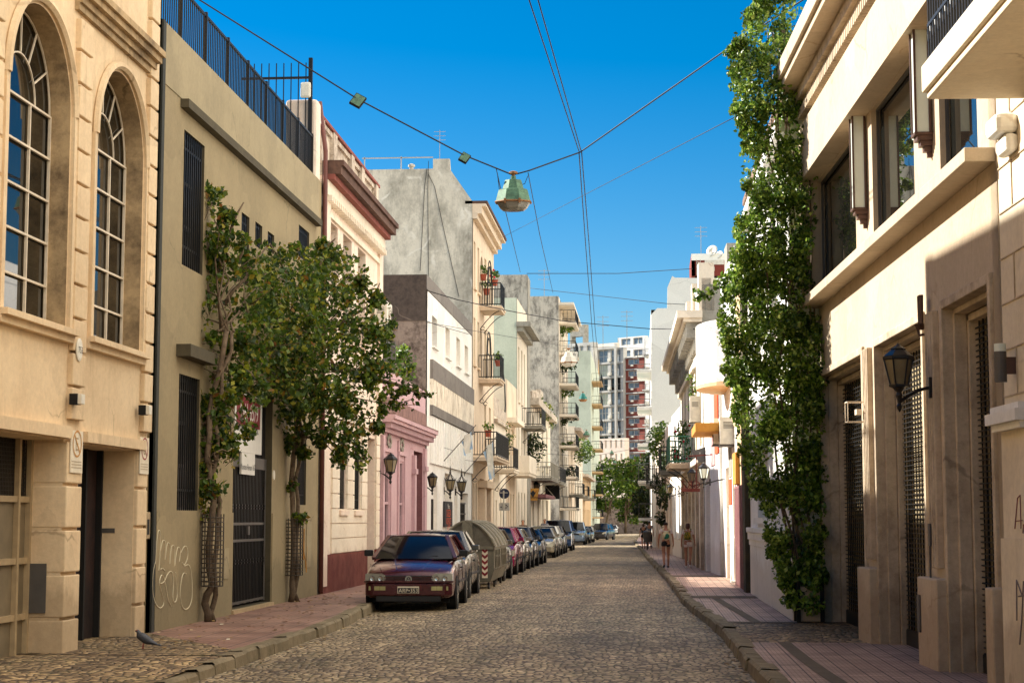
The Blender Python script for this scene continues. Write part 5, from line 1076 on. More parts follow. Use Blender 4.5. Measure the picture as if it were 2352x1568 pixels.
# ================================================================ STREET LANTERNS
def lantern(label, pos, wall, s=1.0, spike=False, arm=True, group='iron wall lanterns along the street', clear=False, pole=None):
    p = Vector(pos); t = thing('street_lantern', label, 'street lamp', p, group); k = 6
    m = MB(); m.lathe([(.16 * s, .0), (.27 * s, .5 * s)], p, k); m.build('glass', 'lampglass' if not clear else 'opal', t)
    m = MB()
    for j in range(k):
        a = 2 * math.pi * j / k; m.bar(p + Vector((.165 * s * math.cos(a), .165 * s * math.sin(a), 0)), p + Vector((.278 * s * math.cos(a), .278 * s * math.sin(a), .5 * s)), .03 * s)
    m.lathe([(.12 * s, -.06 * s), (.19 * s, -.03 * s), (.19 * s, .01 * s), (.15 * s, .02 * s)], p, k); m.lathe([(.27 * s, .48 * s), (.3 * s, .5 * s), (.3 * s, .55 * s), (.26 * s, .56 * s)], p, k); m.build('frame', 'lamppost', t)
    m = MB()
    if spike:
        for j in range(k):
            a = 2 * math.pi * j / k; m.bar(p + Vector((.27 * s * math.cos(a), .27 * s * math.sin(a), .55 * s)), p + Vector((.06 * s * math.cos(a), .06 * s * math.sin(a), .82 * s)), .025 * s); m.bar(p + Vector((.28 * s * math.cos(a), .28 * s * math.sin(a), .5 * s)), p + Vector((.33 * s * math.cos(a), .33 * s * math.sin(a), .66 * s)), .02 * s)
        m.lathe([(.07 * s, .82 * s), (.05 * s, .9 * s), (.07 * s, .95 * s), (.03 * s, 1.0 * s), (.05 * s, 1.05 * s), (.005, 1.3 * s)], p, 8)
    else: m.lathe([(.28 * s, .56 * s), (.14 * s, .68 * s), (.15 * s, .7 * s), (.04 * s, .76 * s), (.01, .8 * s)], p, k)
    m.build('cap', 'lamppost', t)
    w = Vector(wall) - p; w.z = 0; L = w.length; d = w.normalized(); m = MB()
    m.lathe([(.005, -.52 * s), (.05 * s, -.45 * s), (.06 * s, -.4 * s), (.03 * s, -.36 * s), (.04 * s, -.3 * s), (.07 * s, -.2 * s), (.05 * s, -.14 * s), (.12 * s, -.06 * s)], p, 8)
    if arm:
        m.tube([p + d * L * q + Vector((0, 0, -.33 * s + .28 * s * math.sin(q * 1.5))) for q in (.0, .15, .35, .6, .8, 1)], [.035 * s] * 6, 6); e = p + d * L + Vector((0, 0, -.05 * s)); m.obox(e, d * .02, d.cross(UP) * .05 * s, UP * .2 * s)
    if pole: m.tube([p + Vector((0, 0, -.4)), Vector((p.x, p.y, pole))], .04, 8)
    m.build('bracket', 'lamppost', t); return t
for u, v, y, s, lb, kw in ((2065, 884, 18.95, .56, 'large black street lantern on a curved arm against the near right pier', dict(wx=rx(18.95) - .08)), (690, 1026, 34.3, .5, 'black lantern half hidden in the leaves of the farther climber', {}), (512, 1000, 27.7, .5, 'black lantern almost lost in the leaves of the nearer climber', {}),
        (897, 1083, 44.9, .62, 'black lantern in front of the pink storefront windows', {}), (993, 1116, 54.3, .55, 'black lantern on a tall pole beside the pink pillar', dict(pole=.15)), (1034, 1124, 59.2, .62, 'left one of two spiked lanterns above the chalkboard', dict(spike=True)), (1060, 1127, 62.8, .62, 'right one of two spiked lanterns above the chalkboard', dict(spike=True)),
        (1617, 1098, 48.6, .55, 'clear glass lantern with grey pyramid cap on the right by the orange panel', dict(clear=True, wx=2.13)), (1590, 1105, 53, .5, 'lantern behind the hanging iron letters on the right', dict(wx=1.85)), (1540, 1132, 76, .5, 'small dark lantern on the plain white house past the walking women', dict(wx=1.4)), (1232, 1128, 106, .8, 'tiny lantern beyond the brown hanging banner', {})):
    p = W(u, v, y); wx = kw.pop('wx', XL); lantern(lb, p, (wx, y + .02, p.z), s, **kw)
# ================================================================ CABLES AND HANGING LIGHTS
def cable(label, pts, r=.016, sag=0, name='overhead_cable', n=14, ribs=0):
    P = [Vector(p) for p in pts]; out = []
    for a, b_ in zip(P, P[1:]):
        for i in range(n): t = i / n; out.append(a.lerp(b_, t) - Vector((0, 0, sag * 4 * t * (1 - t))))
    out.append(P[-1]); m = MB(); m.tube(out, r * .72, 5); o = m.build(name, 'cable', smooth=True); tag(o, label, 'cable', 'overhead cables'); return recenter(o)
Y0 = 32.7
cable('thick cable from the upper left carrying two square floodlights to the big green lamp', [W(445, -8, 30), W(822, 228, 31), W(1067, 357, 32.2), W(1178, 402, Y0)], .02)
cable('thick cable running up right from the big green lamp through the cable joint', [W(1178, 402, Y0), W(1215, 392, Y0), W(1332, 350, Y0 + .6), W(1372, 322, Y0), W(1700, 92, 29), W(1860, -10, 27.6)], .02)
cable('left one of the paired cables dropping from the top edge to the joint', [W(1212, -10, 24), W(1330, 348, 33.3)], .014)
cable('right one of the paired cables dropping from the top edge to the joint', [W(1233, -10, 24), W(1335, 348, 33.3)], .014)
cable('left one of the paired cables running on from the joint down the street', [W(1330, 350, 33.3), W(1345, 560, 45), W(1360, 755, 70), W(1382, 1000, 160)], .016)
cable('right one of the paired cables running on from the joint down the street', [W(1336, 350, 33.3), W(1353, 560, 45), W(1367, 755, 70), W(1392, 1000, 160)], .016)
cable('thin cable rising right from the cream eaves to the ivy top', [W(1152, 546, 77), W(1690, 268, 27.5)], .01)
cable('thin high cable from the grey block to the brick rooftop room', [W(1210, 628, 101), W(1420, 628, 108), W(1590, 617, 117)], .03)
cable('thin cable below the high one from the spotted wall to the white tower', [W(1212, 661, 120), W(1530, 697, 111.8), W(1640, 702, 111.8)], .025)
cable('dark sagging cable from the stained brown wall across to the right houses', [W(890, 640, 54.3), W(1050, 688, 54.5), W(1160, 712, 60), W(1300, 738, 70), W(1493, 755, 70), W(1650, 756, 50)], .022)
cable('pale thin cable strung from the white banded building at window height', [W(980, 740, 54.2), W(1080, 758, 60), W(1300, 795, 90), W(1500, 800, 111)], .012)
cable('left stay wire hanging from the big green lamp', [W(1140, 388, Y0), W(1160, 480, 34), W(1195, 625, 60)], .012)
cable('right stay wire hanging from the big green lamp', [W(1213, 397, Y0), W(1240, 540, 40), W(1270, 672, 70)], .012)
for i, (v0, v1) in enumerate(((1000, 1010), (1035, 1022), (1068, 1062), (1092, 1100))): cable(('uppermost', 'second', 'third', 'lowest')[i] + ' of four thin cables crossing the far end of the street', [W(1180, v0, 95), W(1350, v0 + 14, 130), W(1500, v1, 112)], .02)
for uv, y, lb in (((822, 232), 31, 'nearer square floodlight hanging askew on the thick cable'), ((1067, 363), 32.2, 'farther square floodlight hanging on the thick cable near the green lamp')):
    p = W(uv[0], uv[1], y); t = thing('square_floodlight', lb, 'floodlight', p, 'square floodlights on the cable'); s = .13 if y < 32 else .1
    A_ = Vector((.8, 0, -.45)).normalized(); Bv = Vector((.45, .35, .75)).normalized(); Cv = A_.cross(Bv); m = MB(); m.obox(p, A_ * s * .85, Bv * s, Cv * .03); m.build('housing', 'black', t, bevel=.008)
    m = MB(); sg = -1 if Cv.y > 0 else 1; m.obox(p + Cv * sg * .031, A_ * s * .72, Bv * s * .85, Cv * .004); m.build('lens', 'luminaire', t)
def bell(label, uv, y, s, m1='luminaire', m2='lens', wires=True):
    p = W(uv[0], uv[1], y); t = thing('hanging_street_light', label, 'hanging lamp', p, 'lamps hung over the middle of the street')
    m = MB(); m.lathe([(.30 * s, -.02 * s), (.325 * s, .0), (.27 * s, .22 * s), (.24 * s, .24 * s), (.20 * s, .24 * s), (.15 * s, .42 * s), (.05 * s, .44 * s), (.05 * s, .5 * s)], p, 8, a0=math.pi / 8, sx=1.1, sy=.8); m.build('hood', m1, t)
    m = MB(); m.lathe([(.19 * s, -.17 * s), (.25 * s, -.12 * s), (.31 * s, -.02 * s)], p, 8, a0=math.pi / 8, sx=1.1, sy=.8); m.build('lens', m2, t)
    m = MB(); m.lathe([(.035 * s, .44 * s), (.03 * s, .53 * s), (.085 * s, .54 * s), (.085 * s, .58 * s), (.03 * s, .6 * s)], p, 10); m.lathe([(.33 * s, -.025 * s), (.345 * s, -.01 * s), (.33 * s, .01 * s)], p, 8, a0=math.pi / 8, sx=1.1, sy=.8)
    for x in (-.14, .14): m.box((p.x + (x - .02) * s, p.y - .27 * s, p.z - .06 * s), (p.x + (x + .02) * s, p.y - .24 * s, p.z + .03 * s))
    m.build('fittings', 'rusty', t)
    if wires: m = MB(); m.tube([p + Vector((-.3 * s, 0, .5 * s)), p + Vector((-.25 * s, 0, .1 * s))], .008 * s, 4); m.tube([p + Vector((.28 * s, 0, .5 * s)), p + Vector((.22 * s, 0, .35 * s)), p + Vector((.05 * s, 0, .3 * s))], .008 * s, 4); m.build('wire', 'cable', t)
    return t
bell('big oxidised green street lamp hanging nearest the camera against the sky', (1179, 464), Y0, 1.0)
bell('teal street lamp hanging before the pale green slab', (1339, 917), 125, .95, 'teal', 'rusty')
bell('pale green street lamp hanging just below the teal one', (1347, 1000), 165, .95, 'luminaire', 'lens')
bell('white box shaped street lamp hanging by the stacked balconies', (1306, 832), 82, 1.15, 'acwhite', 'acwhite')
bell('small far white green lamp above the trees', (1405, 1042), 200, .8, 'luminaire', 'lens'); bell('smallest lamp hanging just over the treetops', (1412, 1064), 215, .8, 'luminaire', 'lens')
# ================================================================ AIR CONDITIONERS
def aircon(label, p, out, w=.8, h=.6, d=.3, mat='acwhite', ax=(0, 1, 0)):
    t = thing('air_conditioner', label, 'air conditioner', p, 'outdoor air conditioning units'); ax = Vector(ax); n = Vector((out, 0, 0)); p = Vector(p); m = MB()
    m.obox(p + n * d / 2, ax * w / 2, n * d / 2, UP * h / 2); m.build('case', mat, t, bevel=.012)
    m = MB(); c = p + n * (d + .002) + ax * w * .12
    for r in (.1, .17, .24): m.tube([c + ax * math.cos(a * .4) * r * h * 1.6 + UP * math.sin(a * .4) * r * h * 1.6 for a in range(17)], .008, 4)
    for k in range(5): m.obox(p + n * d * .5 - ax * (w / 2 + .002) + UP * (h * .1 + k * .035), n * d * .3, ax * .002, UP * .008)
    m.build('fan_grille', 'acdark', t); m = MB(); m.obox(p + n * d / 2 - UP * (h / 2 + .03), ax * w * .45, n * (d / 2 + .03), UP * .015); m.build('bracket', 'irongrey', t); return t
aircon('white unit above the terrace railing of the pink storefront', tuple(W(866, 730, 43.6)), 1, .9, .75, .32)
p = W(1672, 985, 44.0); aircon('farther of two beige units under the round balcony', (2.13, 45.4, p.z), -1, .85, .65, .45); aircon('nearer of two beige units half covered by ivy', (2.2, 43.9, p.z - .06), -1, .85, .68, .42)
p = W(1576, 943, 58); aircon('white unit high on the ornate building corner', (1.72, 57.5, p.z), -1, .9, .85, .35)
aircon('small white unit on the round balconied tower side', tuple(W(1312, 820, 137)), 1, .9, .8, .5)
t = thing('oval_sign', 'oval sand coloured disc sign under the rounded balcony', 'sign', tuple(W(1695, 925, 43.0))); m = MB(); c = Vector(W(1697, 926, 42.8)); m.lathe([(.001, -.03), (.42, -.03), (.42, .03), (.001, .03)], c, 26, axis=(-1, -.35, 0), sx=1.45, sy=1); m.build('disc', 'sandy', t); m = MB(); m.bar(c, c + Vector((.45, .1, 0)), .04); m.build('arm', 'irongrey', t)
# ================================================================ SIGNS, FLAGS AND WALL ITEMS
p = W(1146, 1215, 66); px_, py_ = W(1147, 1215, 68).x, 68.0; t = thing('traffic_sign', 'round navy backed traffic sign on a pale pole above the parked cars', 'traffic sign', (px_, py_, .1))
zc = W(1158, 1133, 68).z; xc = W(1158, 1133, 68).x
m = MB(); m.tube([(xc - .02, 68, 0), (xc - .02, 68, zc + .12)], .03, 8); m.build('pole', 'pole', t)
m = MB(); m.lathe([(.001, -.01), (.2, -.01), (.2, .012), (.001, .012)], (xc, 68.06, zc), 30, axis=(0, -1, 0)); t_d = m.build('disc', 'navy', t)
m = MB(); m.box((xc - .16, 68.02, zc + .02), (xc + .14, 68.045, zc + .05)); m.build('crossbar', 'pole', t)
m = MB(); m.box((xc - .2, 68.04, zc - .66), (xc + .2, 68.06, zc - .36)); pb = m.build('plate', 'pole', t)
m = MB(); 
for k, (x, z) in enumerate(((.08, -.45), (.12, -.5), (.07, -.55), (-.12, -.52))): m.ball((xc + x, 68.035, zc + z), .02, 6, (1.6, .2, 1))
m.build('stickers', 'ink', t)
t = thing('chalkboard_menu', 'black chalkboard menu with coloured writing on the white building', 'sign', (XL + .02, 61.5, 1.2)); W5 = Frame((XL, 54.4), (XL, 68.7), 1)
a0, a1, z0, z1 = W5.rect(t3(1405, 1112), t3(1405, 1375), .05); a1 = W5.at(t3(1487, 1112), .05)[0]; m = MB(); W5.box(m, a0, a1, .02, .06, z0, z1); m.build('board', 'ink', t, bevel=.01); cx = (a0 + a1) / 2
m = MB(); text(m, 'CASEZA', W5.p(cx, .064, z1 - .52), W5.e, UP, .36); text(m, 'VOLPACTE', W5.p(cx, .064, z1 - .78), W5.e, UP, .32); text(m, 'de $150', W5.p(cx, .064, z1 - .98), W5.e, UP, .26); m.build('lettering', 'orange', t)
m = MB()
for k, s_ in enumerate(('Milanesa', 'Pastas', 'Bebidas', 'Ensaladas', 'Postres')): text(m, s_, W5.p(cx, .064, z1 - 1.25 - k * .24), W5.e, UP, .26)
text(m, 'Menu', W5.p(cx, .064, z1 - .25), W5.e, UP, .26); m.build('menu_lines', 'acwhite', t)
c = W(1223, 1135, 103.05); t = thing('hanging_banner', 'orange brown hanging banner with a winged emblem over the dark gateway', 'banner', c)
x0, x1_ = W(1211, 1135, 103).x, W(1238, 1135, 103).x; z1 = W(1211, 1121, 103).z; z0 = W(1211, 1149, 103).z
m = MB(); m.quad((x0, 103.0, z0), (x1_ - .1, 103.0, z0), (x1_, 103.0, z1), (x0, 103.0, z1)); m.build('cloth', 'ochre', t)
m = MB(); cx = (x0 + x1_) / 2; n0 = []; m.quad((cx, 102.98, z1 - .55), (x0 + .05, 102.98, z1 - .08), (cx - .12, 102.98, z1 - .25), (cx, 102.98, z1 - .1), (cx + .12, 102.98, z1 - .25), (x1_ - .1, 102.98, z1 - .08)); text(m, 'KAFEINS', (cx, 102.98, z0 + .12), (1, 0, 0), UP, .17); m.build('emblem', 'ink', t)
for k, (b0, tp_, lb, ends) in enumerate((((1012, 1060), (1085, 985), 'upper flag, pale blue and white, drooping on a slanted pole by the white banded building', [(1060, 1010), (1078, 1014), (1100, 985), (1104, 972)]), ((1060, 1086), (1135, 1008), 'lower flag, pale blue and white, hanging limp from a slanted pole beside the balcony', [(1112, 1018), (1125, 1050), (1118, 1062), (1142, 1075)]))):
    ya = 58 if k == 0 else 65; y_b = ya - 2.2 if False else ya; A_ = W5.p(ya - 54.4, .05, CZ + (1192 - b0[1]) * ya / 4020); Bp = W(tp_[0], tp_[1], ya + (.9 if k == 0 else 1.2)); t = thing('flag', lb, 'flag', A_, 'flags on slanted poles')
    A_ = Vector((XL + .05, ya + .4, W(b0[0], b0[1], ya).z)); m = MB(); m.tube([A_, Bp + (Bp - A_) * .12], .018, 6); m.bar(A_ + Vector((0, 0, .5)), A_.lerp(Bp, .35), .012); m.bar(A_ - Vector((0, 0, .1)), A_ + Vector((0, 0, .6)), .03); m.build('pole', 'irongrey', t)
    d = Bp - A_; top0 = A_.lerp(Bp, .62); hang = 1.05 if k else .5
    for si, mt in enumerate(('flagblue', 'flagwhite', 'flagblue')):
        m = MB(); N_ = 8
        for i in range(4):
            for j in range(N_):
                def fp(ii, jj):
                    q = (si + ii / 4) / 3; base = top0.lerp(Bp, q); dr = jj / N_; fold = .07 * math.sin(q * 11 + dr * 2)
                    return base + Vector((fold + dr * (.28 if k else .1) * (1 - q), .1 * math.sin(q * 8 + dr * 3), -dr * hang * (1.0 + .35 * q)))
                m.quad(fp(i, j), fp(i + 1, j), fp(i + 1, j + 1), fp(i, j + 1))
        m.build('stripe', mt, t, smooth=True)
c = W(1252, 1130, 118); t = thing('black_awning_box', 'dark boxy awning sign with a diagonal stay past the banner', 'sign', c); m = MB(); m.box((XL, 118.0, c.z - .45), (XL + .95, 118.5, c.z + .45)); m.build('box', 'black', t); m = MB(); m.bar((XL, 117.95, c.z + .4), (XL + .7, 117.95, c.z - .4), .05); m.build('stay', 'pole', t)
# iron letters hanging on the right, seen from behind
c = W(1586, 1112, 52); t = thing('iron_letter_sign', 'dark red iron letters standing on a bar, seen mirrored from behind', 'sign', c); x0, x1_ = W(1565, 1125, 52).x, W(1606, 1125, 52).x; zb = W(1565, 1125, 52).z
m = MB(); m.box((x0, 51.97, zb - .05), (x1_ + .02, 52.03, zb + .05)); m.bar((x1_ - .08, 52, zb), (x1_ - .08, 52, zb + 1.0), .03); m.bar((x1_ - .3, 52, zb + 1.0), (1.9, 52, zb + 1.05), .035); m.build('bar', 'oxblood', t)
m = MB(); text(m, 'GRZ', ((x0 + x1_) / 2, 51.98, zb + .06), (-1, 0, 0), UP, .3); m.build('letter', 'oxblood', t)
c = W(1592, 1000, 60); t = thing('loudspeaker_horn', 'grey angular floodlight box hanging below the green balcony', 'floodlight', tuple(W(1605, 1040, 55))); p = W(1606, 1040, 55); m = MB(); m.prism([p + Vector((-.25, 0, .05)), p + Vector((.2, 0, .2)), p + Vector((.2, 0, -.25)), p + Vector((.02, 0, -.3))], (0, .5, 0)); m.build('box', 'irongrey', t); m = MB(); m.bar(p, p + Vector((.5, .5, .0)), .05); m.build('arm', 'pole', t)
for i, (uv, y, lb) in enumerate(((d2(570, 1195), 71, 'terracotta pot of leafy plants on the lowest balcony rail by the flags'), (c3(1160, 1395), 72, 'terracotta pot inside the top balcony of the cream apartment house'), (c3(1235, 1430), 74, 'terracotta pot with red flowers hung outside the top balcony rail'), (c3(1180, 1490), 72.2, 'lower terracotta pot on the floor of the top balcony'), (d2(660, 545), 78, 'small terracotta pot beside the middle balcony'))):
    p = W(uv[0], uv[1], y); plant('potted_plant', lb, 'potted plant', p, [((p.x, p.y, p.z + .45), .24, (1, 1, 1))], 120, .1, 'leaftree', 60 + i, pot=(.14, .26), flowers=(3 if 'red' in lb else 0))
# litter bin at the right kerb
p = Vector((lerp(KR, 100) + .35, 100, gz(100) + .15)); s_ = 1.0; t = thing('litter_bin', 'dark litter bin on a post at the far right kerb', 'litter bin', p); m = MB(); m.lathe([(.2, .45), (.24, 1.0), (.25, 1.02), (.1, 1.1)], p, 12); m.build('bin', 'irongrey', t); m = MB(); m.tube([p, p + Vector((0, 0, .5))], .04, 6); m.build('post', 'lamppost', t)

rng = random.Random(77); m = MB()
for i in range(900):
    if i % 3: y = rng.uniform(17, 60); x = lerp(KR, y) - abs(rng.gauss(0, .12)) if i % 2 else lerp(KL, y) + abs(rng.gauss(0, .2)) + .03; z = gz(y) + .02
    else: y = rng.uniform(20.5, 38); x = rng.uniform(XL + .05, lerp(KL, y) - .3); z = .17
    p = Vector((x, y, z)); q = rng.uniform(0, 6.28); r = rng.uniform(.02, .05); ax = Vector((math.cos(q), math.sin(q), .1)) * r; ay = Vector((-math.sin(q), math.cos(q), .2)) * r * .6; m.quad(p - ax, p + ay, p + ax, p - ay)
o = m.build('leaf_litter', 'litter'); tag(o, 'dry fallen leaves and scraps scattered along the kerbs and pavement', 'leaf litter', kind='stuff')

# manhole covers, facade cables and rooftop aerials
for lb, pts in (('black cable running down the cream wall beside the ruined parapet', [d2(705, 580), d2(722, 700), d2(728, 900), d2(718, 1150)]), ('thin cable stapled along the white banded building under its coping', [c4(915, 370), c4(1000, 400), c4(1100, 430), c4(1240, 470)])):
    y = 84.9 if 'ruined' in lb else 60
    m = MB(); m.tube([W(q[0], q[1], y) if y > 80 else W5.p(W5.at(q, .12)[0], .12, W5.at(q, .12)[1]) for q in pts], .04 if y > 80 else .012, 4); o = m.build('wall_cable', 'cable'); tag(o, lb, 'cable'); recenter(o)
for u, v, y, lb in ((1250, 665, 137, 'thin aerial on the spotted grey wall top'), (1385, 772, 372, 'aerial mast on the concrete flats roof'), (1010, 345, 70, 'slim aerial on the gable chimney'), (1440, 760, 380, 'tall aerial above the white penthouse'), (1610, 566, 119, 'aerial rod on the brick rooftop room')):
    p = W(u, v, y); k = y / 100; t = thing('roof_aerial', lb, 'aerial', p, 'aerials on the roofs'); m = MB(); m.bar(p - UP * .9 * k, p + UP * 1.2 * k, .03 * k); m.build('mast', 'pole', t)
    m = MB(); [m.bar(p + UP * (1.1 - i * .25) * k - Vector((.35, 0, 0)) * k, p + UP * (1.1 - i * .25) * k + Vector((.35, 0, 0)) * k, .02 * k) for i in range(3)]; m.build('antenna', 'pole', t)

for i, v in enumerate((757, 842, 905, 963, 1026, 1085)):
    y = 138.5 + (i % 3); p = W(1292 + (i % 2) * 6, v, y); nm = ('topmost', 'second', 'third', 'fourth', 'fifth', 'lowest')[i]
    plant('balcony_plant', nm + ' clump of greenery on the stacked balconies of the spotted tower', 'plant', p, [((p.x + dx, p.y + dy, p.z + dz), .42, (1, 1.2, .9)) for dx, dy, dz in ((0, 0, 0), (.5, 1, .15), (-.3, 2, -.1))], 420, .17, 'leafdark' if i % 2 else 'leaftree', 80 + i, group='plants on the tower balconies')
# ================================================================ VEHICLES
def carpaint(name, c, metal=.35, rough=.22):
    m, t, b = newmat(name); c = lin(c); f = ramp(t, nz(t, posn(t), 2.5, 5), [(.35, tuple(x * .85 for x in c)), (.7, tuple(min(1, x * 1.1 + .012) for x in c))]); t.links.new(f, b.inputs['Base Color'])
    b.inputs['Metallic'].default_value = metal; b.inputs['Roughness'].default_value = rough; b.inputs['Coat Weight'].default_value = .6; b.inputs['Coat Roughness'].default_value = .05; return m
M['tyre'] = flat('tyre rubber', (26, 25, 24), .85); M['rim'] = flat('silver rim', (170, 166, 158), .35, .8); M['carglass'] = flat('car window glass', (14, 17, 22), .08, 0, .3, 2, spec=.32); M['trim'] = flat('black plastic trim', (24, 22, 22), .55); M['headlight'] = glassmat('headlight glass', (186, 184, 168), .06); M['amber'] = glassmat('pale amber lens', (196, 190, 130), .15); M['redlens'] = glassmat('red lens', (120, 16, 16), .15)
M['chrome'] = flat('bright metal', (190, 190, 186), .2, .9)
class Car:
    def __init__(s, label, x, y, rot=0, group='cars parked along the left kerb', name='parked_car', cat='car', z=None):
        s.o = thing(name, label, cat, (x, y, (gz(y) + .012) if z is None else z), group); s.o.rotation_euler = (0, 0, rot); s.c = s.o.location.copy()
    def P(s, x, y, z): return Vector((x, y, z)) + s.c
    def box(s, m, x0, x1, y0, y1, z0, z1): m.prism([s.P(x0, y0, z0), s.P(x1, y0, z0), s.P(x1, y1, z0), s.P(x0, y1, z0)], (0, 0, z1 - z0))
def make_car(label, right_x, front_y, rot=0, L=4.0, W_=1.7, H=1.42, paint='maroon', kind='hatch', hood=.95, cowl=1.0, plate=None, detail=False, grille='trim', name='parked_car', rear_facing=False, rimr=.3, group='cars parked along the left kerb', cat='car', headl='wide', bumper=None):
    c = Car(label, right_x - W_ / 2, front_y, rot, group, name, cat); w = W_ / 2; P = c.P; rb = {'hatch': L - .25, 'sedan': L - .95, 'van': L - .05, 'pickup': 2.55 + .5, 'wagon': L - .12}[kind]
    cf = {'van': .75, 'pickup': 1.35}.get(kind, cowl); belt = hood + .03; pm = paint
    st = [(0, .86, .34, hood - .34), (.05, .93, .24, hood - .24), (.18, .97, .21, hood - .155), (.6, .99, .2, hood - .06), (cf, 1.0, .2, hood), (cf + .5, 1.0, .2, belt), (L * .6, 1.0, .2, belt + .01)]
    if kind == 'sedan': st += [(rb, .99, .22, belt + .02), (L - .2, .96, .24, belt), (L - .03, .9, .3, belt - .12)]
    elif kind == 'pickup': st += [(rb, 1, .3, belt), (L - .1, 1, .35, belt), (L, .98, .4, belt - .03)]
    else: st += [(rb, .98, .24, belt), (L - .05, .93, .3, belt - .1)]
    st.append((L, .86, .36, belt - .3)); m = MB(); rings = []
    for y, k, zb, zt in st:
        h = zt - zb; W1 = w * k
        pr = [(W1 * .9, zb), (W1 * .985, zb + h * .12), (W1, zb + h * .35), (W1, zb + h * .6), (W1 * .975, zb + h * .84), (W1 * .92, zb + h * .96), (W1 * .8, zt), (W1 * .4, zt + .022), (0, zt + .03)]
        rings.append([P(-x, y, z) for x, z in pr] + [P(x, y, z) for x, z in reversed(pr[:-1])])
    for r0, r1 in zip(rings, rings[1:]):
        for i in range(len(r0) - 1): m.quad(r0[i], r0[i + 1], r1[i + 1], r1[i])
    m.quad(*rings[0]); m.quad(*rings[-1])
    for r0, r1 in zip(rings, rings[1:]): m.quad(r0[0], r0[-1], r1[-1], r1[0])
    # merge verts for smooth shading
    body = m.build('body', pm, c.o, smooth=True); bm = bmesh.new(); bm.from_mesh(body.data); bmesh.ops.remove_doubles(bm, verts=bm.verts, dist=.0005); bmesh.ops.recalc_face_normals(bm, faces=bm.faces)
    for e in bm.edges:
        if e.is_manifold and e.calc_face_angle(0) > .75: e.smooth = False
    bm.to_mesh(body.data); bm.free()
    md = body.modifiers.new('sub', 'SUBSURF'); md.levels = md.render_levels = 1
    for e in body.data.edges: pass
    # cabin
    rh = {'van': .2, 'pickup': .5}.get(kind, .62); r_end = rb - {'hatch': .38, 'sedan': .55, 'van': .08, 'pickup': .22, 'wagon': .3}[kind]; ya, yb_ = cf + .02, rb; ra, rb2 = cf + rh + .12, r_end; wb, wr = w * .92, w * (.66 if kind in ('hatch', 'sedan', 'wagon') else .76)
    C = lambda s_, y, z: P(s_, y, z); zr = H - .05
    m = MB()
    def G(sx): return [C(sx * wb, ya, belt), C(sx * wb, yb_, belt), C(sx * wr, rb2, zr), C(sx * wr, ra, zr)]
    l, r_ = G(-1), G(1)
    gl = MB(); ins = Vector((0, 0, 0)); 
    nx, nz_ = 10, 5; gg = []
    for i in range(nz_ + 1):
        t = i / nz_; row = []
        for j in range(nx + 1):
            s_ = j / nx; q = l[0].lerp(l[3], t).lerp(r_[0].lerp(r_[3], t), s_); row.append(q + Vector((0, -.13 * (1 - (2 * s_ - 1) ** 2) - .02 * math.sin(math.pi * t), .02 * math.sin(math.pi * t))))
        gg.append(row)
    n0 = len(gl.v); gl.v += [q for row in gg for q in row]
    for i in range(nz_):
        for j in range(nx): k0 = n0 + i * (nx + 1) + j; gl.f.append((k0, k0 + 1, k0 + nx + 2, k0 + nx + 1))
    g1 = gl.build('windscreen', 'carglass', c.o, smooth=True)
    gl = MB(); gl.quad(l[1], r_[1], r_[2], l[2]); gl.build('rear_window', 'carglass', c.o)
    for q in (l, r_): gl = MB(); gl.quad(*q); gl.build('side_window', 'carglass', c.o)
    for q in (l, r_):
        m.bar(q[0], q[3], .075, .06); m.bar(q[1], q[2], .12 if kind in ('hatch', 'wagon') else .08, .06); m.bar(q[0], q[1], .04, .04); m.bar(q[3], q[2], .05, .05)
        mid = .42 if kind != 'pickup' else .9; m.bar(q[0].lerp(q[1], mid), q[3].lerp(q[2], mid - .05), .07, .03)
        if kind in ('wagon', 'van', 'sedan', 'hatch') and L > 3.8: m.bar(q[0].lerp(q[1], .78), q[3].lerp(q[2], .82), .06, .03)
    m.build('pillars', pm, c.o)
    m = MB(); n = 6; g = []
    for i in range(n + 1):
        t = i / n; y = ra - .03 + (rb2 - ra + .06) * t; row = []
        for j in range(9):
            s_ = -1 + j / 4; row.append(C(s_ * (wr + .012), y, zr + .05 * (1 - s_ * s_) * (1 - (2 * t - 1) ** 4 * .6) + .008))
        g.append(row)
    for i in range(n):
        for j in range(8): m.quad(g[i][j], g[i][j + 1], g[i + 1][j + 1], g[i + 1][j])
    m.quad(g[0][0], g[0][8], g[n][8], g[n][0])
    for row in (g[0], g[n]): m.quad(*row)
    m.build('roof', pm, c.o, smooth=False)
    if kind == 'pickup':
        m = MB(); c.box(m, -w * .85, w * .85, rb + .1, L - .1, belt + .035, belt + .045); m.build('cargo_bed', 'trim', c.o)
    # wheels
    wy = (.78, L - .8 if kind != 'sedan' else L - 1.0); R_ = rimr
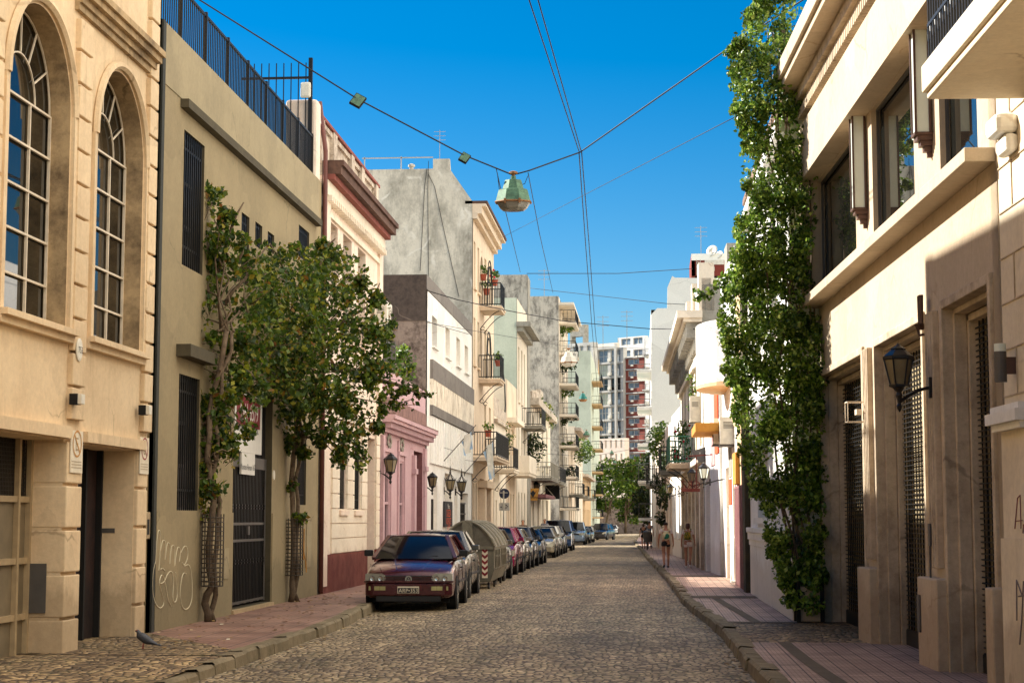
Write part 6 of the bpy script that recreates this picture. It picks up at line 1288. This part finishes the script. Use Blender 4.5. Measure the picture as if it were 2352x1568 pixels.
    for yy in wy:
        for sx in (-1, 1):
            a = MB(); a.lathe([(R_ * 1.18, -.02), (R_ * 1.2, .0)], P(sx * (w - .005), yy, R_), 20, axis=(sx, 0, 0)); a.build('wheel_arch', 'black', c.o)
            t = MB(); q = P(sx * (w - .19), yy, R_); t.lathe([(R_ * .6, 0), (R_ * .95, 0), (R_, .03), (R_, .17), (R_ * .94, .2), (R_ * .68, .205), (R_ * .66, .16)], q, 24, axis=(sx, 0, 0)); wh = t.build('wheel', 'tyre', c.o, smooth=False)
            t = MB(); q = P(sx * (w - .02), yy, R_); t.lathe([(.001, -.03), (R_ * .67, -.02), (R_ * .67, .01), (R_ * .6, -.0), (R_ * .58, -.02)], q, 20, axis=(sx, 0, 0))
            for k in range(7): a_ = k * 2 * math.pi / 7; d = Vector((0, math.cos(a_), math.sin(a_))); t.bar(q + Vector((sx * .008, 0, 0)), q + d * R_ * .62 + Vector((sx * .004, 0, 0)), .055, .03)
            t.build('rim', 'rim', wh)
    # front
    zt = hood - .24; m = MB(); gw = w * .55; c.box(m, -gw, gw, -.02, .06, hood - .40, hood - .26); gr = m.build('grille', grille, c.o, bevel=.008)
    if detail:
        m = MB()
        for k in range(4): c.box(m, -gw + .01, gw - .01, -.028, -.02, hood - .385 + k * .03, hood - .373 + k * .03)
        m.build('slats', pm, gr)
    for sx in (-1, 1):
        m = MB(); x0, x1 = w * .5, w * .955
        if headl == 'wide':
            pts = [(x0 + .06, -.40), (x1 - .02, -.40), (x1, -.38), (x1, -.235), (x1 - .03, -.22), (x0 + .08, -.22), (x0 + .02, -.25), (x0, -.31), (x0 + .02, -.37)]
        else: pts = [(x0, -.42), (x0 + .2, -.43), (x1, -.36), (x1 + .01, -.2), (x1 - .08, -.19), (x0 + .1, -.3)]
        m.prism([P(sx * x, -.026 + .05 * max(0, (x - x0) / (x1 - x0)) ** 3, hood + z) for x, z in pts], (0, .1, 0)); hl = m.build('headlight', 'headlight', c.o)
        if detail:
            m = MB(); m.lathe([(.001, 0), (.035, .003), (.045, .010), (.05, 0)], P(sx * (x0 + .1), -.028, hood - .31), 14, axis=(0, -1, 0)); m.lathe([(.001, 0), (.035, .003), (.045, .010), (.05, 0)], P(sx * (x0 + .25), -.022, hood - .31), 14, axis=(0, -1, 0)); m.build('reflector', 'chrome', hl)
    bp = bumper or pm; m = MB(); zb = .30
    m.prism([P(-w * .97, .22, zb), P(-w * .95, .02, zb), P(-w * .8, -.06, zb), P(w * .8, -.06, zb), P(w * .95, .02, zb), P(w * .97, .22, zb)], (0, 0, .24)); bmp = m.build('bumper', bp, c.o, bevel=.025)
    m = MB(); c.box(m, -w * .7, w * .7, -.05, .1, .2, .295); m.build('air_intake', 'trim', c.o)
    if detail:
        for sx in (-1, 1):
            for k in range(3): m = MB(); x0 = w * (.5 + k * .125); c.box(m, min(sx * x0, sx * (x0 + w * .12)), max(sx * x0, sx * (x0 + w * .12)), -.066 + .02 * (k == 2), .0, .40, .475); m.build('indicator', 'amber', bmp, bevel=.005)
        m = MB(); m.prism([P(-w * 1.0, .24, .545), P(-w * .98, .0, .545), P(-w * .82, -.085, .545), P(w * .82, -.085, .545), P(w * .98, .0, .545), P(w * 1.0, .24, .545)], (0, 0, .03)); m.build('bumper_strip', pm, bmp)
        m = MB(); Q = P(0, -.032, hood - .325); disc_ring(m, Q, Vector((1, 0, 0)), UP, Vector((0, -1, 0)), .052, .063, .006)
        for a, b_ in (((-.042, .036), (-.018, -.042)), ((-.018, -.042), (0, -.002)), ((0, -.002), (.018, -.042)), ((.018, -.042), (.042, .036)), ((-.02, .05), (0, .008)), ((0, .008), (.02, .05))): m.bar(Q + Vector((a[0], -.006, a[1])), Q + Vector((b_[0], -.006, b_[1])), .009)
        m.build('emblem', 'chrome', gr)
        m = MB(); m.bar(P(-.15, cf - .03, hood + .06), P(.45, cf + .0, hood + .075), .02); m.bar(P(-.05, cf - .05, hood + .055), P(-.4, cf + .1, hood + .12), .014); m.build('wiper', 'trim', c.o)
    if detail:
        m = MB()
        for sx in (-1, 1): m.bar(P(sx * w * .62, .12, hood - .165), P(sx * w * .86, cf - .05, hood - .015), .012, .012); m.bar(P(sx * w * .28, .12, hood - .155), P(sx * w * .42, cf - .1, hood + .028), .02, .008)
        m.build('bonnet_crease', pm, c.o)
    if plate:
        m = MB(); c.box(m, -.2, .2, -.075, -.06, .345, .475); pl_ = m.build('number_plate', 'sign white' if detail else 'ink', c.o)
        if detail:
            m = MB(); c.box(m, -.19, .19, -.079, -.0751, .352, .447); m.build('plate_face', 'ink', pl_); m = MB(); text(m, plate, P(0, -.081, .363), (1, 0, 0), UP, .105, sx=.95); m.build('characters', 'sign white', pl_)
    for sx in (-1, 1):
        m = MB(); m.obox(P(sx * (w + .07), cf + .38, belt + .1), (.085, 0, 0), (0, .05, 0), (0, 0, .06)); m.bar(P(sx * w * .93, cf + .35, belt + .03), P(sx * (w + .04), cf + .38, belt + .07), .04); m.build('wing_mirror', 'trim' if detail else pm, c.o, bevel=.02)
    m = MB()
    for sx in (-1, 1):
        for yy in (cf + .15, cf + 1.15): c.box(m, sx * (w + .001) - .004, sx * (w + .001) + .004, yy, yy + .012, .32, belt - .1)
        c.box(m, sx * (w + .006) - .006, sx * (w + .006) + .006, 1.15, L - 1.2, .5, .545); c.box(m, sx * w - .012, sx * w + .012, cf + .95, cf + 1.1, belt - .2, belt - .17)
    m.build('side_trim', 'trim', c.o)
    for sx in (-1, 1): m = MB(); c.box(m, sx * w * .75 - .12, sx * w * .75 + .12, L - .06, L + .01, belt - .32, belt - .14); m.build('tail_light', 'redlens', c.o)
    m = MB(); c.box(m, -w * .85, w * .85, .3, L - .3, .16, .22); m.build('underbody', 'black', c.o)
    return c
for k, cc, mt in (('maroon', (72, 12, 22), .3), ('silver', (168, 164, 152), .7), ('greycar', (120, 116, 106), .6), ('magenta', (136, 16, 66), .4), ('dusty', (128, 122, 108), .6), ('navycar', (26, 30, 44), .4), ('tealcar', (24, 62, 92), .4), ('beigecar', (176, 168, 148), .6), ('whitecar', (214, 212, 204), .05), ('darkcar', (30, 30, 34), .4), ('bluevan', (54, 84, 128), .4), ('ltblue', (138, 156, 176), .5)): M[k] = carpaint(k + ' car paint', cc, mt)
make_car('glossy maroon hatchback, nearest parked car, plate ARP 353', -3.60, 32.35, R(2.0), 4.02, 1.70, 1.425, 'maroon', 'hatch', .93, 1.02, 'ARP•353', True)
make_car('silver grey car parked tight behind the maroon hatchback', -3.86, 37.1, R(1), 4.2, 1.72, 1.47, 'greycar', 'sedan', .96, plate='x')
make_car('dusty grey car just beyond the two rubbish containers', -4.0, 47.9, 0, 4.0, 1.68, 1.45, 'dusty', 'hatch', plate='x', rimr=.31)
make_car('magenta family hatchback behind the dusty grey car', -4.12, 54.2, 0, 4.2, 1.73, 1.50, 'magenta', 'hatch', .98, headl='swept', plate='x')
make_car('small silver car between the magenta and the black car', -4.2, 58.9, 0, 3.9, 1.66, 1.44, 'silver', 'hatch', headl='swept')
make_car('black car with fog lamps behind the small silver one', -4.2, 63.4, 0, 4.2, 1.72, 1.50, 'navycar', 'hatch', headl='swept')
make_car('small dark teal hatchback with rounded headlights', -4.2, 68.9, 0, 3.7, 1.62, 1.40, 'tealcar', 'hatch', headl='swept')
make_car('pale silver sedan standing apart in the middle of the row', -4.42, 82.5, 0, 4.3, 1.72, 1.43, 'beigecar', 'sedan', headl='swept', plate='x')
make_car('white estate car behind the pale silver sedan', -4.5, 88, 0, 4.4, 1.74, 1.52, 'whitecar', 'wagon', headl='swept')
make_car('dark hatchback hidden between white estate and blue van', -4.55, 94.5, 0, 4.0, 1.7, 1.5, 'darkcar', 'hatch', headl='swept')
make_car('blue panel van with tall roof in the parked row', -4.6, 105, 0, 4.4, 1.75, 1.85, 'bluevan', 'van', 1.12, plate='x', name='parked_van', cat='van')
make_car('light blue pickup truck with dark grille in the parked row', -5.0, 138, 0, 5.0, 1.95, 1.80, 'ltblue', 'pickup', 1.15, rimr=.38, plate='x', name='pickup_truck', cat='pickup truck')
make_car('dark car just behind the pickup truck', -4.95, 148, 0, 4.1, 1.7, 1.45, 'darkcar', 'hatch')
make_car('pale small car two places behind the pickup truck', -4.9, 156, 0, 4.0, 1.7, 1.45, 'silver', 'hatch')
make_car('black off roader turned slightly into the road near the far end', -4.3, 178, R(-12), 4.4, 1.85, 1.70, 'navycar', 'wagon', 1.05, headl='swept', rimr=.36, plate='x')
make_car('dark car half seen behind the black off roader', -5.0, 196, 0, 4.2, 1.75, 1.5, 'darkcar', 'hatch')
make_car('white car driving toward the camera at the far end of the street', -5.0, 285, 0, 4.1, 1.75, 1.48, 'whitecar', 'hatch', headl='swept', group=None, name='car')
# rubbish containers
def dumpster(label, xr, y0, L=1.85, W_=1.32, H=1.66):
    t = thing('rubbish_container', label, 'rubbish container', (xr - W_ / 2, y0, 0), 'grey rubbish containers'); x0, x1 = xr - W_, xr; zl = 1.05
    m = MB(); m.prism([(x0 + .1, y0, .2), (x1 - .1, y0, .2), (x1, y0, .5), (x1, y0, zl), (x0, y0, zl), (x0, y0, .5)], (0, L, 0)); m.build('bin', 'container', t, bevel=.02)
    n = 14; arc = [(x0 - .02 + (W_ + .04) * i / n, zl + (H - zl) * math.sin(math.pi * i / n) ** .75) for i in range(n + 1)]
    m = MB(); m.prism([(x, y0 - .02, z) for x, z in arc], (0, L + .04, 0)); m.build('lid', 'lidgrey', t)
    m = MB()
    for yy in (y0 - .05, y0 + L * .5, y0 + L): m = MB(); m.tube([(x, yy, z + .01) for x, z in arc], .035, 5); m.build('lid_hoop', 'container', t)
    m = MB()
    for x in (x0 + .25, x0 + .75, x0 + 1.25 if W_ > 1.3 else x0 + 1.0): pass
    c = (x0 + x1) / 2; m.box((c - .13, y0 - .09, zl + .12), (c + .13, y0 - .025, H + .02)); m.box((x0 - .01, y0 - .04, zl - .06), (x1 + .01, y0 + .0, zl + .02)); m.build('rim', 'container', t)
    m = MB(); m.lathe([(.03, 0), (.03, .01)], (c, y0 - .1, zl + .25), 12, axis=(0, -1, 0)); m.build('pin', 'black', t)
    for xx in (x1 - .3, x1 - .3): pass
    xs = x1 - .3; m = MB(); m.box((xs, y0 - .012, .3), (xs + .14, y0 - .005, 1.0)); st_ = m.build('chevron_board', 'sign white', t)
    m = MB()
    for k in range(5):
        z = .34 + k * .14; a = xs + .07
        m.quad((xs, y0 - .016, z + .06), (a, y0 - .016, z), (a, y0 - .016, z + .07), (xs, y0 - .016, z + .13)); m.quad((xs + .14, y0 - .016, z + .06), (a, y0 - .016, z), (a, y0 - .016, z + .07), (xs + .14, y0 - .016, z + .13))
    m.build('chevron', 'crimson', st_)
    m = MB(); m.box((x1 + .001, y0 + .1, .5), (x1 + .01, y0 + L - .1, .55)); m.box((x1 + .001, y0 + .1, .8), (x1 + .01, y0 + L - .1, .85))
    for k in range(4): m.bar((x1 + .006, y0 + .3 + k * .4, .5), (x1 + .006, y0 + .15 + k * .4, .98), .03)
    m.build('rib', 'container', t)
    for a, b_ in ((x0 + .15, y0 + .15), (x1 - .15, y0 + .15), (x0 + .15, y0 + L - .15), (x1 - .15, y0 + L - .15)): m = MB(); m.lathe([(.08, -.025), (.08, .025)], (a, b_, .1), 12, axis=(1, 0, 0)); m.bar((a, b_, .1), (a, b_, .22), .03); m.build('castor', 'trim', t)
M['container'] = plaster('grey container plastic', (134, 130, 114), (96, 92, 80), .9, 2, .5, rough=.5); M['lidgrey'] = plaster('dark grey lid plastic', (120, 114, 100), (84, 78, 68), .8, 2, .5, rough=.35)
dumpster('nearer domed grey rubbish container with red chevrons behind the two first cars', -3.76, 42.6); dumpster('farther domed grey rubbish container, partly hidden by its twin', -3.82, 45.2)
# ================================================================ PEOPLE
def skin(name, nodes, edges, mat, parent, sub=1, root=0):
    me = bpy.data.meshes.new(name); o = bpy.data.objects.new(name, me); col.objects.link(o); keys = list(nodes); idx = {k: i for i, k in enumerate(keys)}
    me.from_pydata([nodes[k][0] for k in keys], [(idx[a], idx[b]) for a, b in edges], []); md = o.modifiers.new('s', 'SKIN'); md.use_smooth_shade = True
    for i, k in enumerate(keys):
        r = nodes[k][1]; r = (r, r) if not isinstance(r, tuple) else r; sv = me.skin_vertices[0].data[i]; sv.radius = r; sv.use_root = (i == root)
    sb = o.modifiers.new('b', 'SUBSURF'); sb.levels = sb.render_levels = sub
    bpy.context.view_layer.update(); dg = bpy.context.evaluated_depsgraph_get(); m2 = bpy.data.meshes.new_from_object(o.evaluated_get(dg)); bpy.data.objects.remove(o)
    for p in m2.polygons: p.use_smooth = True
    m2.materials.clear(); m2.materials.append(M[mat]); o = bpy.data.objects.new(name, m2); col.objects.link(o); o.parent = parent; return o
def person(label, x, y, z, H, rot=0, top='white', bottom='black', legs='skin', shortl=.5, hairc='hair', pack=None, stride=.16, hairlen=.1, shoes='ink', group=None, arms_skin=True, sex=.95, long_trousers=False, pack2=None):
    t = thing('person', label, 'person', (x, y, z), group); t.rotation_euler = (0, 0, rot); k = H / 1.7
    V = lambda a, b, c: (Vector((a * k, b * k, c * k)))
    s = stride; sw = .185 * sex; n = {'pel': (V(0, 0, .93), (.125 * k, .095 * k)), 'wai': (V(0, .0, 1.08), (.115 * k, .085 * k)), 'che': (V(0, -.01, 1.3), (.14 * k, .095 * k)), 'nek': (V(0, .0, 1.43), .05 * k), 'hd0': (V(0, .01, 1.5), .062 * k), 'hd1': (V(0, .015, 1.58), (.075 * k, .088 * k)), 'hd2': (V(0, .01, 1.66), (.06 * k, .07 * k)), 'nos': (V(0, .1, 1.56), .014 * k)}
    e = [('pel', 'wai'), ('wai', 'che'), ('che', 'nek'), ('nek', 'hd0'), ('hd0', 'hd1'), ('hd1', 'hd2'), ('hd1', 'nos')]
    for i, sx in enumerate((-1, 1)):
        f = s * sx; b = -f * .8; A = f'a{sx}'
        n[A + 'sh'] = (V(sx * sw, 0, 1.37), .05 * k); n[A + 'el'] = (V(sx * (sw + .06), b * .5 - .02, 1.1), .036 * k); n[A + 'wr'] = (V(sx * (sw + .08), b + .06, .87), .023 * k); n[A + 'pm'] = (V(sx * (sw + .075), b + .08, .80), (.018 * k, .034 * k))
        e += [('che', A + 'sh'), (A + 'sh', A + 'el'), (A + 'el', A + 'wr'), (A + 'wr', A + 'pm')]
        for q, (dy, ln) in enumerate(((-.03, .05), (-.01, .065), (.01, .07), (.03, .06))):
            n[A + f'f{q}'] = (V(sx * (sw + .07), b + .08 + dy, .775), .009 * k); n[A + f'g{q}'] = (V(sx * (sw + .062), b + .085 + dy, .775 - ln), .007 * k); e += [(A + 'pm', A + f'f{q}'), (A + f'f{q}', A + f'g{q}')]
        n[A + 't'] = (V(sx * (sw + .055), b + .125, .79), .009 * k); e.append((A + 'pm', A + 't'))
        Lg = f'l{sx}'; n[Lg + 'hp'] = (V(sx * .095, 0, .88), .088 * k); n[Lg + 'kn'] = (V(sx * .09, f * .5 + (.05 if f < 0 else .06), .5), .056 * k); n[Lg + 'cf'] = (V(sx * .09, f * .8 - (.06 if f < 0 else .01), .33), .052 * k); n[Lg + 'an'] = (V(sx * .085, f - (.08 if f < 0 else 0), .09 + (.05 if f < 0 else 0)), .034 * k); n[Lg + 'to'] = (V(sx * .09, f + (.06 if f < 0 else .14), .035), .03 * k)
        e += [('pel', Lg + 'hp'), (Lg + 'hp', Lg + 'kn'), (Lg + 'kn', Lg + 'cf'), (Lg + 'cf', Lg + 'an'), (Lg + 'an', Lg + 'to')]
    skin('body', n, e, 'skin', t)
    g = 1.16; nn = {}; ee = []
    for a in ('pel', 'wai', 'che'): r = n[a][1]; nn[a] = (n[a][0] - (Vector((0, 0, -.02)) if a == 'pel' else Vector((0, 0, 0))), (r[0] * g, r[1] * g))
    nn['nk'] = (V(0, 0, 1.4), .075 * k); ee = [('pel', 'wai'), ('wai', 'che'), ('che', 'nk')]
    for sx in (-1, 1):
        A = f'a{sx}'; nn[A + 'sh'] = (n[A + 'sh'][0], .06 * k); nn[A + 'm'] = (n[A + 'sh'][0].lerp(n[A + 'el'][0], .55 if not long_trousers else .6), .05 * k); ee += [('che', A + 'sh'), (A + 'sh', A + 'm')]
    skin('shirt', nn, ee, top, t)
    nn = {'pel': (V(0, 0, .95), (.14 * k, .108 * k)), 'wb': (V(0, 0, 1.02), (.128 * k, .1 * k))}; ee = [('pel', 'wb')]
    for sx in (-1, 1):
        Lg = f'l{sx}'; nn[Lg + 'h'] = (n[Lg + 'hp'][0], .1 * k); q = 1.0 if long_trousers else shortl; nn[Lg + 'k'] = (n[Lg + 'hp'][0].lerp(n[Lg + 'kn'][0], q), (.068 if q == 1 else .095) * k); ee += [('pel', Lg + 'h'), (Lg + 'h', Lg + 'k')]
        if long_trousers: nn[Lg + 'a'] = (n[Lg + 'an'][0], .052 * k); ee.append((Lg + 'k', Lg + 'a'))
    skin('trousers' if long_trousers else 'shorts', nn, ee, bottom, t)
    nn = {'a': (V(0, -.01, 1.66), .085 * k), 'b': (V(0, -.03, 1.58), .092 * k), 'c': (V(0, -.05, 1.58 - hairlen), (.07 + hairlen * .2) * k)}; skin('hair', nn, [('a', 'b'), ('b', 'c')], hairc, t)
    for sx in (-1, 1):
        Lg = f'l{sx}'; a, b_ = n[Lg + 'an'][0], n[Lg + 'to'][0]; skin('shoe', {'a': (a - Vector((0, .03, .045 * k)), .042 * k), 'b': (a.lerp(b_, .5), .045 * k), 'c': (b_ + Vector((0, .03, 0)), .036 * k)}, [('a', 'b'), ('b', 'c')], shoes, t)
    if pack:
        skin('backpack', {'a': (V(0, -.19, 1.02), (.13 * k, .085 * k)), 'b': (V(0, -.2, 1.18), (.15 * k, .095 * k)), 'c': (V(0, -.17, 1.36), (.12 * k, .075 * k))}, [('a', 'b'), ('b', 'c')], pack, t)
        m = MB(); loc = t.location.copy()
        for sx in (-1, 1): m.tube([loc + V(sx * .1, -.12, 1.36), loc + V(sx * .11, -.02, 1.46), loc + V(sx * .12, .1, 1.36), loc + V(sx * .13, .1, 1.15), loc + V(sx * .12, -.1, 1.05)], .018 * k, 5)
        m.build('strap', pack, t)
        if pack2: m = MB(); m.ball(loc + V(.03, -.292, 1.16), .075 * k, 8, (1, .3, 1.2)); m.ball(loc + V(-.02, -.292, 1.1), .05 * k, 8, (1.2, .3, .8)); m.build('print', pack2, t)
    return t
M['skin'] = flat('tanned skin', (176, 122, 92), .5); M['hair'] = flat('dark brown hair', (46, 30, 24), .6); M['hair2'] = flat('brown hair', (84, 48, 32), .6); M['tshirt'] = flat('white cotton', (222, 206, 194), .8); M['bcloth'] = flat('black cloth', (24, 22, 24), .8); M['gcloth'] = flat('grey cloth', (120, 120, 128), .8); M['canvas'] = flat('cream canvas', (214, 196, 150), .8); M['green print'] = flat('green print', (20, 110, 80), .7); M['pattern'] = plaster('patterned green yellow fabric', (60, 84, 40), (176, 140, 40), 1, 12, .2, grime=(20, 90, 80), lo=.48, hi=.54); M['brownshirt'] = flat('brown cloth', (90, 72, 60), .8); M['white shoe'] = flat('white shoe', (216, 210, 200), .6)
yw = 58.4; person('woman walking away in white top and black shorts with a cream backpack printed green', W(1530, 1300, yw).x, yw, gz(yw) + .15, 1.55, R(3), 'tshirt', 'bcloth', hairc='hair', pack='canvas', pack2='green print', hairlen=.02, shortl=.38, group='women walking with backpacks', sex=1.02)
person('woman walking away in pale top and white shorts with a patterned green backpack', W(1581, 1300, yw).x, yw + .1, gz(yw) + .15, 1.52, R(-6), 'tshirt', 'tshirt', hairc='hair2', pack='pattern', hairlen=.16, shortl=.38, shoes='white shoe', stride=-.12, group='women walking with backpacks', sex=.9)
yw = 105; person('distant walker in black clothes with bare legs near the litter bin', W(1478, 1250, yw).x, yw, gz(yw) + .15, 1.52, R(2), 'bcloth', 'bcloth', hairc='hair', hairlen=.12, sex=.9)
person('distant walker in grey shirt and dark trousers beside the wall', W(1492, 1250, yw).x, yw + .3, gz(yw) + .15, 1.66, R(-2), 'gcloth', 'bcloth', hairc='hair', long_trousers=True, hairlen=.0, shoes='bcloth')
yw = 85; person('dark haired man whose head shows above the parked cars by the curved balcony house', W(1201, 1200, yw).x, yw, gz(yw) + .15, 1.70, R(178), 'brownshirt', 'bcloth', long_trousers=True, hairlen=.0)
yw = 101; person('man standing by the wall beyond the dark gateway, seen over the cars', W(1251, 1200, yw).x, yw, gz(yw) + .15, 1.8, R(170), 'gcloth', 'bcloth', long_trousers=True, hairlen=.0)
# ================================================================ PIGEON
p = Vector(W(326, 1484, 20.9)); p = W(328, 1482, 21.0); zf = .13; t = thing('pigeon', 'grey pigeon with green sheen standing on the cobbled apron', 'pigeon', (p.x, p.y, zf)); o0 = t.location.copy()
M['pigeon'] = flat('dark grey feathers', (62, 64, 70), .5, .1, .3, 30); M['pigeon neck'] = flat('green neck feathers', (38, 66, 58), .35, .4); M['pigeon leg'] = flat('pink leg', (150, 70, 66), .6)
q = lambda x, z, y=0: Vector((x, y, z)); skin('body', {'a': (q(-.0, .15), (.055, .06)), 'b': (q(.08, .12), .045), 'c': (q(.17, .085), (.03, .012)), 'd': (q(.23, .07), (.03, .008)), 'n': (q(-.05, .2), .035), 'h': (q(-.065, .245), .026), 'k': (q(-.1, .238), .008)}, [('a', 'b'), ('b', 'c'), ('c', 'd'), ('a', 'n'), ('n', 'h'), ('h', 'k')], 'pigeon', t, 2)
skin('neck_feathers', {'a': (q(-.04, .19), .042), 'b': (q(-.06, .225), .031)}, [('a', 'b')], 'pigeon neck', t)
for sy in (-1, 1):
    m = MB(); m.tube([o0 + q(.01, .1, sy * .02), o0 + q(.0, .02, sy * .025)], .005, 5)
    for a in (-.5, 0, .5, 3.1): m.tube([o0 + q(.0, .01, sy * .025), o0 + q(-.035 * math.cos(a), .004, sy * .025 + .03 * math.sin(a))], .004, 4)
    m.build('leg', 'pigeon leg', t); m = MB(); m.ball(o0 + q(-.072, .25, sy * .024), .005, 6); m.build('eye', 'orange', t)
